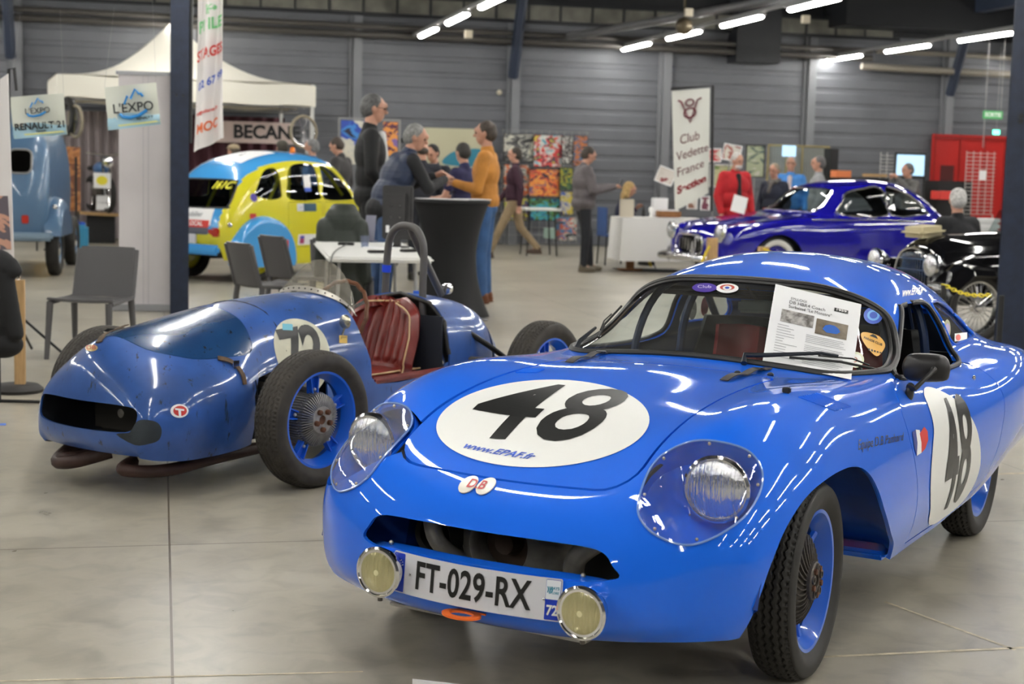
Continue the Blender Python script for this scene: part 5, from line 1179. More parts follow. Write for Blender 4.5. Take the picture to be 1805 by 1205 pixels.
def ground_at(px, D): q = at(px, 300, D); return Vector((q.x, q.y, 0))
G = ground_at
P1 = person('tall man in a black jacket and white shirt standing in profile beside the high table', G(652, 15.7), -78, 2.15, top=(.008, .008, .009), legs=(.01, .01, .012), hair=(.12, .12, .12), vox=.009, bulk=1.08, inner=(.7, .7, .7), lw=(-.16, .26, .98), le=(-.24, .02, 1.12), rw=(.20, .16, .90), glasses=True, head=(0, .12), hem=.80)
P2 = person('grey haired man in a navy quilted vest leaning on the high table', G(674, 14.9), -62, 1.92, top=(.01, .01, .012), legs=(.05, .10, .22), hair=(.28, .28, .27), vox=.009, lean=.48, vest=(.012, .022, .055), rough=.7, le=(-.26, .22, 1.27), lw=(-.12, .36, 1.46), re=(.27, .20, 1.25), rw=(.08, .38, 1.44), head=(-.5, .1), bulk=1.1, hem=.80, curl=.9)
P3 = person('man in a mustard jumper, jeans and brown shoes standing right of the high table', G(857, 16.4), 80, 1.93, top=(.50, .21, .035), legs=(.035, .10, .25), hair=(.06, .045, .035), shoe=(.16, .05, .015), vox=.009, le=(-.25, .03, 1.10), lw=(-.14, .28, 1.16), re=(.26, .02, 1.10), rw=(.12, .28, 1.14), head=(0, .05), bulk=1.08, hem=.88)
P4 = person('dark haired man in a navy T-shirt with bare forearms behind the mustard jumper', G(818, 17.6), 55, 1.72, top=(.018, .016, .07), legs=(.01, .015, .03), hair=(.03, .025, .02), sleeves='short', le=(-.27, .08, 1.12), lw=(-.12, .34, 1.10), re=(.27, .05, 1.12), rw=(.16, .32, 1.12), head=(-.3, .2), bulk=1.04)
P5 = person('balding man in a dark hooded top seen from behind', G(744, 19.5), 10, 1.76, top=(.012, .013, .022), legs=(.012, .014, .022), hair=(.06, .05, .045), bald=True, bulk=1.15)
P6 = person('dark haired man in a black top facing the camera beside the balding man', G(766, 20.3), 150, 1.74, top=(.010, .012, .022), legs=(.012, .014, .022), hair=(.012, .011, .01), bulk=1.1, head=(0, .35))
P7 = person('man in a charcoal jacket looking down beyond the yellow and blue car', G(600, 22.6), 70, 1.84, top=(.045, .042, .042), legs=(.015, .015, .02), hair=(.07, .05, .04), bulk=1.15, head=(0, .4))
P8 = person('grey bearded man in a light blue shirt in front of the maroon tent wall', G(550, 23.0), 75, 1.80, top=(.10, .19, .38), legs=(.02, .03, .06), hair=(.25, .25, .25), beard=(.45, .44, .42), bulk=1.1)
P9 = person('person in a black coat with a grey knitted cap seen over the car roof', G(497, 23.0), 20, 1.77, top=(.008, .008, .009), legs=(.01, .01, .01), hair=(.05, .04, .03), cap=(.08, .075, .06), bulk=1.2)
P10 = person('person with a beige flat cap behind the hanging white banner', G(412, 23.6), 60, 1.70, top=(.01, .01, .012), legs=(.01, .01, .01), cap=(.36, .28, .18), hair=(.10, .08, .06), bulk=1.1)
P11 = person('man in a plum jacket and khaki trousers walking to the left', G(908, 24.6), 85, 1.78, top=(.040, .010, .024), legs=(.30, .22, .13), hair=(.05, .03, .025), shoe=(.08, .05, .035), bulk=1.15, lk=(-.09, .20, .50), la=(-.10, .36, .10), rk=(.09, -.10, .50), ra=(.10, -.38, .18), le=(-.25, -.12, 1.12), lw=(-.24, -.10, .86), re=(.25, .10, 1.12), rw=(.24, .26, .92))
P12 = person('stout man in a grey jacket looking at the phone in his hands', G(1030, 22.0), -75, 1.79, top=(.115, .10, .105), legs=(.012, .013, .018), hair=(.06, .06, .06), shoe=(.12, .10, .07), bulk=1.32, le=(-.27, .06, 1.14), lw=(-.10, .40, 1.20), re=(.28, .06, 1.14), rw=(.08, .42, 1.20), head=(0, .35), hem=.84, la=(-.12, .16, .09), lk=(-.11, .12, .50), curl=.9)
P13 = person('blonde woman in a dark blue top sitting behind the white table', G(1094, 23.9), -80, 1.70, top=(.018, .022, .055), legs=(.008, .008, .010), hair=(.55, .36, .14), hairlen=.10, hips=.52, lk=(-.12, .42, .50), la=(-.12, .44, .09), rk=(.12, .42, .50), ra=(.12, .40, .09), lean=.18, le=(-.22, .10, 1.14), lw=(-.05, .22, 1.36), re=(.22, .20, 1.12), rw=(.12, .42, 1.14), bulk=1.0, head=(0, .25))
P14 = person('white haired man in a red coat standing behind the dark blue car bonnet', G(1296, 22.6), -160, 1.76, top=(.50, .012, .018), legs=(.02, .02, .03), hair=(.62, .60, .57), bulk=1.3, head=(.25, .2), beard=(.6, .58, .55), hem=.76, inner=(.01, .01, .012))
P15 = person('woman with short grey-blond hair, scarf and navy coat right of the red coat', G(1366, 23.1), 140, 1.62, top=(.014, .018, .035), legs=(.02, .02, .02), hair=(.30, .24, .17), collar=(.12, .11, .10), bulk=1.15, head=(0, .1))
P16 = person('grey haired man in glasses and a bright blue jacket', G(1394, 24.9), 165, 1.75, top=(.06, .24, .62), legs=(.02, .02, .03), hair=(.35, .34, .33), glasses=True, bulk=1.15, inner=(.6, .5, .5))
P17 = person('grey haired man in a light grey hooded top turned sideways', G(1443, 24.0), 85, 1.76, top=(.30, .30, .31), legs=(.03, .03, .04), hair=(.16, .15, .15), bulk=1.15)
P18 = person('man in a grey coat holding both hands up to his face beyond the car roof', G(1612, 24.5), 110, 1.70, top=(.13, .125, .12), legs=(.03, .03, .03), hair=(.14, .14, .14), bulk=1.15, lean=.2, le=(-.28, .14, 1.28), lw=(-.10, .26, 1.56), re=(.28, .14, 1.28), rw=(.08, .26, 1.56), curl=1.2)
P19 = person('white haired man in a black suit sitting between the two dark cars', G(1692, 15.4), 25, 1.80, hips=.50, lk=(-.12, .42, .50), la=(-.12, .44, .09), rk=(.12, .42, .50), ra=(.12, .40, .09), top=(.006, .006, .009), legs=(.01, .01, .01), hair=(.70, .69, .67), bulk=1.3, hem=.80, head=(-.5, .1))
# things they hold
ph = MB().box((0, 0, 0), (.075, .009, .15), bev=.003).build('phone', mat('phone_dark', (.02, .02, .025), .2)); ph.location = Vector(P12.location)+Euler((0, 0, P12.rotation_euler.z)).to_matrix() @ Vector((-.01, .54, 1.27)); ph.rotation_euler = (-.6, 0, P12.rotation_euler.z); tag(ph, 'black mobile phone held by the man in grey', 'phone')
# ================================================================== BACKGROUND CARS
def car_frame(name, label, loc, yaw): return thing(name, label, 'car', loc, yaw)
def simple_wheel(parent, name, loc, rz, R, W, rim, tyre_m, rim_m, cap_m, white=False, spokes=0):
    w = bpy.data.objects.new(name, None); COL.objects.link(w); w.parent = parent; w.location = loc; w.rotation_euler = (0, 0, rz); h = W/2
    MB().lathe([(rim, h*.7), (rim+.02, h*.95), (rim+(R-rim)*.5, h), (R-.02, h*.85), (R, h*.55), (R, -h*.55), (R-.02, -h*.85), (rim+(R-rim)*.5, -h), (rim, -h*.7)], 48, 'y', closed=True).build('tyre', tyre_m, w)
    if white: MB().lathe([(rim+.004, h*.8), (rim+.02, h*1.0), (rim+(R-rim)*.55, h*1.06), (rim+(R-rim)*.62, h*.98)], 48, 'y', cap=False).build('whitewall', mat('whitewall', (.72, .71, .68), .5), w)
    if spokes:
        s = MB().lathe([(rim+.005, h*.72), (rim-.012, h*.6), (rim-.02, 0), (rim-.012, -h*.6)], 48, 'y', cap=False)
        for k in range(spokes): a = 2*PI*k/spokes; b = a+.5*(1 if k % 2 else -1); s.cyl((rim*math.cos(a)*.95, h*.2, rim*math.sin(a)*.95), (.04*math.cos(b), h*.7, .04*math.sin(b)), .003, n=5)
        s.lathe([(.0, h*1.1), (.03, h), (.045, h*.6), (.045, -h*.4)], 24, 'y'); s.build('wire_wheel', cap_m, w)
    else:
        MB().lathe([(rim+.005, h*.72), (rim-.012, h*.5), (rim*.75, h*.25), (rim*.6, h*.45), (rim*.5, h*.5)], 48, 'y', cap=False).build('rim', rim_m, w)
        MB().lathe([(.0, h*.85), (rim*.35, h*.78), (rim*.55, h*.5), (.0, h*.4)], 32, 'y').build('hub_cap', cap_m, w)
    return w
# ---------------------------------------------------------------- the yellow and light blue saloon seen from behind
Y3 = math.radians(55); snail = car_frame('small_rally_saloon', 'yellow and light blue rounded rally saloon seen from behind, 161C in its rear window', (-3.59, 18.9, 0), Y3)
M_yel = mat('saloon_yellow', (.72, .66, .03), .25, coat=.8); M_lb = mat('saloon_blue', (.06, .33, .72), .25, coat=.8); M_din = mat('dark_interior', (.012, .012, .014), .8)
N3 = [
 st(-.60, (-.50,.52,0.270), (-.52,.48,.40), (-.54,.44,.40), (-.56,.38,.40), (-.58,.30,.40), (-.59,.20,.40), (-.60,.10,.40), (-.60,0,.40)),
 st(-.66, (-.44,.58,0.270), (-.48,.58,.48), (-.53,.55,.54), (-.58,.50,.58), (-.62,.40,.60), (-.65,.27,.61), (-.66,.13,.61), (-.66,0,.61)),
 st(-.60, (-.36,.61,0.250), (-.38,.63,.52), (-.42,.63,.66), (-.47,.59,.78), (-.53,.48,.84), (-.58,.32,.86), (-.60,.16,.865), (-.60,0,.865)),
 st(-.40, (-.22,.62,0.230), (-.22,.64,.55), (-.24,.645,.76), (-.28,.62,.94), (-.33,.53,1.06), (-.38,.36,1.11), (-.40,.18,1.12), (-.41,0,1.12)),
 st(-.16, (-.05,.62,0.220), (-.05,.65,.56), (-.05,.655,.82), (-.07,.63,1.05), (-.10,.55,1.23), (-.14,.38,1.33), (-.17,.19,1.36), (-.18,0,1.365)),
 st(.20, (.62,0.210), (.655,.56), (.66,.84), (.635,1.10), (.57,1.32), (.41,1.46), (.21,1.505), (0,1.515)),
 st(.70, (.62,0.200), (.66,.56), (.665,.86), (.635,1.13), (.575,1.38), (.42,1.53), (.21,1.58), (0,1.59)),
 st(1.20, (.62,0.200), (.66,.56), (.665,.86), (.635,1.12), (.57,1.36), (.42,1.51), (.21,1.56), (0,1.57)),
 st(1.52, (.62,0.200), (.655,.56), (.66,.85), (.63,1.09), (.56,1.29), (1.50,.41,1.42), (1.48,.21,1.455), (1.47,0,1.46)),
 st(1.78, (.61,0.200), (.64,.55), (.645,.82), (.61,1.0), (.55,1.07), (.41,1.13), (.21,1.15), (0,1.155)),
 st(2.0, (.55,0.200), (.57,.52), (.57,.74), (.53,.88), (.46,.95), (.34,.99), (.17,1.01), (0,1.015)),
 st(2.5, (.48,0.200), (.50,.48), (.49,.65), (.45,.77), (.38,.84), (.27,.88), (.14,.90), (0,.905)),
 st(2.85, (.42,0.200), (.43,.44), (.42,.56), (.38,.66), (.31,.72), (.22,.76), (.11,.78), (0,.785)),
 st(2.95, (.36,0.200), (.36,.38), (.35,.44), (.31,.49), (.25,.52), (.17,.54), (.09,.55), (0,.55)),
 st(2.93, (.30,0.200), (.30,.33), (.28,.335), (.25,.34), (.20,.34), (.14,.34), (.07,.34), (0,.34)),
]
SH3 = Shell(net_surface(N3, 170, 111), .014)
me = SH3.me; mi = np.zeros(len(me.polygons), int); me.polygons.foreach_get('material_index', mi)
for p in me.polygons:
    if p.material_index == 0:
        c = p.center; lim = .50 if c.x > .1 else .50+.0*c.x
        if (c.x < 1.55 and abs(c.y) < lim and c.z > .60-.2*(c.x > 0)) or c.x > 1.75 and abs(c.y) < .45: p.material_index = 2
WIN3 = {'quarter_window': [(-.02, 1.02), (-.09, 1.06), (.00, 1.20), (.12, 1.33), (.27, 1.38), (.34, 1.33), (.35, 1.10), (.33, 1.02), (.15, .995)],
        'rear_door_window': [(.48, 1.0), (.47, 1.2), (.53, 1.36), (.68, 1.43), (.95, 1.44), (1.02, 1.38), (1.03, 1.10), (1.02, 1.0)],
        'front_door_window': [(1.12, 1.0), (1.11, 1.2), (1.12, 1.40), (1.20, 1.42), (1.40, 1.33), (1.58, 1.15), (1.68, 1.02), (1.66, .995)]}
RW3 = smooth2d([(-.53, .92), (-.53, 1.0), (-.48, 1.18), (-.38, 1.22), (.38, 1.22), (.48, 1.18), (.53, 1.0), (.53, .92), (.46, .89), (-.46, .89)], 4)
FW3 = smooth2d([(-.50, 1.12), (-.44, 1.36), (-.38, 1.40), (.38, 1.40), (.44, 1.36), (.50, 1.12), (.40, 1.15), (-.40, 1.15)], 3)
c3 = []
for s in (1, -1):
    for P in WIN3.values(): c3.append(side(flipx(smooth2d(P, 4)), .42, .9, s))
c3 += [MB().prism(RW3, -.9, -.05, 'yz'), MB().prism(FW3, 1.3, 2.2, 'yz')]
full3 = SH3.me.copy(); DR3 = rrect(.58, .92, .06, 4, (.75, .79)); DR3 = [(p[0], p[1]) for p in DR3]
dm = [boolean(full3.copy(), [side(inset(rrect(w_, .56, .04, 3, (-x_, .69)), .004), .45, .9, -1) if 0 else slab(inset(rrect(w_, .56, .04, 3, (x_, .69)), .005), (0, 0, 0), (1, 0, 0), (0, 0, 1), .45, .9)], 'INTERSECT') for x_, w_ in ((.76, .62), (1.40, .60))]
for x_, w_ in ((.76, .62), (1.40, .60)): c3.append(slab(rrect(w_, .56, .04, 3, (x_, .69)), (0, 0, 0), (1, 0, 0), (0, 0, 1), .45, .9))
SH3.cut(c3); mesh_obj('body', SH3.me, [M_yel, M_din, M_lb], snail)
for d_ in dm: mesh_obj('door', d_, [M_yel, M_din, M_lb], snail)
G_bg = glassmat('car_glass', (.45, .50, .50))
for s in (-1, 1):
    for nm, P in WIN3.items():
        V, F = SH3.lay(*poly2d([(p[0]*(-s), p[1]) for p in smooth2d(P, 4)]), (0, s*.9, 0), (-s, 0, 0), (0, 0, 1), off=-.008, edge=.08); MB().add(V, F).build(nm, G_bg, snail)
V, F = SH3.lay(*poly2d([(-p[0], p[1]) for p in RW3]), (-.9, 0, 0), (0, -1, 0), (0, 0, 1), off=-.008, edge=.08); MB().add(V, F).build('rear_window', glassmat('car_glass_dark', (.22, .25, .28)), snail)
MB().tube([h for h in (SH3.hit((-1.2, -p[0], p[1]), (1, 0, 0), .002) for p in RW3) if h], .012, 6, closed=True).build('window_seal', M_black, snail)
def w3(nm, s_, c, ux, uy, size, m_, off=.004, **k): V, F = SH3.lay(*text2d(s_, size, **k), c, ux, uy, off=off, edge=.1); return MB().add(V, F).build(nm, m_, snail, smooth=False, fix=False)
def b3(nm, w_, h_, c, ux, uy, m_, off=.003): V, F = SH3.lay(*poly2d(rrect(w_, h_, .01, 2)), c, ux, uy, off=off, edge=.08); return MB().add(V, F).build(nm, m_, snail, smooth=False, fix=False)
back = ((0, -1, 0), (0, 0, 1)); right = ((1, 0, 0), (0, 0, 1))
M_ylet = mat('yellow_letters', (.85, .82, .05), .5); M_redp = mat('red_print', (.62, .05, .04), .4); M_gr = mat('grey_print', (.10, .11, .14), .5)
w3('window_number', '161C', (-.9, -.32, 1.16), *back, .12, M_ylet, off=-.002, bold=.004, shear=.2)
b3('sticker', .62, .20, (-1.0, -.10, .78), *back, M_wht); b3('sticker', .62, .085, (-1.0, -.08, .70), *back, M_redp, .006); w3('sticker_print', 'VIVRE LOCAL', (-1.0, -.10, .70), *back, .07, M_wht, .009, bold=.002)
w3('sticker_print', 'Immobilier', (-1.0, -.10, .81), *back, .085, M_gr, .007); b3('sticker', .60, .09, (-1.0, -.08, .62), *back, M_gr, .005)
V, F = SH3.lay(*poly2d(rrect(.46, .60, .02, 2)), (.28, -.08, 1.9), (0, -1, 0), (1, 0, 0), off=.004, edge=.1); 
MB().add([(p.x, p.y, p.z) for p in V], F).build('roof_panel', M_wht, snail, smooth=False, fix=False)
w3('sticker_print', 'L', (.25, -.08, 1.9), (0, -1, 0), (1, 0, 0), .2, M_gr, .008)
b3('sticker', .34, .13, (.80, -.9, .50), *right, M_wht); b3('sticker_print', .08, .10, (.70, -.9, .50), *right, mat('flag_mix', (.4, .05, .15), .5), .006); b3('sticker_print', .07, .03, (.70, -.9, .53), *right, M_bink, .008)
b3('sticker', .26, .10, (.82, -.9, .90), *right, mat('st_photo', (.04, .10, .16), .5)); b3('sticker', .12, .09, (.66, -.9, .90), *right, M_pink, .005)
w3('sticker_print', '2 CV', (.68, -.9, .90), *right, .04, M_gr, .007)
V, F = SH3.lay(*poly2d(ellipse(.17, .17, 32)), (1.43, -.9, .76), *right, off=.006, edge=.08); MB().add(V, F).build('roundel', M_ink, snail, smooth=False, fix=False); w3('race_number', '161', (1.43, -.9, .76), *right, .20, M_ylet, .010, bold=.005)
V, F = SH3.lay(*poly2d(ellipse(.05, .05, 20)), (-.12, -.9, 1.02), *right, off=.005, edge=.08); MB().add(V, F).build('sticker', mat('st_purple'), snail, smooth=False, fix=False)
for zz, cc_ in ((.80, M_redp), (.70, mat('st_olive'))): b3('sticker', .10, .06, (-.15, -.9, zz), *right, cc_)
b3('sticker', .12, .16, (.82, -.9, 1.22), *right, M_wht, -.001); b3('sticker', .12, .05, (.82, -.9, 1.12), *right, M_bink, .002)
def fender(s):
    def f(u, v):
        a = PI*(1-u)*1.0; R = .50; x = .02+.52*math.cos(a)+.0; z = .22+.58*math.sin(a)**.8+.0
        t = v; y = .60+.15*math.sin(min(1, t*1.3)*PI/2); zz = z*(1-t*.0)-(t**2)*.12*math.sin(a); xx = x
        return (xx*(1-.10*t)+.0, s*y, max(.19, zz))
    mb = MB().grid(f, 26, 8)
    P = [f(i/25, 1) for i in range(26)]; mb.add(P+[(P[i][0], P[i][1], .19) for i in range(26)], [(i, i+1, 26+i+1, 26+i) for i in range(25)]); return mb
for s in (-1, 1): fn_ = fender(s).build('rear_fender', M_lb, snail, solid=.012)
bb = MB().add(*flat(*poly2d(rrect(.40, .22, .01, 2)), (.15, -.765, .40), (1, 0, 0), (0, 0, 1), .0)).build('fender_sticker', M_redp, snail, smooth=False, solid=.004)
writing('sticker_print', 'RTC', M_wht, snail, (.15, -.770, .41), (1, 0, 0), (0, 0, 1), .15, .002, bold=.004)
for s in (-1, 1):
    tl = MB().box((-.58, s*.44, .60), (.06, .16, .12), rot=(0, -.2, s*-.25), bev=.015).build('tail_lamp', mat('tail_red', (.45, .02, .01), .15, coat=1), snail)
    MB().ball((-.50, s*.62, .70), .03, 12, 8).build('marker_lamp', M_chrome, snail)
MB().box((-.68, 0, .40), (.07, 1.25, .12), rot=(0, .15, 0), bev=.03).build('rear_bumper', M_lb, snail); MB().box((-.66, 0, .52), (.03, .42, .11)).build('number_plate', M_pl, snail, smooth=False)
MB().box((.9, 0, .33), (2.6, 1.1, .06)).build('underbody', M_black, snail, smooth=False)
for x, y, rz in ((0, .56, 0), (0, -.56, PI), (2.4, .58, 0), (2.4, -.58, PI)): simple_wheel(snail, 'wheel', (x, y, .295), rz, .295, .13, .20, M_tyre, M_yel, M_yel)
MB().lathe([(.035, 0), (.035, .02), (.028, .06), (.0, .075)], 20, 'z', org=(.95, -.25, 1.575)).build('beacon', mat('beacon_orange', (.8, .2, .02), .2), snail)
cg = MB()
for s in (-1, 1): cg.tube(catmull([(.0, s*.5, .5), (.35, s*.5, 1.1), (.62, s*.47, 1.42), (1.2, s*.46, 1.42), (1.62, s*.5, 1.05)], 4), .02, 8)
cg.tube([(.62, -.47, 1.42), (.62, .47, 1.42)], .02, 8).tube([(.62, -.5, .5), (.62, -.5, 1.4)], .02, 8).tube([(.62, .5, .5), (.62, .5, 1.4)], .02, 8); cg.build('roll_cage', M_yel, snail)
for s in (-.3, .3): MB().box((.95, s, .85), (.12, .45, .65), rot=(0, -.15, 0), bev=.05).build('seat_back', M_din, snail)
# ---------------------------------------------------------------- the dark blue coupe
F4 = (-math.cos(math.radians(25)), -math.sin(math.radians(25))); Y4 = math.atan2(F4[1], F4[0]); comete = car_frame('dark_blue_coupe', 'glossy dark royal blue 1950s coupe with chrome trim and whitewall tyres', (3.10, 20.7, 0), Y4)
M_dblue = mat('royal_blue', (.008, .006, .26), .12, coat=1)
N4 = [
 st(-3.62, (-3.5,.62,.34), (-3.54,.58,.34), (-3.57,.52,.34), (-3.59,.45,.34), (-3.60,.36,.34), (-3.61,.25,.34), (-3.62,.12,.34), (-3.62,0,.34)),
 st(-3.66, (-3.42,.68,.34), (-3.46,.69,.44), (-3.52,.66,.52), (-3.58,.60,.57), (-3.62,.48,.59), (-3.65,.33,.60), (-3.67,.17,.60), (-3.67,0,.60)),
 st(-3.35, (-3.2,.74,.33), (-3.2,.77,.48), (-3.24,.75,.64), (-3.3,.67,.76), (-3.35,.54,.80), (-3.38,.37,.82), (-3.4,.18,.83), (-3.4,0,.83)),
 st(-3.0, (.77,.31), (.81,.48), (.81,.66), (.73,.83), (.58,.89), (.43,.93), (.22,.96), (0,.965)),
 st(-2.75, (.78,.29), (.83,.48), (.83,.68), (.76,.86), (.60,.96), (.49,1.06), (.26,1.13), (0,1.14)),
 st(-2.4, (.78,.27), (.83,.47), (.83,.68), (.77,.87), (.64,.96), (.56,1.18), (.34,1.32), (0,1.35)),
 st(-1.9, (.78,.25), (.82,.46), (.82,.67), (.77,.86), (.68,.93), (.60,1.22), (.38,1.39), (0,1.425)),
 st(-1.4, (.78,.24), (.82,.46), (.82,.67), (.77,.86), (.68,.93), (.60,1.21), (.38,1.36), (0,1.40)),
 st(-.98, (.78,.24), (.82,.46), (.82,.67), (.77,.86), (.67,.94), (-1.0,.58,1.12), (-.92,.36,1.24), (-.9,0,1.28)),
 st(-.55, (.78,.24), (.82,.46), (.82,.67), (.77,.85), (.65,.92), (.50,.95), (.28,.97), (0,.975)),
 st(0, (.77,.26), (.82,.46), (.82,.68), (.78,.83), (.66,.87), (.46,.875), (.25,.90), (0,.91)),
 st(.45, (.73,.28), (.78,.45), (.79,.63), (.75,.77), (.64,.81), (.44,.80), (.24,.83), (0,.84)),
 st(.72, (.66,.70,.30), (.66,.74,.42), (.67,.74,.56), (.69,.70,.68), (.70,.60,.72), (.72,.42,.70), (.76,.22,.72), (.78,0,.73)),
 st(.80, (.74,.66,.32), (.75,.68,.40), (.76,.66,.48), (.78,.60,.53), (.80,.50,.54), (.82,.36,.53), (.86,.18,.53), (.87,0,.53)),
 st(.78, (.76,.62,.32), (.77,.60,.34), (.78,.56,.35), (.79,.50,.36), (.81,.42,.36), (.83,.30,.36), (.85,.15,.36), (.86,0,.36)),
]
SH4 = Shell(net_surface(N4, 110, 71), .014)
W4 = {'door_window': [(-1.05, .95), (-1.12, 1.12), (-1.22, 1.24), (-1.5, 1.30), (-1.80, 1.31), (-1.83, .95)], 'rear_quarter_window': [(-1.90, .95), (-1.88, 1.31), (-2.10, 1.29), (-2.35, 1.18), (-2.55, 1.02), (-2.52, .97)]}
c4 = []
for s in (1, -1):
    for P in W4.values(): c4.append(side(flipx(smooth2d(P, 3)), .42, 1.0, s))
    for xc in (0, -2.62): c4.append(side([(-xc+.40*math.cos(a)*1.0, .30+.385*math.sin(a)) for a in [PI*i/18 for i in range(19)]]+[(-xc-.40, .05), (-xc+.40, .05)], .55, 1.0, s))
FW4 = smooth2d([(-.56, .99), (-.50, 1.20), (-.36, 1.28), (.36, 1.28), (.50, 1.20), (.56, .99), (.40, .985), (-.40, .985)], 3); c4.append(MB().prism(FW4, -1.15, -.3, 'yz'))
RW4 = smooth2d([(-.42, 1.02), (-.34, 1.24), (.34, 1.24), (.42, 1.02)], 3); c4.append(MB().prism(RW4, -3.1, -2.3, 'yz')); c4.append(MB().prism(rrect(.62, .22, .09, 4, (0, .52)), .6, 1.1, 'yz'))
SH4.cut(c4); mesh_obj('body', SH4.me, [M_dblue, M_din], comete)
G_cl = glassmat('car_glass_clear', (.72, .78, .78))
for s in (1, -1):
    for nm, P in W4.items():
        V, F = SH4.lay(*poly2d([(p[0]*(-s), p[1]) for p in smooth2d(P, 3)]), (0, s*1.0, 0), (-s, 0, 0), (0, 0, 1), off=-.008, edge=.08); MB().add(V, F).build(nm, G_cl, comete)
        MB().tube([h for h in (SH4.hit((p[0], s*1.2, p[1]), (0, -s, 0), .003) for p in smooth2d(P, 3)) if h], .012, 6, closed=True).build('window_trim', M_chrome, comete)
for P, x0, d_, nm in ((FW4, .3, -1, 'windscreen'), (RW4, -3.3, 1, 'rear_window')):
    V, F = SH4.lay(*poly2d([(p[0]*(-d_), p[1]) for p in P]), (x0, 0, 0), (0, -d_, 0), (0, 0, 1), off=-.006, edge=.1); MB().add(V, F).build(nm, G_cl, comete)
    MB().tube([h for h in (SH4.hit((x0-d_*.5, p[0], p[1]), (d_, 0, 0), .004) for p in P) if h], .016, 6, closed=True).build('window_trim', M_chrome, comete)
for s in (1, -1):
    h_ = MB().lathe([(.0, -.10), (.09, -.06), (.115, -.01), (.118, .012), (.10, .02)], 32, 'x', org=(.78, s*.60, .68)).build('headlamp', M_chrome, comete); MB().lathe([(.0, .035), (.05, .03), (.10, .015)], 32, 'x', org=(.78, s*.60, .68)).build('lens', M_lens, h_)
    MB().lathe([(.0, .0), (.05, .0), (.06, .03), (.0, .05)], 24, 'x', org=(.86, s*.47, .40)).build('fog_lamp', M_chrome, comete)
    MB().tube([(-.5, s*.80, .88), (-1.6, s*.80, .89), (-3.0, s*.76, .86)], .010, 6).build('side_strip', M_chrome, comete)
    MB().tube([(.5, s*.80, .28), (-2.0, s*.80, .25), (-2.2, s*.80, .26)], .014, 6).build('sill_strip', M_chrome, comete)
g = MB()
for k in range(9): g.box((.84, -.28+.07*k, .52), (.02, .012, .16))
g.tube([(.87, p[0], p[1]) for p in rrect(.66, .25, .1, 4, (0, .52))], .016, 8, closed=True); g.build('grille', M_chrome, comete)
b = MB().tube(catmull([(.55, -.86, .34), (.86, -.74, .34), (.96, -.35, .35), (.98, 0, .35), (.96, .35, .35), (.86, .74, .34), (.55, .86, .34)], 6), .055, 10)
for s in (1, -1): b.box((.99, s*.30, .38), (.06, .06, .22), bev=.025)
b.build('front_bumper', M_chrome, comete)
MB().tube(catmull([(-3.3, -.80, .38), (-3.68, -.55, .38), (-3.74, 0, .38), (-3.68, .55, .38), (-3.3, .80, .38)], 6), .05, 10).build('rear_bumper', M_chrome, comete)
for x, y, rz in ((0, .70, 0), (0, -.70, PI), (-2.62, .70, 0), (-2.62, -.70, PI)): simple_wheel(comete, 'wheel', (x, y, .33), rz, .33, .16, .21, M_tyre, M_dblue, M_chrome, white=True)
MB().box((-1.3, 0, .28), (3.6, 1.3, .05)).build('underbody', M_black, comete, smooth=False)
for s in (-.34, .34): MB().box((-1.55, s, .68), (.14, .5, .5), rot=(0, -.2, 0), bev=.05).build('seat_back', mat('seat_brown', (.12, .05, .03), .6), comete)
st_ = MB().tube([(-1.08-.04*math.sin(a), .35+.19*math.cos(a), .98+.17*math.sin(a)) for a in [2*PI*i/28 for i in range(28)]], .010, 6, closed=True); st_.build('steering_wheel', M_black, comete)
MB().box((-.9, .80, .97), (.05, .10, .06), bev=.02).cyl((-.9, .76, .92), (-.9, .80, .96), .008, n=6).build('door_mirror', M_chrome, comete)
# ---------------------------------------------------------------- the black open tourer
Y5 = math.atan2(-.38, -.925); blk = car_frame('black_open_tourer', 'black vintage open tourer with big round headlamps and upright slatted grille', (3.90, 14.2, 0), Y5)
M_blk = mat('black_enamel', (.004, .004, .005), .08, coat=1)
N5 = [
 st(-2.6, (-2.55,.42,.40), (-2.6,.38,.42), (-2.62,.30,.44), (-2.63,.2,.45), (-2.64,.1,.46), (-2.64,0,.46)),
 st(-2.6, (-2.4,.52,.40), (-2.45,.53,.58), (-2.5,.47,.72), (-2.55,.34,.78), (-2.57,.17,.80), (-2.58,0,.80)),
 st(-2.0, (.56,.38), (.60,.60), (.55,.80), (.40,.88), (.20,.90), (0,.91)),
 st(-1.4, (.56,.38), (.60,.60), (.56,.82), (.42,.90), (.21,.93), (0,.94)),
 st(-.8, (.50,.38), (.54,.60), (.50,.80), (.38,.92), (.2,.965), (0,.98)),
 st(-.2, (.42,.40), (.44,.58), (.41,.76), (.31,.88), (.16,.935), (0,.95)),
 st(.15, (.33,.42), (.34,.56), (.32,.70), (.25,.81), (.13,.87), (0,.885)),
 st(.22, (.31,.42), (.315,.52), (.30,.64), (.23,.73), (.12,.78), (0,.79)),
 st(.24, (.28,.42), (.28,.46), (.26,.52), (.20,.56), (.1,.59), (0,.60)),
]
SH5 = Shell(net_surface(N5, 70, 51), .012)
SH5.cut([slab(rrect(.86, 1.0, .15, 4, (0, -1.6)), (0, 0, 0), (0, 1, 0), (1, 0, 0), -1.3, -.60)]); mesh_obj('body', SH5.me, [M_blk, M_din], blk)
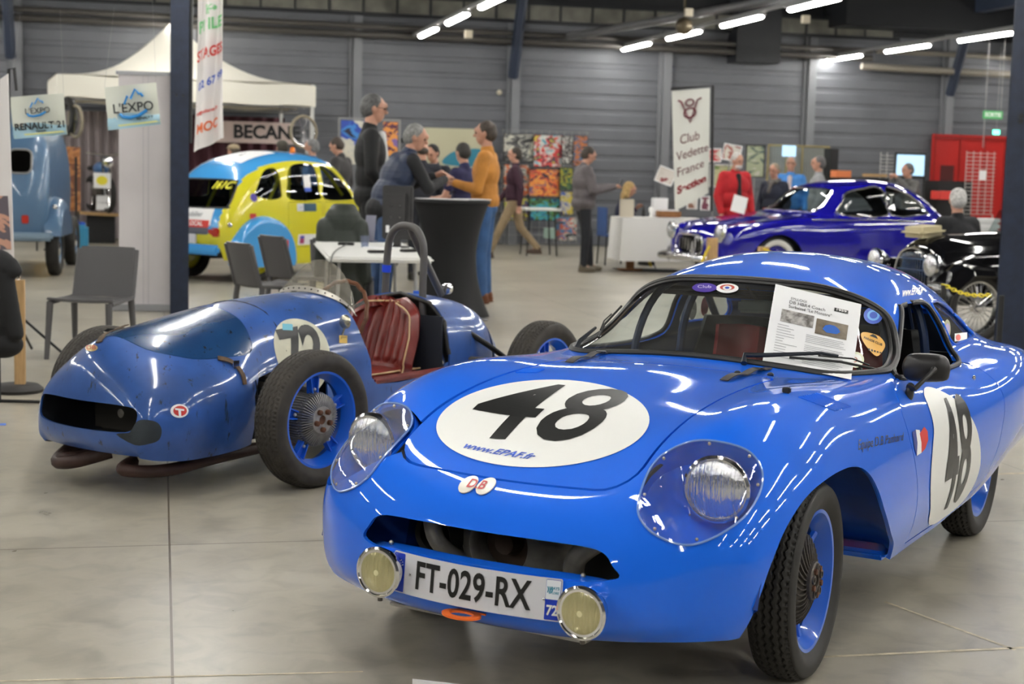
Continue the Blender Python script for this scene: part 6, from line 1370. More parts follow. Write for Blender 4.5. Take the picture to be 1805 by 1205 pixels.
for s in (1, -1):
    def ff(u, v, s=s):
        X = [.42, .38, .15, -.12, -.45, -.9, -1.6]; Z = [.34, .52, .70, .69, .52, .30, .27]; t = u*6; i = min(5, int(t)); q = t-i; q = q*q*(3-2*q)
        x = X[i]*(1-q)+X[i+1]*q; z = Z[i]*(1-q)+Z[i+1]*q; return (x, s*(.34+.42*v), z-.07*(2*v-1)**4-.02*v)
    MB().grid(ff, 40, 12).build('front_wing', M_blk, blk, solid=.02)
    MB().grid(lambda u, v, s=s: (-2.15+.48*math.cos(PI*u), s*(.50+.26*v), .30+.44*math.sin(PI*u)-.05*v*v), 24, 8).build('rear_wing', M_blk, blk, solid=.02)
    h_ = MB().lathe([(.0, -.14), (.05, -.12), (.10, -.03), (.108, .0), (.098, .02)], 32, 'x', org=(.36, s*.42, .685)).build('headlamp', M_chrome, blk); MB().lathe([(.0, .045), (.05, .038), (.095, .015)], 32, 'x', org=(.36, s*.42, .685)).build('lens', M_lens, h_)
    MB().tube([(-.1, s*.445, .76), (-1.3, s*.565, .80), (-2.3, s*.545, .74)], .007, 6).build('bonnet_strip', M_chrome, blk)
g = MB()
for k in range(15): y = -.21+.03*k; g.box((.265-.03*(y/.2)**2, y, .60), (.01, .007, .36-.10*(y/.22)**2))
for zz in (.50, .62, .72): g.box((.26, 0, zz), (.01, .42, .007))
g.tube([(.255, p[0], p[1]) for p in smooth2d([(-.24, .44), (-.25, .62), (-.17, .77), (0, .82), (.17, .77), (.25, .62), (.24, .44), (0, .40)], 4)], .012, 8, closed=True); g.build('grille', M_chrome, blk)
for x, y, rz in ((0, .60, 0), (0, -.60, PI), (-2.15, .62, 0), (-2.15, -.62, PI)): simple_wheel(blk, 'wheel', (x, y, .32), rz, .32, .12, .235, M_tyre, M_chrome, M_chrome, spokes=40)
MB().box((-1.0, 0, .36), (2.8, .8, .06)).build('chassis', M_black, blk, smooth=False)
MB().tube(catmull([(.36, -.60, .36), (.50, -.3, .36), (.52, 0, .36), (.50, .3, .36), (.36, .60, .36)], 5), .022, 8).build('front_bumper', M_chrome, blk)
MB().grid(lambda u, v: (-2.05-.25*u, (v-.5)*1.0, .92+.12*math.sin(PI*u)), 10, 10).build('folded_hood', mat('beige_hood', (.42, .36, .22), .8), blk, solid=.08)
MB().box((-1.05, 0, 1.05), (.02, .98, .26), rot=(0, -.5, 0), bev=.006).build('low_windscreen', G_cl, blk)
cush = MB().box((0, 0, 0), (.30, .36, .10), bev=.045).build('folded_blanket', mat('cream_cloth', (.50, .44, .28), .85, bump=.5)); cush.location = blk.matrix_basis @ Vector((.06, -.12, .965)); cush.rotation_euler = (0, .1, Y5); tag(cush, 'cream folded blanket lying on the black tourer bonnet', 'blanket')
# ---------------------------------------------------------------- grey-blue van at the left edge
Y6 = math.radians(99); van = car_frame('small_van', 'grey-blue vintage van seen from behind at the left edge', (-6.27, 18.6, 0), Y6)
M_van = mat('van_blue', (.075, .15, .26), .35, coat=.5)
N6 = [
 st(-.50, (-.44,.55,.48), (-.47,.50,.48), (-.49,.42,.48), (-.50,.30,.48), (-.50,.15,.48), (-.50,0,.48)),
 st(-.55, (-.40,.60,.50), (-.45,.62,.75), (-.50,.56,.85), (-.53,.40,.88), (-.54,.2,.88), (-.54,0,.88)),
 st(-.50, (-.35,.62,.50), (-.38,.66,.95), (-.42,.62,1.25), (-.47,.46,1.32), (-.48,.22,1.34), (-.48,0,1.34)),
 st(-.40, (-.28,.62,.50), (-.28,.66,1.05), (-.30,.63,1.5), (-.34,.48,1.68), (-.36,.24,1.72), (-.37,0,1.73)),
 st(.2, (.62,.48), (.67,1.0), (.64,1.52), (.50,1.78), (.26,1.86), (0,1.88)), st(1.4, (.62,.48), (.67,1.0), (.64,1.5), (.50,1.76), (.26,1.84), (0,1.86)),
 st(1.7, (.6,.48), (.64,.85), (.60,1.05), (.45,1.15), (.22,1.2), (0,1.2)), st(2.4, (.5,.48), (.52,.7), (.48,.86), (.36,.93), (.18,.95), (0,.95)), st(2.6, (.4,.48), (.42,.55), (.38,.62), (.28,.66), (.14,.67), (0,.67)),
]
SH6 = Shell(net_surface(N6, 70, 51), .015)
SH6.cut([MB().prism(rrect(.26, .28, .07, 4, (y, 1.38)), -.8, -.2, 'yz') for y in (-.34, .34)]); mesh_obj('body', SH6.me, [M_van, M_din], van)
for y in (-.34, .34):
    MB().tube([h for h in (SH6.hit((-1, p[0], p[1]), (1, 0, 0), .004) for p in rrect(.26, .28, .07, 4, (y, 1.38))) if h], .012, 6, closed=True).build('window_seal', mat('grey_seal', (.25, .25, .25), .5), van)
    MB().box((-.43, y, 1.38), (.006, .25, .27)).build('rear_window', glassmat('van_glass', (.7, .65, .5)), van, smooth=False)
MB().tube([(-.52, .02, .95), (-.56, .02, .95), (-.56, .02, 1.12), (-.52, .02, 1.12)], .012, 8).build('door_handle', M_black, van); MB().box((-.56, .0, .85), (.004, .004, .9)).build('door_gap', M_gap, van, smooth=False)
for s in (-1, 1):
    MB().grid(lambda u, v, s=s: (.05+.50*math.cos(PI*(1-u)), s*(.60+.20*math.sin(v*PI/2)), .50+.46*math.sin(PI*u)-.14*v**2*math.sin(PI*u)), 24, 8).build('rear_wing', M_van, van, solid=.015)
    MB().grid(lambda u, v, s=s: (.05+.50*math.cos(PI*(1-u))*(1), s*.80, .48+(.32*math.sin(PI*u))*v+.02), 24, 3).build('wing_skirt', M_van, van, solid=.012)
    MB().box((-.53, s*.40, .70), (.03, .08, .10), bev=.01).build('tail_lamp', mat('tail_red'), van); MB().ball((-.40, s*.72, .85), .035, 12, 8).build('wing_lamp', M_chrome, van)
MB().box((-.60, 0, .50), (.08, 1.45, .10), bev=.03).build('rear_bumper', mat('van_bumper', (.20, .28, .36), .4), van); MB().box((.8, 0, .46), (2.4, 1.1, .06)).build('underbody', M_black, van, smooth=False)
for x, y, rz in ((.05, .66, 0), (.05, -.66, PI), (2.1, .60, 0), (2.1, -.60, PI)): simple_wheel(van, 'wheel', (x, y, .33), rz, .33, .16, .2, M_tyre, M_van, M_chrome)
# ---------------------------------------------------------------- orange car far right and a blue car far centre
# ================================================================== STANDS, SIGNS AND FURNITURE
M_cloth = mat('white_cloth', (.74, .73, .71), .8, bump=.3, bscale=6)
M_tent = mat('tent_canvas', (.80, .77, .68), .7)
M_wood = mat('pine_wood', (.52, .33, .15), .6, noise=.25, nscale=6, aniso_scale=(8, 8, 1))
M_wood2 = mat('brown_wood', (.30, .13, .045), .55, noise=.3, nscale=6, aniso_scale=(8, 8, 1))
M_frame = mat('frame_black', (.01, .01, .011), .5)
def facing(px, D): return math.atan2(-(px-902.5), FPX)       # heading that turns a flat thing's front (-y) to the view
def board(name, label, cat, x0, y0, x1, y1, D, m_, th=.012, rz=HA, rx=0.0, group=None, parent=None, tag_=True):
    """upright board filling a rectangle of the photograph at distance D; returns (object, width, height); front is -y"""
    a, b = at(x0, y0, D), at(x1, y1, D); w = abs(b.x-a.x)/math.cos(rz-0)*1.0; h = abs(a.z-b.z); c = (a+b)/2
    o = MB().box((0, 0, 0), (w, th, h)).build(name, m_, parent, smooth=False); o.location = c; o.rotation_euler = (rx, 0, rz)
    if tag_: tag(o, label, cat, group)
    return o, w, h
def art(name, cols, scale=6.0, seed=0.0):
    """printed picture: coloured patches"""
    if name in MATS: return MATS[name]
    m = bpy.data.materials.new(name); m.use_nodes = True; nt = m.node_tree; N = nt.nodes; L = nt.links; p = N['Principled BSDF']; p.inputs['Roughness'].default_value = .35
    tc = N.new('ShaderNodeTexCoord'); mp = N.new('ShaderNodeMapping'); mp.inputs['Location'].default_value = (seed, seed*1.7, seed*.6); mp.inputs['Scale'].default_value = (scale*.6, 1, scale); L.new(tc.outputs['Object'], mp.inputs[0])
    n = N.new('ShaderNodeTexNoise'); n.inputs['Scale'].default_value = 1; n.inputs['Detail'].default_value = 3; n.inputs['Distortion'].default_value = 1.2; L.new(mp.outputs[0], n.inputs['Vector'])
    r = N.new('ShaderNodeValToRGB'); r.color_ramp.interpolation = 'CONSTANT'; k = len(cols)
    while len(r.color_ramp.elements) < k: r.color_ramp.elements.new(.5)
    for i, c in enumerate(cols): r.color_ramp.elements[i].position = .30+.42*i/k if i else 0; r.color_ramp.elements[i].color = (*c, 1)
    L.new(n.outputs['Fac'], r.inputs[0]); L.new(r.outputs[0], p.inputs['Base Color']); MATS[name] = m; return m
def front(o, w, h, s_, cx, cz, size, m_, name='lettering', off=.008, **k):
    return writing(name, s_, m_, o, (cx, -off, cz), (1, 0, 0), (0, 0, 1), size, .0, **k)
M_bk = mat('black_print', (.012, .012, .014), .5); M_gold = mat('print_navy', (.03, .06, .22), .5); M_mar = mat('maroon_print', (.13, .015, .03), .5)
# ---- pagoda tent
TL, TR, PK = at(100, 132, 24.2), at(557, 146, 25.6), at(312, 42, 27.0)
ex = (TR-TL); ex.z = 0; W_ = ex.length; ex.normalize(); ey = Vector((-ex.y, ex.x, 0)); ez = Vector((0, 0, 1)); zt = (TL.z+TR.z)/2
tent = thing('pagoda_tent', 'white pagoda tent with a pointed roof on thin legs behind the saloon', 'tent', (TL.x, TL.y, 0), math.atan2(ex.y, ex.x))
WD = 2.7; Pk = Vector((W_*.47, WD*.5, PK.z-.05))
def cone(u, v):
    a = v*4; i = int(min(3, a)); f_ = a-i; C_ = [(0, 0), (W_, 0), (W_, WD), (0, WD), (0, 0)]; e = Vector((C_[i][0]*(1-f_)+C_[i+1][0]*f_, C_[i][1]*(1-f_)+C_[i+1][1]*f_, zt))
    q = e.lerp(Pk, u); sag = (Pk.z-zt)*(.30*math.sin(PI*u)); return (q.x, q.y, q.z-sag)
MB().grid(cone, 16, 49).build('roof_canopy', M_tent, tent)
MB().grid(lambda u, v: (lambda e: (e[0], e[1], zt-.02-.34*u+.012*math.sin(v*90)))((lambda a: (lambda i, f_: [((0, 0), (W_, 0), (W_, WD), (0, WD), (0, 0))[i][k]*(1-f_)+((0, 0), (W_, 0), (W_, WD), (0, WD), (0, 0))[i+1][k]*f_ for k in (0, 1)])(int(min(3, a)), a-int(min(3, a))))(v*4)), 3, 97).build('valance', M_tent, tent)
for x, y in ((.05, .05), (W_-.05, .05), (W_-.05, WD-.05), (.05, WD-.05)): MB().box((x, y, zt/2), (.06, .06, zt)).build('tent_leg', mat('tent_steel', (.55, .55, .53), .4, metal=.4), tent, smooth=False)
M_maroon = mat('maroon_drape', (.075, .022, .032), .8); M_lil = mat('lilac_drape', (.30, .26, .27), .8)
MB().grid(lambda u, v: (W_*(.45+.55*v), WD-.1+.05*math.sin(v*60), .05+2.2*u), 4, 121).build('back_drape', M_maroon, tent)
MB().grid(lambda u, v: (W_*(.02+.43*v), WD-.1+.05*math.sin(v*70), .05+2.2*u), 4, 121).build('back_drape', M_lil, tent)
MB().box((W_*.5, .1, zt-.38), (W_, .03, .03)).box((W_*.72, .8, zt-.45), (W_*.5, .03, .03)).build('cross_bar', M_rail, tent, smooth=False)
o, w, h = board('shop_sign', 'long pale sign with large black letters BECANE under the tent', 'sign', 348, 212, 516, 254, 27.0, mat('sign_pink', (.62, .50, .47), .6), th=.03)
front(o, w, h, 'BECANE', .22*w, 0, h*.85, M_bk, off=.018, bold=.012)
for (px, py, r, D, lb) in ((535, 232, 27, 24.6, 'bicycle wheel hanging under the right corner of the tent'), (133, 214, 27, 21.0, 'bicycle wheel with pale tyre hanging left of the hanging signs')):
    c = at(px, py, D); rr = r/2700*D; w_ = thing('bicycle_wheel', lb, 'wheel', c, HA+.5 if px > 300 else HA-1.1)
    MB().tube([(rr*math.cos(a), 0, rr*math.sin(a)) for a in [2*PI*i/40 for i in range(40)]], .022, 8, closed=True).build('tyre', mat('tan_tyre', (.28, .24, .17), .7), w_)
    MB().tube([((rr-.03)*math.cos(a), 0, (rr-.03)*math.sin(a)) for a in [2*PI*i/40 for i in range(40)]], .010, 6, closed=True).build('rim', M_chrome, w_)
    s_ = MB(); [s_.cyl((0, .02*(1 if k % 2 else -1), 0), ((rr-.03)*math.cos(2*PI*k/28), 0, (rr-.03)*math.sin(2*PI*k/28)), .002, n=4) for k in range(28)]; s_.build('spokes', M_chrome, w_)
o = thing('rubber_tyre', 'dark tyre hanging beside the bicycle wheel', 'tyre', at(119, 205, 21.2), HA-1.1); MB().lathe([(.17, .04), (.25, .05), (.27, 0), (.25, -.05), (.17, -.04)], 32, 'y', closed=True).build('tyre', M_tyre, o)
# ---- white pull-up screen in front of the tent (behind the navy column)
o, w, h = board('pull_up_screen', 'plain greyish white pull-up screen standing left of the navy column', 'screen', 210, 128, 300, 548, 14.6, mat('screen_cloth', (.60, .57, .58), .75, noise=.12, nscale=1.5), rz=.08)
w2 = w; MB().box((0, 0, h/2), (w+.05, .03, .035)).build('screen_rail', mat('alu_rail', (.35, .36, .38), .35, metal=.7), o, smooth=False); MB().box((0, 0, -h/2+.03), (w+.12, .12, .06)).build('screen_base', mat('alu_rail'), o, smooth=False)
MB().cyl((-.02, .03, -h/2), (-.02, .03, h/2), .012, n=8).build('screen_pole', M_rail, o)
for xx in (-.03, .07): MB().box((xx*w, -.008, 0), (.006, .002, h*.98)).build('screen_crease', mat('crease', (.42, .41, .44), .8), o, smooth=False)
o2, w, h = board('pull_up_screen', 'second plain white screen half hidden behind the navy column', 'screen', 300, 380, 312, 548, 14.8, mat('screen_cloth'), rz=.08); 
# ---- hanging feather banner right of the column
A_, B_, C_, D_ = at(349, -40, 12.9), at(392, -40, 12.9), at(395, 243, 12.9), at(342, 268, 12.9)
def ban(u, v): p = A_.lerp(B_, u).lerp(D_.lerp(C_, u), v); return p+Vector((0, .05*math.sin(u*9+v*3), 0))
hb_ = thing('hanging_banner', 'narrow white banner with red, blue and orange lettering hanging beside the navy column', 'banner', (0, 0, 0))
MB().grid(lambda u, v: ban(u, v), 16, 30).build('cloth', mat('banner_white', (.74, .71, .70), .7), hb_, solid=.004)
def bantext(s_, v, hh, m_, u0=.06, u1=.96, tilt=.0):
    V, F = text2d(s_, 1, bold=.03); b = tbox(V); P = []
    for p in V:
        uu = u0+(u1-u0)*(p[0]-b[0])/(b[2]-b[0]); vv = v-hh*((p[1]-b[1])/(b[3]-b[1])-.5)-tilt*uu; q = ban(min(1, uu), vv); P.append(q-Vector((0, .006, 0)))
    MB().add(P, F).build('banner_lettering', m_, hb_, smooth=False, fix=False)
M_or2 = mat('orange_print', (.75, .16, .05), .5); M_grn = mat('green_print', (.16, .50, .20), .5)
bantext('PNLE', .29, .07, M_grn, tilt=.03); bantext('STAGES', .455, .065, M_redp, 0, 1, .03); bantext('02 67 99', .64, .05, M_bink, .1, 1, .05); bantext('eyguians.fr', .79, .03, M_redp, .05, .8); bantext('MOC', .88, .06, M_or2, .1, .8)
bantext('P', .19, .06, M_grn, .4, .75)
# ---- the two hanging paper signs
def hsign(lb, Q, D, lines, big):
    P = [at(*q, D) for q in Q]; ux = (P[1]-P[0]); uy = (P[0]-P[3]); c = sum(P, Vector())/4; w, h = ux.length, uy.length; ux.normalize(); uy = (uy-ux*uy.dot(ux)).normalized(); n = ux.cross(uy)
    o = thing('hanging_sign', lb, 'sign', (0, 0, 0))
    MB().grid(lambda u, v: P[3].lerp(P[2], u).lerp(P[0].lerp(P[1], u), v)+n*.01*math.sin(u*6+v*4), 12, 8).build('paper', mat('sign_paper', (.66, .68, .60), .6), o, fix=False)
    MB().grid(lambda u, v: P[3].lerp(P[2], u).lerp(P[0].lerp(P[1], u), v*(.30+.06*math.sin(u*5)))+n*(.014+.01*math.sin(u*6+v*4)), 12, 4).build('pale_blue_band', mat('sign_pale_blue', (.36, .56, .66), .6), o, fix=False)
    MB().grid(lambda u, v: P[3].lerp(P[2], u).lerp(P[0].lerp(P[1], u), .06+v*.04)+n*(.02), 12, 2).build('yellow_band', mat('sign_yellow', (.70, .70, .30), .6), o, fix=False)
    T = lambda x, y: c+ux*(x*w)+uy*(y*h)+n*.022
    for s_, x, y, sz, m_, bo in lines:
        V, F = text2d(s_, sz*h, bold=bo*h); MB().add(*flat(V, F, T(x, y), ux, uy, 0)).build('sign_lettering', m_, o, smooth=False, fix=False)
    mt_ = [T(x*big[2]+big[0], y*big[2]+big[1]) for x, y in ((-.17, -.02), (-.10, .14), (-.05, .08), (.04, .26), (.10, .15), (.12, .17), (.16, .10))]
    MB().tube(mt_, .006*big[2]*1.4, 6).build('mountain_line', mat('line_blue', (.03, .25, .62), .5), o)
    MB().tube([T(x*big[2]+big[0], y*big[2]+big[1]) for x, y in ((-.26, -.20), (-.22, -.27), (-.10, -.30), (.06, -.27), (.2, -.18))], .008*big[2]*1.4, 6).build('swoosh', mat('line_blue'), o)
    MB().tube([P[0], P[0]+Vector((.05, .1, .6))], .0009, 4).tube([P[1], P[1]+Vector((-.05, .1, .6))], .0009, 4).build('thread', M_rail, o)
hsign("crumpled paper sign with blue mountain drawing reading L'EXPO hanging in front of the white screen", [(184, 154), (275, 145), (284, 219), (192, 230)], 11.5, [("L'EXPO", .02, -.04, .30, M_bk, .004), ('RENAULT', .22, -.30, .09, M_bk, .003)], (.05, .08, 1.15))
hsign("paper sign reading L'EXPO and RENAULT 21 hanging at the left edge", [(17, 171), (112, 164), (119, 237), (26, 245)], 11.2, [("L'EXPO", .0, .12, .19, M_bk, .002), ('RENAULT 21', .02, -.24, .22, M_bk, .006), ('Nevada', .03, -.36, .08, M_bk, .002)], (.0, .22, .75))
# ---- left-hand display: orange poster panels, motorcycle on a bench, blue can
o, w, h = board('poster_panel', 'orange sunburst poster panel behind the grey-blue van', 'poster', 60, 240, 106, 390, 23.4, mat('poster_orange', (.78, .40, .06), .5))
sb_ = MB()
for k in range(9): a0 = PI*.5+PI*k/9; sb_.prism([(w*.5, -h*.1), (w*.5+1.2*math.cos(a0), -h*.1+1.2*math.sin(a0)), (w*.5+1.2*math.cos(a0+.17), -h*.1+1.2*math.sin(a0+.17))], -.008, -.009, 'xz')
MB().cyl((-w*.4, .03, -o.location.z+.01), (-w*.4, .03, h/2), .015, n=6).cyl((w*.4, .03, -o.location.z+.01), (w*.4, .03, h/2), .015, n=6).build('stand_leg', M_frame, o)
sb_.v = [(max(-w/2, min(w/2, a)), b, max(-h/2, min(h/2, c))) for a, b, c in sb_.v]; sb_.build('sunburst', mat('poster_pale', (.80, .62, .25), .5), o, smooth=False)
o, w, h = board('poster_panel', 'rust brown painted panel with dark figures left of the motorcycle', 'poster', 105, 258, 141, 372, 23.8, art('art_rust', [(.35, .14, .05), (.50, .22, .08), (.22, .09, .05), (.55, .28, .12)], 4, 2)); MB().cyl((-w*.4, .03, -o.location.z+.01), (-w*.4, .03, h/2), .015, n=6).cyl((w*.4, .03, -o.location.z+.01), (w*.4, .03, h/2), .015, n=6).build('stand_leg', M_frame, o)
tp = G(128, 23.6); po = MB().cyl((0, 0, 0), (0, 0, 1.45), .02, n=8).cyl((-.5, 0, .02), (.2, 0, .02), .015, n=6).build('panel_stand', M_frame); po.location = tp+Vector((.05, 0, 0)); tag(po, 'thin dark stand pole beside the rust brown panel', 'stand')
bn = thing('display_bench', 'low bench with a light wooden top and black cloth front under the motorcycle', 'bench', G(172, 26.2), HA)
MB().box((0, 0, .50), (.70, .5, .04), rot=(0, .04, 0)).build('bench_top', M_wood, bn, smooth=False); MB().box((.05, .05, .24), (.46, .4, .46)).build('bench_cloth', mat('black_cloth', (.012, .012, .013), .8), bn, smooth=False)
mo = thing('motorcycle', 'small blue motorcycle with a yellow and white number plate on the bench', 'motorcycle', G(176, 26.3)+Vector((0, 0, .52)), HA-1.25); mo.scale = (1.2, 1.2, 1.2)
for x in (-.42, .42):
    wv = MB().lathe([(.20, .03), (.24, .035), (.26, 0), (.24, -.035), (.20, -.03)], 32, 'y', closed=True, org=(x, 0, .26)).build('wheel', M_tyre, mo); s_ = MB(); [s_.cyl((x, 0, .26), (x+.21*math.cos(a), 0, .26+.21*math.sin(a)), .003, n=4) for a in [2*PI*k/18 for k in range(18)]]; s_.build('spokes', M_chrome, wv)
MB().ball((.05, 0, .62), (.22, .10, .10)).build('fuel_tank', mat('moto_blue', (.05, .14, .32), .3, coat=.5), mo); MB().box((-.25, 0, .62), (.36, .14, .06), bev=.02).build('saddle', M_black, mo); MB().box((0, 0, .34), (.28, .16, .24), bev=.03).build('engine', M_cast, mo)
MB().tube([(.42, .05, .26), (.28, .05, .78)], .016, 8).tube([(.42, -.05, .26), (.28, -.05, .78)], .016, 8).tube([(.28, -.28, .84), (.30, 0, .80), (.28, .28, .84)], .012, 8).tube([(-.42, 0, .26), (-.1, 0, .3), (.2, 0, .72)], .016, 8).build('fork', M_chrome, mo)
MB().lathe([(.0, .0), (.07, .0), (.08, .04), (.0, .06)], 20, 'x', org=(.36, 0, .72)).build('headlamp', M_chrome, mo)
o, w, h = board('placard', 'white placard with a yellow blot in front of the motorcycle', 'placard', 165, 304, 195, 332, 25.6, M_wht, rz=.05); MB().add(*flat(*poly2d(ellipse(w*.33, h*.3, 16)), (0, -.009, 0), (1, 0, 0), (0, 0, 1))).build('yellow_blot', mat('st_yellow', (.80, .70, .05), .5), o, smooth=False)
o, w, h = board('paper_notice', 'white paper notice leaning on the bench below the motorcycle', 'notice', 170, 344, 197, 370, 25.95, M_paper, rz=.05, rx=-.15); front(o, w, h, 'a vendre', 0, 0, h*.25, M_grey)
o = thing('plastic_drum', 'light blue square plastic can standing on the floor', 'can', G(134, 22.3), HA); o.scale = (1.22, 1.22, 1.22); MB().box((0, 0, .20), (.27, .25, .38), bev=.03).build('can_body', mat('can_blue', (.05, .27, .45), .4), o); MB().lathe([(.03, 0), (.03, .03), (0, .03)], 16, 'z', org=(.07, 0, .39)).tube([(-.1, 0, .38), (-.09, 0, .43), (.02, 0, .43), (.03, 0, .38)], .012, 8).build('can_cap', M_bink, o); MB().box((-.03, -.127, .17), (.09, .002, .09)).build('can_label', M_pink, o, smooth=False)
# ---- far left foreground: upright stand, draped jacket, wooden post with rope
st_p = gnd(26, 640); st_p = G(22, 11.0)
o = thing('display_stand', 'thin black metal stand pole at the left edge', 'stand', st_p, 0); MB().tube([(-.02, 0, .02), (-.02, 0, 2.05), (.02, 0, 2.06), (.035, 0, 1.9)], .012, 8).build('pole', M_frame, o); MB().cyl((-.02, 0, .35), (.42, -.1, .01), .010, n=6).cyl((-.02, 0, .35), (-.35, .1, .01), .010, n=6).cyl((-.02, 0, .35), (.0, .4, .01), .010, n=6).build('tripod_leg', M_frame, o)
A_, B_, C_, D_ = at(0, 140, 10.6), at(14, 130, 10.6), at(26, 500, 10.6), at(-10, 500, 10.6)
o = MB().grid(lambda u, v: A_.lerp(B_, u).lerp(D_.lerp(C_, u), v), 3, 20).build('white_roll_banner', mat('banner_white'), None, solid=.01); tag(o, 'edge of a white banner cut off by the left side of the picture', 'banner')
o = MB().add([at(-6, 345, 10.5), at(14, 345, 10.5), at(20, 440, 10.5), at(-6, 440, 10.5)], [(0, 1, 2, 3)]).build('banner_print', art('art_left', [(.30, .10, .08), (.55, .30, .22), (.12, .10, .12)], 5, 4), o, solid=.004)
jk = thing('hanging_jacket', 'black jacket hanging at the left edge of the picture', 'jacket', G(8, 8.9), 0); jk.scale = (1, 1, .82)
raw('coat_body', blob([('e', (-.05, 0, .98), (.11, .10, .12), None), ('e', (-.06, 0, .66), (.13, .10, .32), None), ('c', (.03, -.02, 1.0), (.06, -.04, .95), .05, .05), ('c', (-.0, -.03, .9), (.07, -.05, .50), .06, .05), ('e', (-.02, 0, .42), (.12, .10, .10), None)], .012, 4), mat('coat_black', (.008, .008, .009), .8, bump=.5, bscale=10), jk)
MB().cyl((-.05, 0, 0), (-.05, 0, 1.0), .015, n=8).cyl((-.3, 0, .012), (.2, 0, .012), .012, n=6).build('coat_stand', M_frame, jk)
bp = gnd(30, 690); po = thing('rope_post', 'light wooden post on a round black base with white rope at lower left', 'post', bp, .2)
MB().lathe([(.0, .0), (.155, .0), (.16, .02), (.13, .045), (.05, .05), (.0, .05)], 40, 'z').build('base', mat('rubber_base', (.02, .018, .017), .6), po); MB().box((.02, 0, .36), (.062, .062, .66)).build('post', M_wood, po, smooth=False)
MB().tube([(.02, -.02, .70), (.02, 0, .73), (.03, .01, .70)], .006, 6).build('eye_screw', M_chrome, po)
MB().tube(catmull([(.02, 0, .70), (-.06, -.08, .55), (-.16, -.20, .36), (-.30, -.4, .25)], 8), .007, 6).build('rope', M_wht, po)
tpx = gnd(-4, 748, .0012); o = MB().add([tpx+Vector((-.06, -.04, 0)), tpx+Vector((.05, -.02, 0)), tpx+Vector((.03, .05, 0)), tpx+Vector((-.08, .03, 0))], [(0, 1, 2, 3)]).build('floor_tape', mat('tape_lblue', (.06, .16, .55), .6), smooth=False); tag(o, 'small piece of blue tape on the floor at the left edge', 'tape')
o = MB().add([at(727, 1196, 3.9), at(900, 1215, 3.9), at(900, 1300, 3.9), at(724, 1300, 3.9)], [(0, 1, 2, 3)]).build('paper_card', M_paper, smooth=False, solid=.003); tag(o, 'top edge of a white card in front of the blue coupe', 'card')
# ---- grey plastic chairs
M_chair = mat('chair_grey', (.075, .072, .075), .5)
def chair(label, loc, rz, sc=1.0):
    t = thing('plastic_chair', label, 'chair', loc, rz); t.scale = (sc, sc, sc*.88)
    MB().grid(lambda u, v: ((v-.5)*.46*(1-.05*u), -.22+.44*u, .45+.010*(2*v-1)**2+.015*(u < .1)), 12, 12).build('seat', M_chair, t, solid=.018)
    MB().grid(lambda u, v: ((v-.5)*.44*(1-.08*u)*(1 if u < .93 else .96), .21+.10*u+.035*(1-(2*v-1)**2)*.8, .46+.40*u), 14, 12).build('backrest', M_chair, t, solid=.018)
    for sx in (-1, 1):
        MB().tube([(sx*.21, -.21, .45), (sx*.225, -.24, .0)], [.026, .018], 8).build('leg', M_chair, t); MB().tube([(sx*.21, .20, .47), (sx*.225, .25, .0)], [.026, .018], 8).build('leg', M_chair, t)
        MB().tube([(sx*.22, -.20, .44), (sx*.215, .22, .46), (sx*.21, .31, .84)], .020, 8).build('side_frame', M_chair, t)
    return t
chair('grey plastic chair standing beside the nose of the old racing car', G(160, 11.1), -.12, 1.04)
chair('grey plastic chair with its back to the camera in front of the yellow door', G(480, 13.0), PI-.9, 1.02)
chair('second grey plastic chair, the one nearer the folding table', G(536, 13.9), PI-.9, 1.05)
# ---- white folding table with monitor and office things
TT = (G(560, 15.0), G(775, 12.6)); tz = .745
pA, pB, pC, pD = gnd(550, 423, tz), gnd(726, 418, tz), gnd(779, 456, tz), gnd(595, 459, tz)
ux_ = Vector((.985, .174, 0)).normalized(); uyy_ = Vector((-ux_.y, ux_.x, 0)); tw_ = .82; c_ = gnd(592, 456, tz)+ux_*.36+uyy_*1.45
M_tab = mat('table_white', (.76, .76, .73), .45); ft = thing('folding_table', 'white plastic folding table with grey legs in front of the high table', 'table', (c_.x, c_.y, 0), math.atan2(ux_.y, ux_.x))
TW, TD = tw_, 2.3; MB().box((0, 0, tz-.022), (TW, TD, .045), bev=.018).build('tabletop', M_tab, ft)
M_gleg = mat('grey_leg', (.28, .28, .28), .4, metal=.3)
for sx in (-1, 1):
    for sy in (-1, 1): MB().tube([(sx*TW*.36, sy*TD*.36, tz-.04), (sx*TW*.40, sy*TD*.40, 0)], .014, 8).build('leg', M_gleg, ft)
    MB().tube([(sx*TW*.385, -TD*.38, .22), (sx*TW*.385, TD*.38, .22)], .010, 8).build('crossbar', M_gleg, ft)
RTb = Matrix.Rotation(math.atan2(ux_.y, ux_.x), 3, 'Z'); onT = lambda x, y, z=0: Vector((c_.x, c_.y, tz+z))+RTb @ Vector((x, y, 0))
def tabpx(px, py): q = gnd(px, py, tz); q.z = tz; return q
mon = thing('computer_monitor', 'dark grey monitor seen from behind on the folding table', 'monitor', tabpx(700, 436), -.25)
ms = MB().box((0, 0, .30), (.27, .05, .46), bev=.012).build('monitor_shell', mat('monitor_grey', (.030, .029, .030), .45), mon); MB().box((0, -.035, .30), (.20, .04, .34), bev=.015).build('monitor_bulge', mat('monitor_grey'), mon)
b_ = MB(); [b_.cyl((x, -.056, z), (x, -.062, z), .008, n=10) for x in (-.04, .04) for z in (.26, .36)]; b_.build('screw', M_chrome, ms)
MB().box((-.07, -.058, .16), (.03, .004, .06)).build('label_sticker', M_wht, ms, smooth=False); MB().box((0, 0, .05), (.06, .03, .10)).lathe([(.0, 0), (.11, 0), (.11, .01), (.0, .016)], 24, 'z').build('monitor_stand', mat('monitor_grey'), mon)
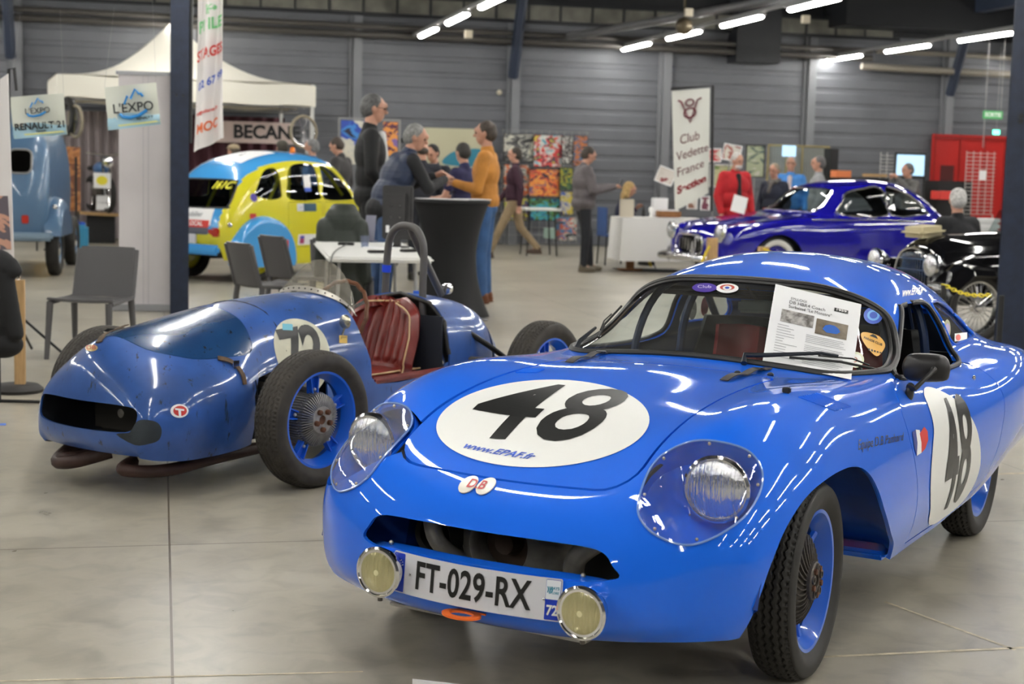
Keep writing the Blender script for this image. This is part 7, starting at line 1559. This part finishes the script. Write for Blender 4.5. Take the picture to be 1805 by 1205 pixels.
o = thing('plastic_cup', 'clear plastic cup on the folding table', 'cup', tabpx(643, 436), 0); MB().lathe([(.0, 0), (.03, 0), (.038, .10), (.036, .10), (.028, .004), (.0, .004)], 24, 'z').build('cup_wall', glassmat('cup_clear', (.75, .78, .85), film=.1, filmcol=(.5, .55, .7)), o)
o = thing('leaflet_stand', 'translucent leaflet holder on the folding table', 'holder', tabpx(652, 425), -.3); MB().box((0, 0, .12), (.10, .004, .24), rot=(-.2, 0, 0)).box((0, .02, .003), (.10, .10, .005)).build('holder_sheet', mat('lilac_sheet', (.28, .28, .36), .4), o, smooth=False)
o = thing('paper_pile', 'white sheets and small black boxes lying on the folding table', 'papers', tabpx(670, 438), -.1); MB().box((0, .05, .004), (.30, .22, .008)).build('sheets', M_paper, o, smooth=False)
for i_, (px, py, lb) in enumerate(((610, 432, 'flat black adapter box left of the plastic cup'), (664, 446, 'small black card reader between the cup and the monitor'), (720, 444, 'small black box right of the monitor foot'))):
    o = MB().box((0, 0, .012), (.14, .07, .024), bev=.006).build('adapter_box', M_black); o.location = tabpx(px, py); o.rotation_euler = (0, 0, .4*i_); tag(o, lb, 'box')
o = MB().tube(catmull([tabpx(612, 432)+Vector((0, 0, .01)), tabpx(590, 446)+Vector((0, 0, .01)), tabpx(588, 456)+Vector((-.02, -.02, -.05)), G(585, 13.2)+Vector((0, 0, .3)), G(590, 13.4)+Vector((0, 0, .02))], 6), .005, 6).build('power_cable', M_black); tag(o, 'black cable hanging over the left edge of the folding table', 'cable')
# ---- dark padded coat over a chair behind the folding table
cc = chair('grey plastic chair carrying a dark green padded coat', G(606, 14.1), .4, 1.0)
pj = thing('padded_coat', 'dark green padded coat draped over a chair behind the folding table', 'coat', G(606, 13.95), .3)
raw('coat_shell', blob([('e', (0, .0, .95), (.17, .10, .14), None), ('c', (-.16, 0, .88), (-.20, -.03, .45), .085, .075), ('c', (.15, 0, .88), (.19, -.03, .42), .085, .075), ('e', (0, 0, .62), (.20, .10, .34), None), ('e', (.03, .0, .30), (.19, .11, .22), None), ('c', (-.06, .04, 1.03), (.08, .04, 1.03), .06, .06)], .012, 3), mat('quilt_green', (.020, .026, .020), .5, bump=1.0, bscale=4, aniso_scale=(.3, .3, 4)), pj)
# ---- tall black stretch-covered table with papers
hp = G(797, 14.7); ht = thing('high_table', 'tall cocktail table in a black stretch cover with flared feet', 'table', hp, .25); zt_ = 1.10
MB().grid(lambda u, v: (lambda a, z: (lambda r: (r*math.cos(a), r*math.sin(a), z*zt_+.02))((.36*(1-.42*math.sin(PI*min(1, z*1.0))**1.0*.75) if z > .0 else .36)*(1+.10*(1-z)**3*math.cos(4*a))))(2*PI*v, 1-u), 24, 64).build('stretch_cover', mat('stretch_black', (.006, .006, .007), .75), ht)
MB().lathe([(.0, 0), (.37, 0), (.375, .02), (.37, .035), (.0, .035)], 48, 'z', org=(0, 0, zt_)).build('tabletop', mat('stretch_black'), ht)
for k in range(4): a = PI/4+PI/2*k; MB().ball((.40*math.cos(a+.0), .40*math.sin(a), .012), (.04, .04, .012), 12, 6).build('foot', M_rail, ht)
for i_, (dx, dy, rz, lb) in enumerate(((-.18, .05, .3, 'white sheet on the left of the high table'), (.02, -.12, -.2, 'white sheet in the middle of the high table'), (.2, .0, .5, 'white sheet on the right of the high table by the mustard jumper'))):
    o = MB().box((0, 0, .004+.002*i_), (.30, .21, .006)).build('paper_sheet', M_paper, smooth=False); o.location = hp+Vector((dx, dy, zt_+.035)); o.rotation_euler = (0, 0, rz); tag(o, lb, 'paper')
# ---- poster display on the back wall: framed posters on a grid
GR = [(889, 236, 939, 284, [(.02, .02, .02), (.10, .10, .10), (.45, .44, .38), (.7, .68, .55)], 'black and white car poster, top left of the poster grid'),
 (942, 238, 989, 294, [(.05, .30, .42), (.60, .62, .58), (.62, .05, .04), (.04, .05, .08), (.65, .50, .05)], 'light blue and red poster, top middle of the poster grid'),
 (992, 240, 1010, 288, [(.35, .34, .32), (.06, .05, .05), (.55, .54, .5), (.2, .03, .03)], 'narrow grey poster, third in the top row of the grid'),
 (1012, 240, 1034, 292, [(.03, .03, .04), (.45, .14, .04), (.05, .12, .22), (.10, .05, .05)], 'dark poster with an orange figure above the grey jacket'),
 (889, 290, 932, 345, [(.10, .04, .04), (.55, .12, .03), (.50, .48, .42), (.05, .05, .06)], 'red and white poster behind the plum jacket'),
 (934, 298, 986, 346, [(.03, .03, .05), (.65, .10, .04), (.75, .32, .06), (.35, .10, .12), (.05, .08, .2)], 'red and orange car poster in the middle of the poster grid'),
 (988, 296, 1008, 334, [(.02, .03, .03), (.35, .32, .03), (.05, .12, .05), (.02, .03, .03)], 'small green and yellow poster right of the red car poster'),
 (889, 348, 930, 388, [(.04, .10, .05), (.50, .45, .05), (.05, .08, .2), (.3, .1, .05)], 'green poster, bottom left of the poster grid'),
 (934, 350, 986, 388, [(.02, .05, .12), (.05, .35, .45), (.08, .20, .05), (.02, .03, .04)], 'dark teal poster, bottom middle of the poster grid'),
 (988, 338, 1010, 378, [(.05, .10, .35), (.45, .42, .36), (.5, .4, .05), (.05, .05, .1)], 'blue and yellow poster, bottom right of the poster grid')]
for i, (x0, y0, x1, y1, cs, lb) in enumerate(GR):
    o, w, h = board('poster', lb, 'poster', x0, y0, x1, y1, 28.2, art('art_%d' % i, cs, 10, i*3.1), group='posters on the display grid')
    MB().box((0, .012, 0), (w+.03, .01, h+.03)).build('backing', M_frame, o, smooth=False)
pz = G(960, 28.5); gr = thing('poster_grid', 'grey wire grid that carries the bright posters', 'display grid', pz, HA); m_ = MB()
for k in range(12): m_.cyl((-.80+.145*k, 0, .08), (-.80+.145*k, 0, 2.15), .006, n=4)
for k in range(15): m_.cyl((-.82, 0, .08+.148*k), (.82, 0, .08+.148*k), .006, n=4)
m_.build('mesh_panel', M_rail, gr)
o, w, h = board('poster_crate', 'crate of colourful prints standing on the floor left of the grey jacket', 'crate', 984, 384, 1012, 424, 26.5, art('art_crate', [(.02, .02, .03), (.5, .5, .45), (.5, .1, .05), (.05, .2, .4), (.02, .03, .03)], 9, 8), th=.25, rx=-.1)
o, w, h = board('storage_box', 'pale green box on the floor under the posters', 'box', 962, 402, 986, 420, 27.5, mat('pale_green', (.30, .42, .36), .6), th=.3)
def fold_table(label, pxs, D, m_, w, d, hz, rz, name='folding_table'):
    t = thing(name, label, 'table', G(pxs, D), rz); MB().box((0, 0, hz-.02), (w, d, .04), bev=.012).build('tabletop', m_, t)
    for sx in (-1, 1):
        for sy in (-1, 1): MB().tube([(sx*w*.34, sy*d*.35, hz-.04), (sx*w*.42, sy*d*.40, 0)], .014, 6).build('leg', M_frame, t)
    return t
fold_table('white folding table in front of the bright posters', 953, 26.0, M_tab, .62, .6, .80, HA)
# pictures behind the talking men
o, w, h = board('display_board', 'board with a big blue splash behind the man in black', 'picture', 602, 212, 645, 290, 23.5, art('art_blue', [(.70, .66, .55), (.62, .60, .52), (.03, .08, .45), (.05, .25, .65), (.02, .02, .05)], 3, 5.3))
MB().box((0, 0, h/2+.03), (w+.08, .03, .03)).cyl((-w/2-.03, 0, -o.location.z+.01), (-w/2-.03, 0, h/2+.03), .015, n=6).cyl((w/2+.03, 0, -o.location.z+.01), (w/2+.03, 0, h/2+.03), .015, n=6).build('board_frame', M_rail, o)
o, w, h = board('display_board', 'board with an orange and black picture right of the man in black', 'picture', 676, 215, 700, 275, 23.3, art('art_orange', [(.75, .25, .05), (.10, .02, .05), (.75, .30, .06), (.20, .12, .35)], 4, 2.2))
MB().box((0, 0, h/2+.03), (w+.08, .03, .03)).cyl((w/2+.03, 0, -o.location.z+.01), (w/2+.03, 0, h/2+.03), .015, n=6).build('board_frame', M_rail, o)
o, w, h = board('wall_canvas', 'wide cream canvas hung behind the group of men', 'canvas', 748, 225, 865, 300, 28.0, mat('canvas_cream', (.42, .40, .28), .8))
o2 = MB().add(*flat(*poly2d(smooth2d([(-w*.2, -h*.38), (-w*.1, -h*.1), (w*.1, -h*.02), (w*.30, h*.02), (w*.42, -h*.1), (w*.46, -h*.4)], 4)), (0, -.009, 0), (1, 0, 0), (0, 0, 1))).build('painted_car', mat('teal_paint', (.02, .17, .25), .4), o, smooth=False)
o, w, h = board('wall_screen', 'small dark screen on the back wall', 'screen', 698, 243, 722, 252, 28.2, M_frame)
# ---- stanchion, rope and mat in front of the phone man
sp_ = gnd(1110, 477); mt_ = MB().box((0, 0, .006), (.95, .62, .010)).build('rubber_mat', M_black, smooth=False); mt_.location = sp_+Vector((.30, .25, 0)); mt_.rotation_euler = (0, 0, .2); tag(mt_, 'black rubber mat on the floor at the foot of the wooden post', 'mat')
po = thing('rope_post', 'brown wooden post carrying black and yellow ropes beside the white table', 'post', sp_+Vector((0, 0, .012)), .1)
MB().box((0, 0, .33), (.11, .09, .66)).build('post', M_wood2, po, smooth=False); MB().box((0, 0, .008), (.34, .22, .016)).build('foot_plate', M_wood2, po, smooth=False)
MB().tube(catmull([(.02, 0, .66), (.16, -.05, .42), (.30, -.10, .06)], 6), .018, 8).build('yellow_rope', mat('rope_yellow', (.70, .52, .03), .6), po); MB().tube(catmull([(.02, 0, .64), (.20, 0, .40), (.38, -.05, .03)], 6), .009, 6).tube(catmull([(.02, 0, .66), (.35, .1, .45), (.62, .2, .20)], 6), .009, 6).build('black_rope', M_black, po)
po = thing('rope_post', 'light wooden post with a yellow rope in front of the dark blue coupe', 'post', G(1261, 19.0), .1); MB().box((0, 0, .33), (.12, .10, .66)).build('post', M_wood, po, smooth=False); MB().tube([(-.05, -.06, .56), (-.14, -.06, .36)], .016, 8).build('yellow_rope', mat('rope_yellow'), po)
po = thing('rope_post', 'light wooden post with a yellow rope end by the whitewall wheel', 'post', G(1352, 18.9), .1); MB().box((0, 0, .29), (.12, .10, .56)).build('post', M_wood, po, smooth=False); MB().tube([(-.02, -.06, .55), (.14, -.06, .48)], .014, 8).build('yellow_rope', mat('rope_yellow'), po)
# ---- white-clothed table with its things
wt = thing('clothed_table', 'long table under a white cloth left of the dark blue coupe', 'table', G(1165, 22.6), .16)
MB().box((0, 0, .76), (1.25, .75, .03), bev=.01).build('tabletop', M_tab, wt)
MB().grid(lambda u, v: (lambda e: (e[0]*(1+.05*u)+.01*math.sin(v*80)*u, e[1]*(1+.06*u)+.01*math.cos(v*70)*u, .785-.62*u))((lambda a: (lambda i, f_: [((-.64, -.39), (.64, -.39), (.64, .39), (-.64, .39), (-.64, -.39))[i][k]*(1-f_)+((-.64, -.39), (.64, -.39), (.64, .39), (-.64, .39), (-.64, -.39))[i+1][k]*f_ for k in (0, 1)])(int(min(3, a)), a-int(min(3, a))))(v*4)), 8, 121).add([(-.64, -.39, .787), (.64, -.39, .787), (.64, .39, .787), (-.64, .39, .787)], [(0, 1, 2, 3)]).build('table_cloth', M_cloth, wt)
zt2 = .79
def ontab(px, D, nm, lb, cat, fn): t = thing(nm, lb, cat, G(px, D)+Vector((0, 0, zt2)), .1); fn(t); return t
ontab(1107, 22.4, 'paper_bag', 'cream paper bag standing at the left end of the white table', 'bag', lambda t: MB().box((0, 0, .13), (.20, .10, .26), bev=.01).build('bag', mat('bag_cream', (.62, .56, .45), .7), t))
ontab(1181, 22.7, 'wooden_tray', 'light wooden tray of leaflets on the white table', 'tray', lambda t: (MB().box((0, 0, .05), (.34, .22, .09), bev=.01).build('tray', M_wood2, t), MB().box((0, 0, .10), (.28, .16, .03)).build('leaflets', M_paper, t)))
ontab(1150, 22.5, 'glass_lamp', 'small bright glass ornament on the white table', 'ornament', lambda t: MB().lathe([(.0, 0), (.03, 0), (.012, .05), (.035, .10), (.03, .14), (.0, .16)], 16, 'z').build('ornament', mat('bright_glass', (.9, .9, .88), .1), t))
ontab(1165, 22.9, 'white_carton', 'white carton behind the wooden tray', 'box', lambda t: MB().box((0, 0, .14), (.22, .16, .28)).build('carton', M_paper, t, smooth=False))
ontab(1137, 22.8, 'dark_bottle', 'small dark bottle beside the glass ornament', 'bottle', lambda t: MB().lathe([(.0, 0), (.03, 0), (.03, .09), (.012, .12), (.012, .16), (.0, .16)], 16, 'z').build('bottle', M_black, t))
o = thing('blue_chair', 'blue plastic chair under the blonde woman', 'chair', G(1086, 23.9), -1.3); MB().box((0, 0, .46), (.42, .42, .03)).build('seat', mat('chair_blue', (.03, .07, .20), .5), o); MB().box((0, -.20, .68), (.40, .03, .42)).build('backrest', mat('chair_blue'), o)
for sx in (-1, 1):
    for sy in (-1, 1): MB().cyl((sx*.18, sy*.18, .45), (sx*.2, sy*.2, 0), .014, n=6).build('leg', M_frame, o)
# tilted framed prints on the table and behind
for i, (x0, y0, x1, y1, D, lb, cs) in enumerate(((1158, 296, 1188, 324, 22.8, 'tilted framed car print left of the tall club banner', [(.62, .58, .52), (.66, .62, .56), (.30, .08, .08)]), (1250, 262, 1270, 285, 24.0, 'small framed red car print right of the tall club banner', [(.6, .58, .5), (.5, .06, .06), (.6, .58, .5)]),
    (1275, 255, 1305, 283, 24.0, 'small tilted framed print above the red coat', [(.6, .58, .52), (.35, .10, .08), (.62, .6, .52)]), (1252, 290, 1300, 330, 24.3, 'green and yellow landscape print behind the red coat', [(.35, .42, .10), (.5, .5, .3), (.2, .3, .1)]), (1316, 256, 1346, 312, 24.6, 'dark framed landscape picture between the red coat and the booth', [(.10, .14, .12), (.35, .38, .25), (.5, .5, .42)]), (1212, 345, 1228, 368, 22.6, 'small white framed print at the right of the white table', [(.65, .6, .55), (.3, .15, .1), (.65, .6, .55)]), (1236, 346, 1250, 370, 22.4, 'small framed emblem print leaning beside the banner pole', [(.7, .68, .62), (.2, .05, .08), (.7, .68, .62)]))):
    o, w, h = board('framed_print', lb, 'picture', x0, y0, x1, y1, D, art('print_%d' % i, cs, 6, i*2.3), rz=.05)
    o.rotation_euler = (0, (.35 if i == 0 else .15 if i == 2 else 0), .05); MB().tube([(-w/2, -.01, -h/2), (w/2, -.01, -h/2), (w/2, -.01, h/2), (-w/2, -.01, h/2)], .012, 6, closed=True).build('frame', M_wht if i != 4 else M_frame, o)
    if 1 <= i <= 4: MB().cyl((0, .02, 0), (0, .02, -o.location.z+.005), .012, n=6).build('easel_leg', M_rail, o)
# ---- tall club banner V8
A_, B_, C_, D_ = at(1184, 160, 19.8), at(1251, 155, 19.8), at(1249, 340, 19.8), at(1190, 372, 19.8)
vb = thing('club_banner', 'tall white banner with a red V8 emblem reading Club Vedette France', 'banner', (0, 0, 0))
def vf(u, v): q = A_.lerp(B_, u).lerp(D_.lerp(C_, u), v); return q+Vector((0, .03*math.sin(u*5+v*2), 0))
MB().grid(vf, 12, 24).build('cloth', mat('banner_ivory', (.66, .67, .63), .7), vb, solid=.004)
def vtext(s_, v, hh, u0, u1, m_, **k):
    V, F = text2d(s_, 1, **k); b = tbox(V); P = []
    for p in V: P.append(vf(u0+(u1-u0)*(p[0]-b[0])/(b[2]-b[0]), v-hh*((p[1]-b[1])/(b[3]-b[1])-.5))-Vector((0, .008, 0)))
    MB().add(P, F).build('banner_lettering', m_, vb, smooth=False, fix=False)
vtext('Club', .42, .08, .20, .72, M_mar); vtext('Vedette', .555, .075, .08, .97, M_mar); vtext('France', .69, .075, .10, .85, M_mar); vtext('Section', .84, .07, .08, .92, mat('dark_red_print', (.25, .02, .03), .5), bold=.05)
def vp(x, y): return vf(.47+x, .16-y)-Vector((0, .012, 0))
MB().tube([vp(-.30, .075), vp(-.22, .06), vp(0, -.13), vp(.20, .06), vp(.30, .075)], .013, 6).tube([vp(.10*math.cos(a), .045+.028*math.sin(a)) for a in [2*PI*i/24 for i in range(24)]], .011, 6, closed=True).tube([vp(.15*math.cos(a), -.045+.042*math.sin(a)) for a in [2*PI*i/24 for i in range(24)]], .012, 6, closed=True).build('emblem', M_mar, vb)
MB().tube([A_+Vector((-.01, 0, .02)), B_+Vector((.04, 0, .03)), at(1254, 372, 19.8)], .02, 6).build('banner_pole', M_frame, vb)
# ---- booth with framed panels, screens, shelves on the right
o, w, h = board('booth_panel', 'gold framed grey curtained booth behind the men at right', 'booth', 1352, 256, 1460, 330, 26.5, mat('booth_grey', (.24, .25, .23), .7))
MB().tube([(-w/2, -.02, -h/2), (-w/2, -.02, h/2), (w/2, -.02, h/2), (w/2, -.02, -h/2)], .02, 6).tube([(-w*.2, -.02, -h/2), (-w*.2, -.02, h/2)], .015, 6).tube([(w*.06, -.02, -h/2), (w*.06, -.02, h/2)], .015, 6).build('booth_frame', mat('gold_frame', (.42, .34, .16), .4, metal=.5), o)
m_ = MB(); [m_.box((-w/2+.04+.05*k, -.012, 0), (.012, .01, h*.97)) for k in range(int(w/.05)-1)]; m_.build('curtain_fold', mat('curtain', (.36, .37, .35), .7), o)
M_scr = mat('screen_glow', (.3, .5, .65), .3, emit=(.42, .66, .85), estr=.9)
o, w, h = board('display_screen', 'narrow lit screen above the man in the blue jacket', 'screen', 1379, 256, 1403, 276, 26.2, M_scr)
o, w, h = board('display_screen', 'large pale blue lit screen in a black frame right of the booth', 'screen', 1578, 270, 1631, 312, 27.0, M_scr)
MB().tube([(-w/2, 0, -h/2), (w/2, 0, -h/2), (w/2, 0, h/2), (-w/2, 0, h/2)], .03, 6, closed=True).cyl((-w/2, 0, -h/2), (-w/2, 0, -1.5), .02, n=6).cyl((w/2, 0, -h/2), (w/2, 0, -1.5), .02, n=6).build('screen_frame', M_frame, o)
o, w, h = board('tall_speaker', 'tall narrow black cabinet right of the gold framed booth', 'cabinet', 1458, 262, 1470, 330, 26.0, M_frame, th=.25)
o, w, h = board('counter', 'black counter beyond the roof of the dark blue coupe', 'counter', 1466, 312, 1560, 350, 25.5, M_frame, th=.5)
o, w, h = board('orange_folder', 'orange box lying on the black counter', 'box', 1468, 300, 1496, 313, 25.3, mat('orange_board', (.75, .22, .08), .6), th=.2)
o, w, h = board('wooden_strip', 'thin light wooden box lying on the black counter', 'box', 1524, 306, 1560, 312, 25.3, M_wood, th=.2)
def rackmesh(lb, x0, y0, x1, y1, D, m_, name='wire_rack', cat='rack'):
    a, b = at(x0, y0, D), at(x1, y1, D); w, h = abs(b.x-a.x), abs(a.z-b.z); c = (a+b)/2; t = thing(name, lb, cat, c, HA); g = MB()
    for k in range(int(w/.12)+1): g.cyl((-w/2+.12*k, 0, -h/2), (-w/2+.12*k, 0, h/2), .006, n=4)
    for k in range(int(h/.06)+1): g.cyl((-w/2, 0, -h/2+.06*k), (w/2, 0, -h/2+.06*k), .007, n=4)
    g.build('mesh_panel', m_, t); MB().cyl((-w/2, 0, -h/2), (-w/2, 0, -c.z+.01), .012, n=6).cyl((w/2, 0, -h/2), (w/2, 0, -c.z+.01), .012, n=6).build('rack_leg', m_, t); return t
M_wire = mat('wire_pale', (.55, .54, .52), .4, metal=.4)
rackmesh('pale wire display rack in front of the red doors', 1702, 266, 1752, 378, 24.5, M_wire); rackmesh('small wire rack left of the pale blue screen', 1552, 268, 1574, 318, 26.5, M_wire)
crt = thing('white_crate', 'white slatted plastic crates stacked beside the right column', 'crate', G(1738, 20.0), .1)
m_ = MB()
for k in range(9): m_.box((0, 0, .34+.075*k), (.34, .30, .05))
m_.box((0, 0, .62), (.30, .26, .66)); m_.build('crate_shell', mat('crate_white', (.62, .63, .64), .5), crt, smooth=False); MB().box((0, 0, .15), (.34, .30, .30)).build('crate_base', M_frame, crt, smooth=False)
o, w, h = board('small_card', 'white price card hung on the pale wire rack', 'card', 1726, 300, 1738, 318, 24.42, M_paper)
o, w, h = board('red_bag', 'red cloth bundle on the far counter right of the coupe roof', 'bag', 1648, 336, 1694, 352, 24.0, M_redp, th=.3); o, w, h = board('black_counter', 'black stand under the red bundle', 'counter', 1640, 318, 1700, 410, 24.6, M_frame, th=.4)
card_ = MB().box((0, 0, 0), (.19, .01, .22)).build('price_board', M_paper, smooth=False); card_.location = at(1303, 360, 19.9); card_.rotation_euler = (-.2, .25, .1); tag(card_, 'small white notice board standing on the dark blue bonnet', 'notice')
# ---- red doors, exit signs (setting)
def onwall(px, py, off=.15):
    r = ray(px, py); n = DA; P0 = np.array(hall(0, WALL_A-off)); t = ((P0-CPOS) @ n)/(r @ n); return Vector((CPOS+r*t).tolist())
a, b = onwall(1645, 236), onwall(1762, 420); w = (Vector((b.x, b.y, 0))-Vector((a.x, a.y, 0))).length
o = MB().box((w/2, 0, a.z/2), (w, .08, a.z)).build('door_1', mat('door_red', (.42, .018, .015), .4), smooth=False); o.location = (a.x, a.y, 0); o.rotation_euler = (0, 0, HA); tag(o, kind='structure')
m_ = MB(); [m_.box((w*f_, -.05, a.z/2), (.02, .02, a.z)) for f_ in (.02, .36, .70, .98)]; m_.box((w/2, -.05, a.z*.97), (w, .03, .06)); m_.build('door_trim', mat('door_trim_red', (.25, .012, .01), .4), o, smooth=False)
MB().box((w*.2, -.05, a.z*.62), (w*.18, .02, .55)).build('door_pane', mat('door_pane', (.10, .03, .03), .1), o, smooth=False)
o, w, h = board('exit_sign', 'green hanging sign reading SORTIE above the red doors', 'sign', 1732, 195, 1768, 210, 26.0, mat('sign_green', (.06, .30, .10), .5, emit=(.1, .5, .15), estr=.2)); front(o, w, h, 'SORTIE', 0, 0, h*.7, M_wht, off=.009, bold=.003)
MB().cyl((-w*.4, 0, -h/2), (-w*.4, 0, -.55), .008, n=5).cyl((-w*.4, 0, h/2), (-w*.4, 0, 1.3), .006, n=5).cyl((w*.4, 0, h/2), (w*.4, 0, 1.3), .006, n=5).build('sign_rod', M_rail, o)
o, w, h = board('exit_lamp', 'small lit green emergency exit lamp over the red doors', 'lamp', 1750, 229, 1762, 237, 27.5, mat('exit_glow', (.1, .8, .5), .4, emit=(.15, 1, .6), estr=3)); MB().cyl((0, 0, h/2), (0, 0, 1.5), .005, n=5).build('lamp_rod', M_rail, o)
# ---- yellow plastic chain in front of the black tourer
ya, yb = at(1664, 502, 11.6), at(1742, 520, 11.3); ch_ = thing('plastic_chain', 'yellow plastic chain sagging in front of the black tourer', 'chain', (0, 0, 0)); m_ = MB(); n = 14
for k in range(n):
    t = k/(n-1); c = ya.lerp(yb, t)-Vector((0, 0, .03*math.sin(PI*t))); d = (yb-ya).normalized(); e = Vector((0, 0, 1)) if k % 2 else Vector((-d.y, d.x, 0)); pts = [c+d*.022*math.cos(a)+e*.011*math.sin(a) for a in [2*PI*i/12 for i in range(12)]]; m_.tube(pts, .0045, 6, closed=True)
m_.build('links', mat('chain_yellow', (.80, .65, .02), .4), ch_)
po = MB().cyl((0, 0, 0), (0, 0, ya.z), .02, n=10).lathe([(.0, 0), (.13, 0), (.13, .03), (.0, .05)], 24, 'z').build('chain_post', M_frame); po.location = (ya.x, ya.y, 0); tag(po, 'black post that holds the left end of the yellow chain', 'post')
po2 = MB().cyl((0, 0, 0), (0, 0, yb.z), .02, n=10).lathe([(.0, 0), (.13, 0), (.13, .03), (.0, .05)], 24, 'z').build('chain_post', M_frame); po2.location = (yb.x+.1, yb.y, 0); tag(po2, 'black post hidden by the column that holds the right end of the chain', 'post')
# small fittings on wall and roof
for px, py, D, lb in ((826, 60, 27, 'small white sensor box under the roof beam, left one'), (1214, 22, 24, 'small white box hung under the roof above the middle lights'), (1420, 34, 25, 'small cream box hung under the roof above the right lights')):
    o, w, h = board('sensor_box', lb, 'box', px-6, py-7, px+6, py+7, D, mat('sensor_cream', (.5, .45, .35), .5), th=.1)
o = MB().ball((0, 0, 0), .14, 20, 12).cyl((0, 0, .1), (0, 0, .5), .02, n=6).build('globe_fitting', mat('globe_brown', (.10, .08, .05), .4, metal=.5)); o.location = at(1206, 46, 24.5); tag(o, 'round brown fitting hanging behind the middle row of tube lights', 'fitting')
o = MB().ball((0, 0, 0), .05, 12, 8).build('wall_sensor', mat('sensor_cream')); o.location = onwall(880, 163, .2); tag(o, 'tiny round white sensor on the back wall', 'sensor')
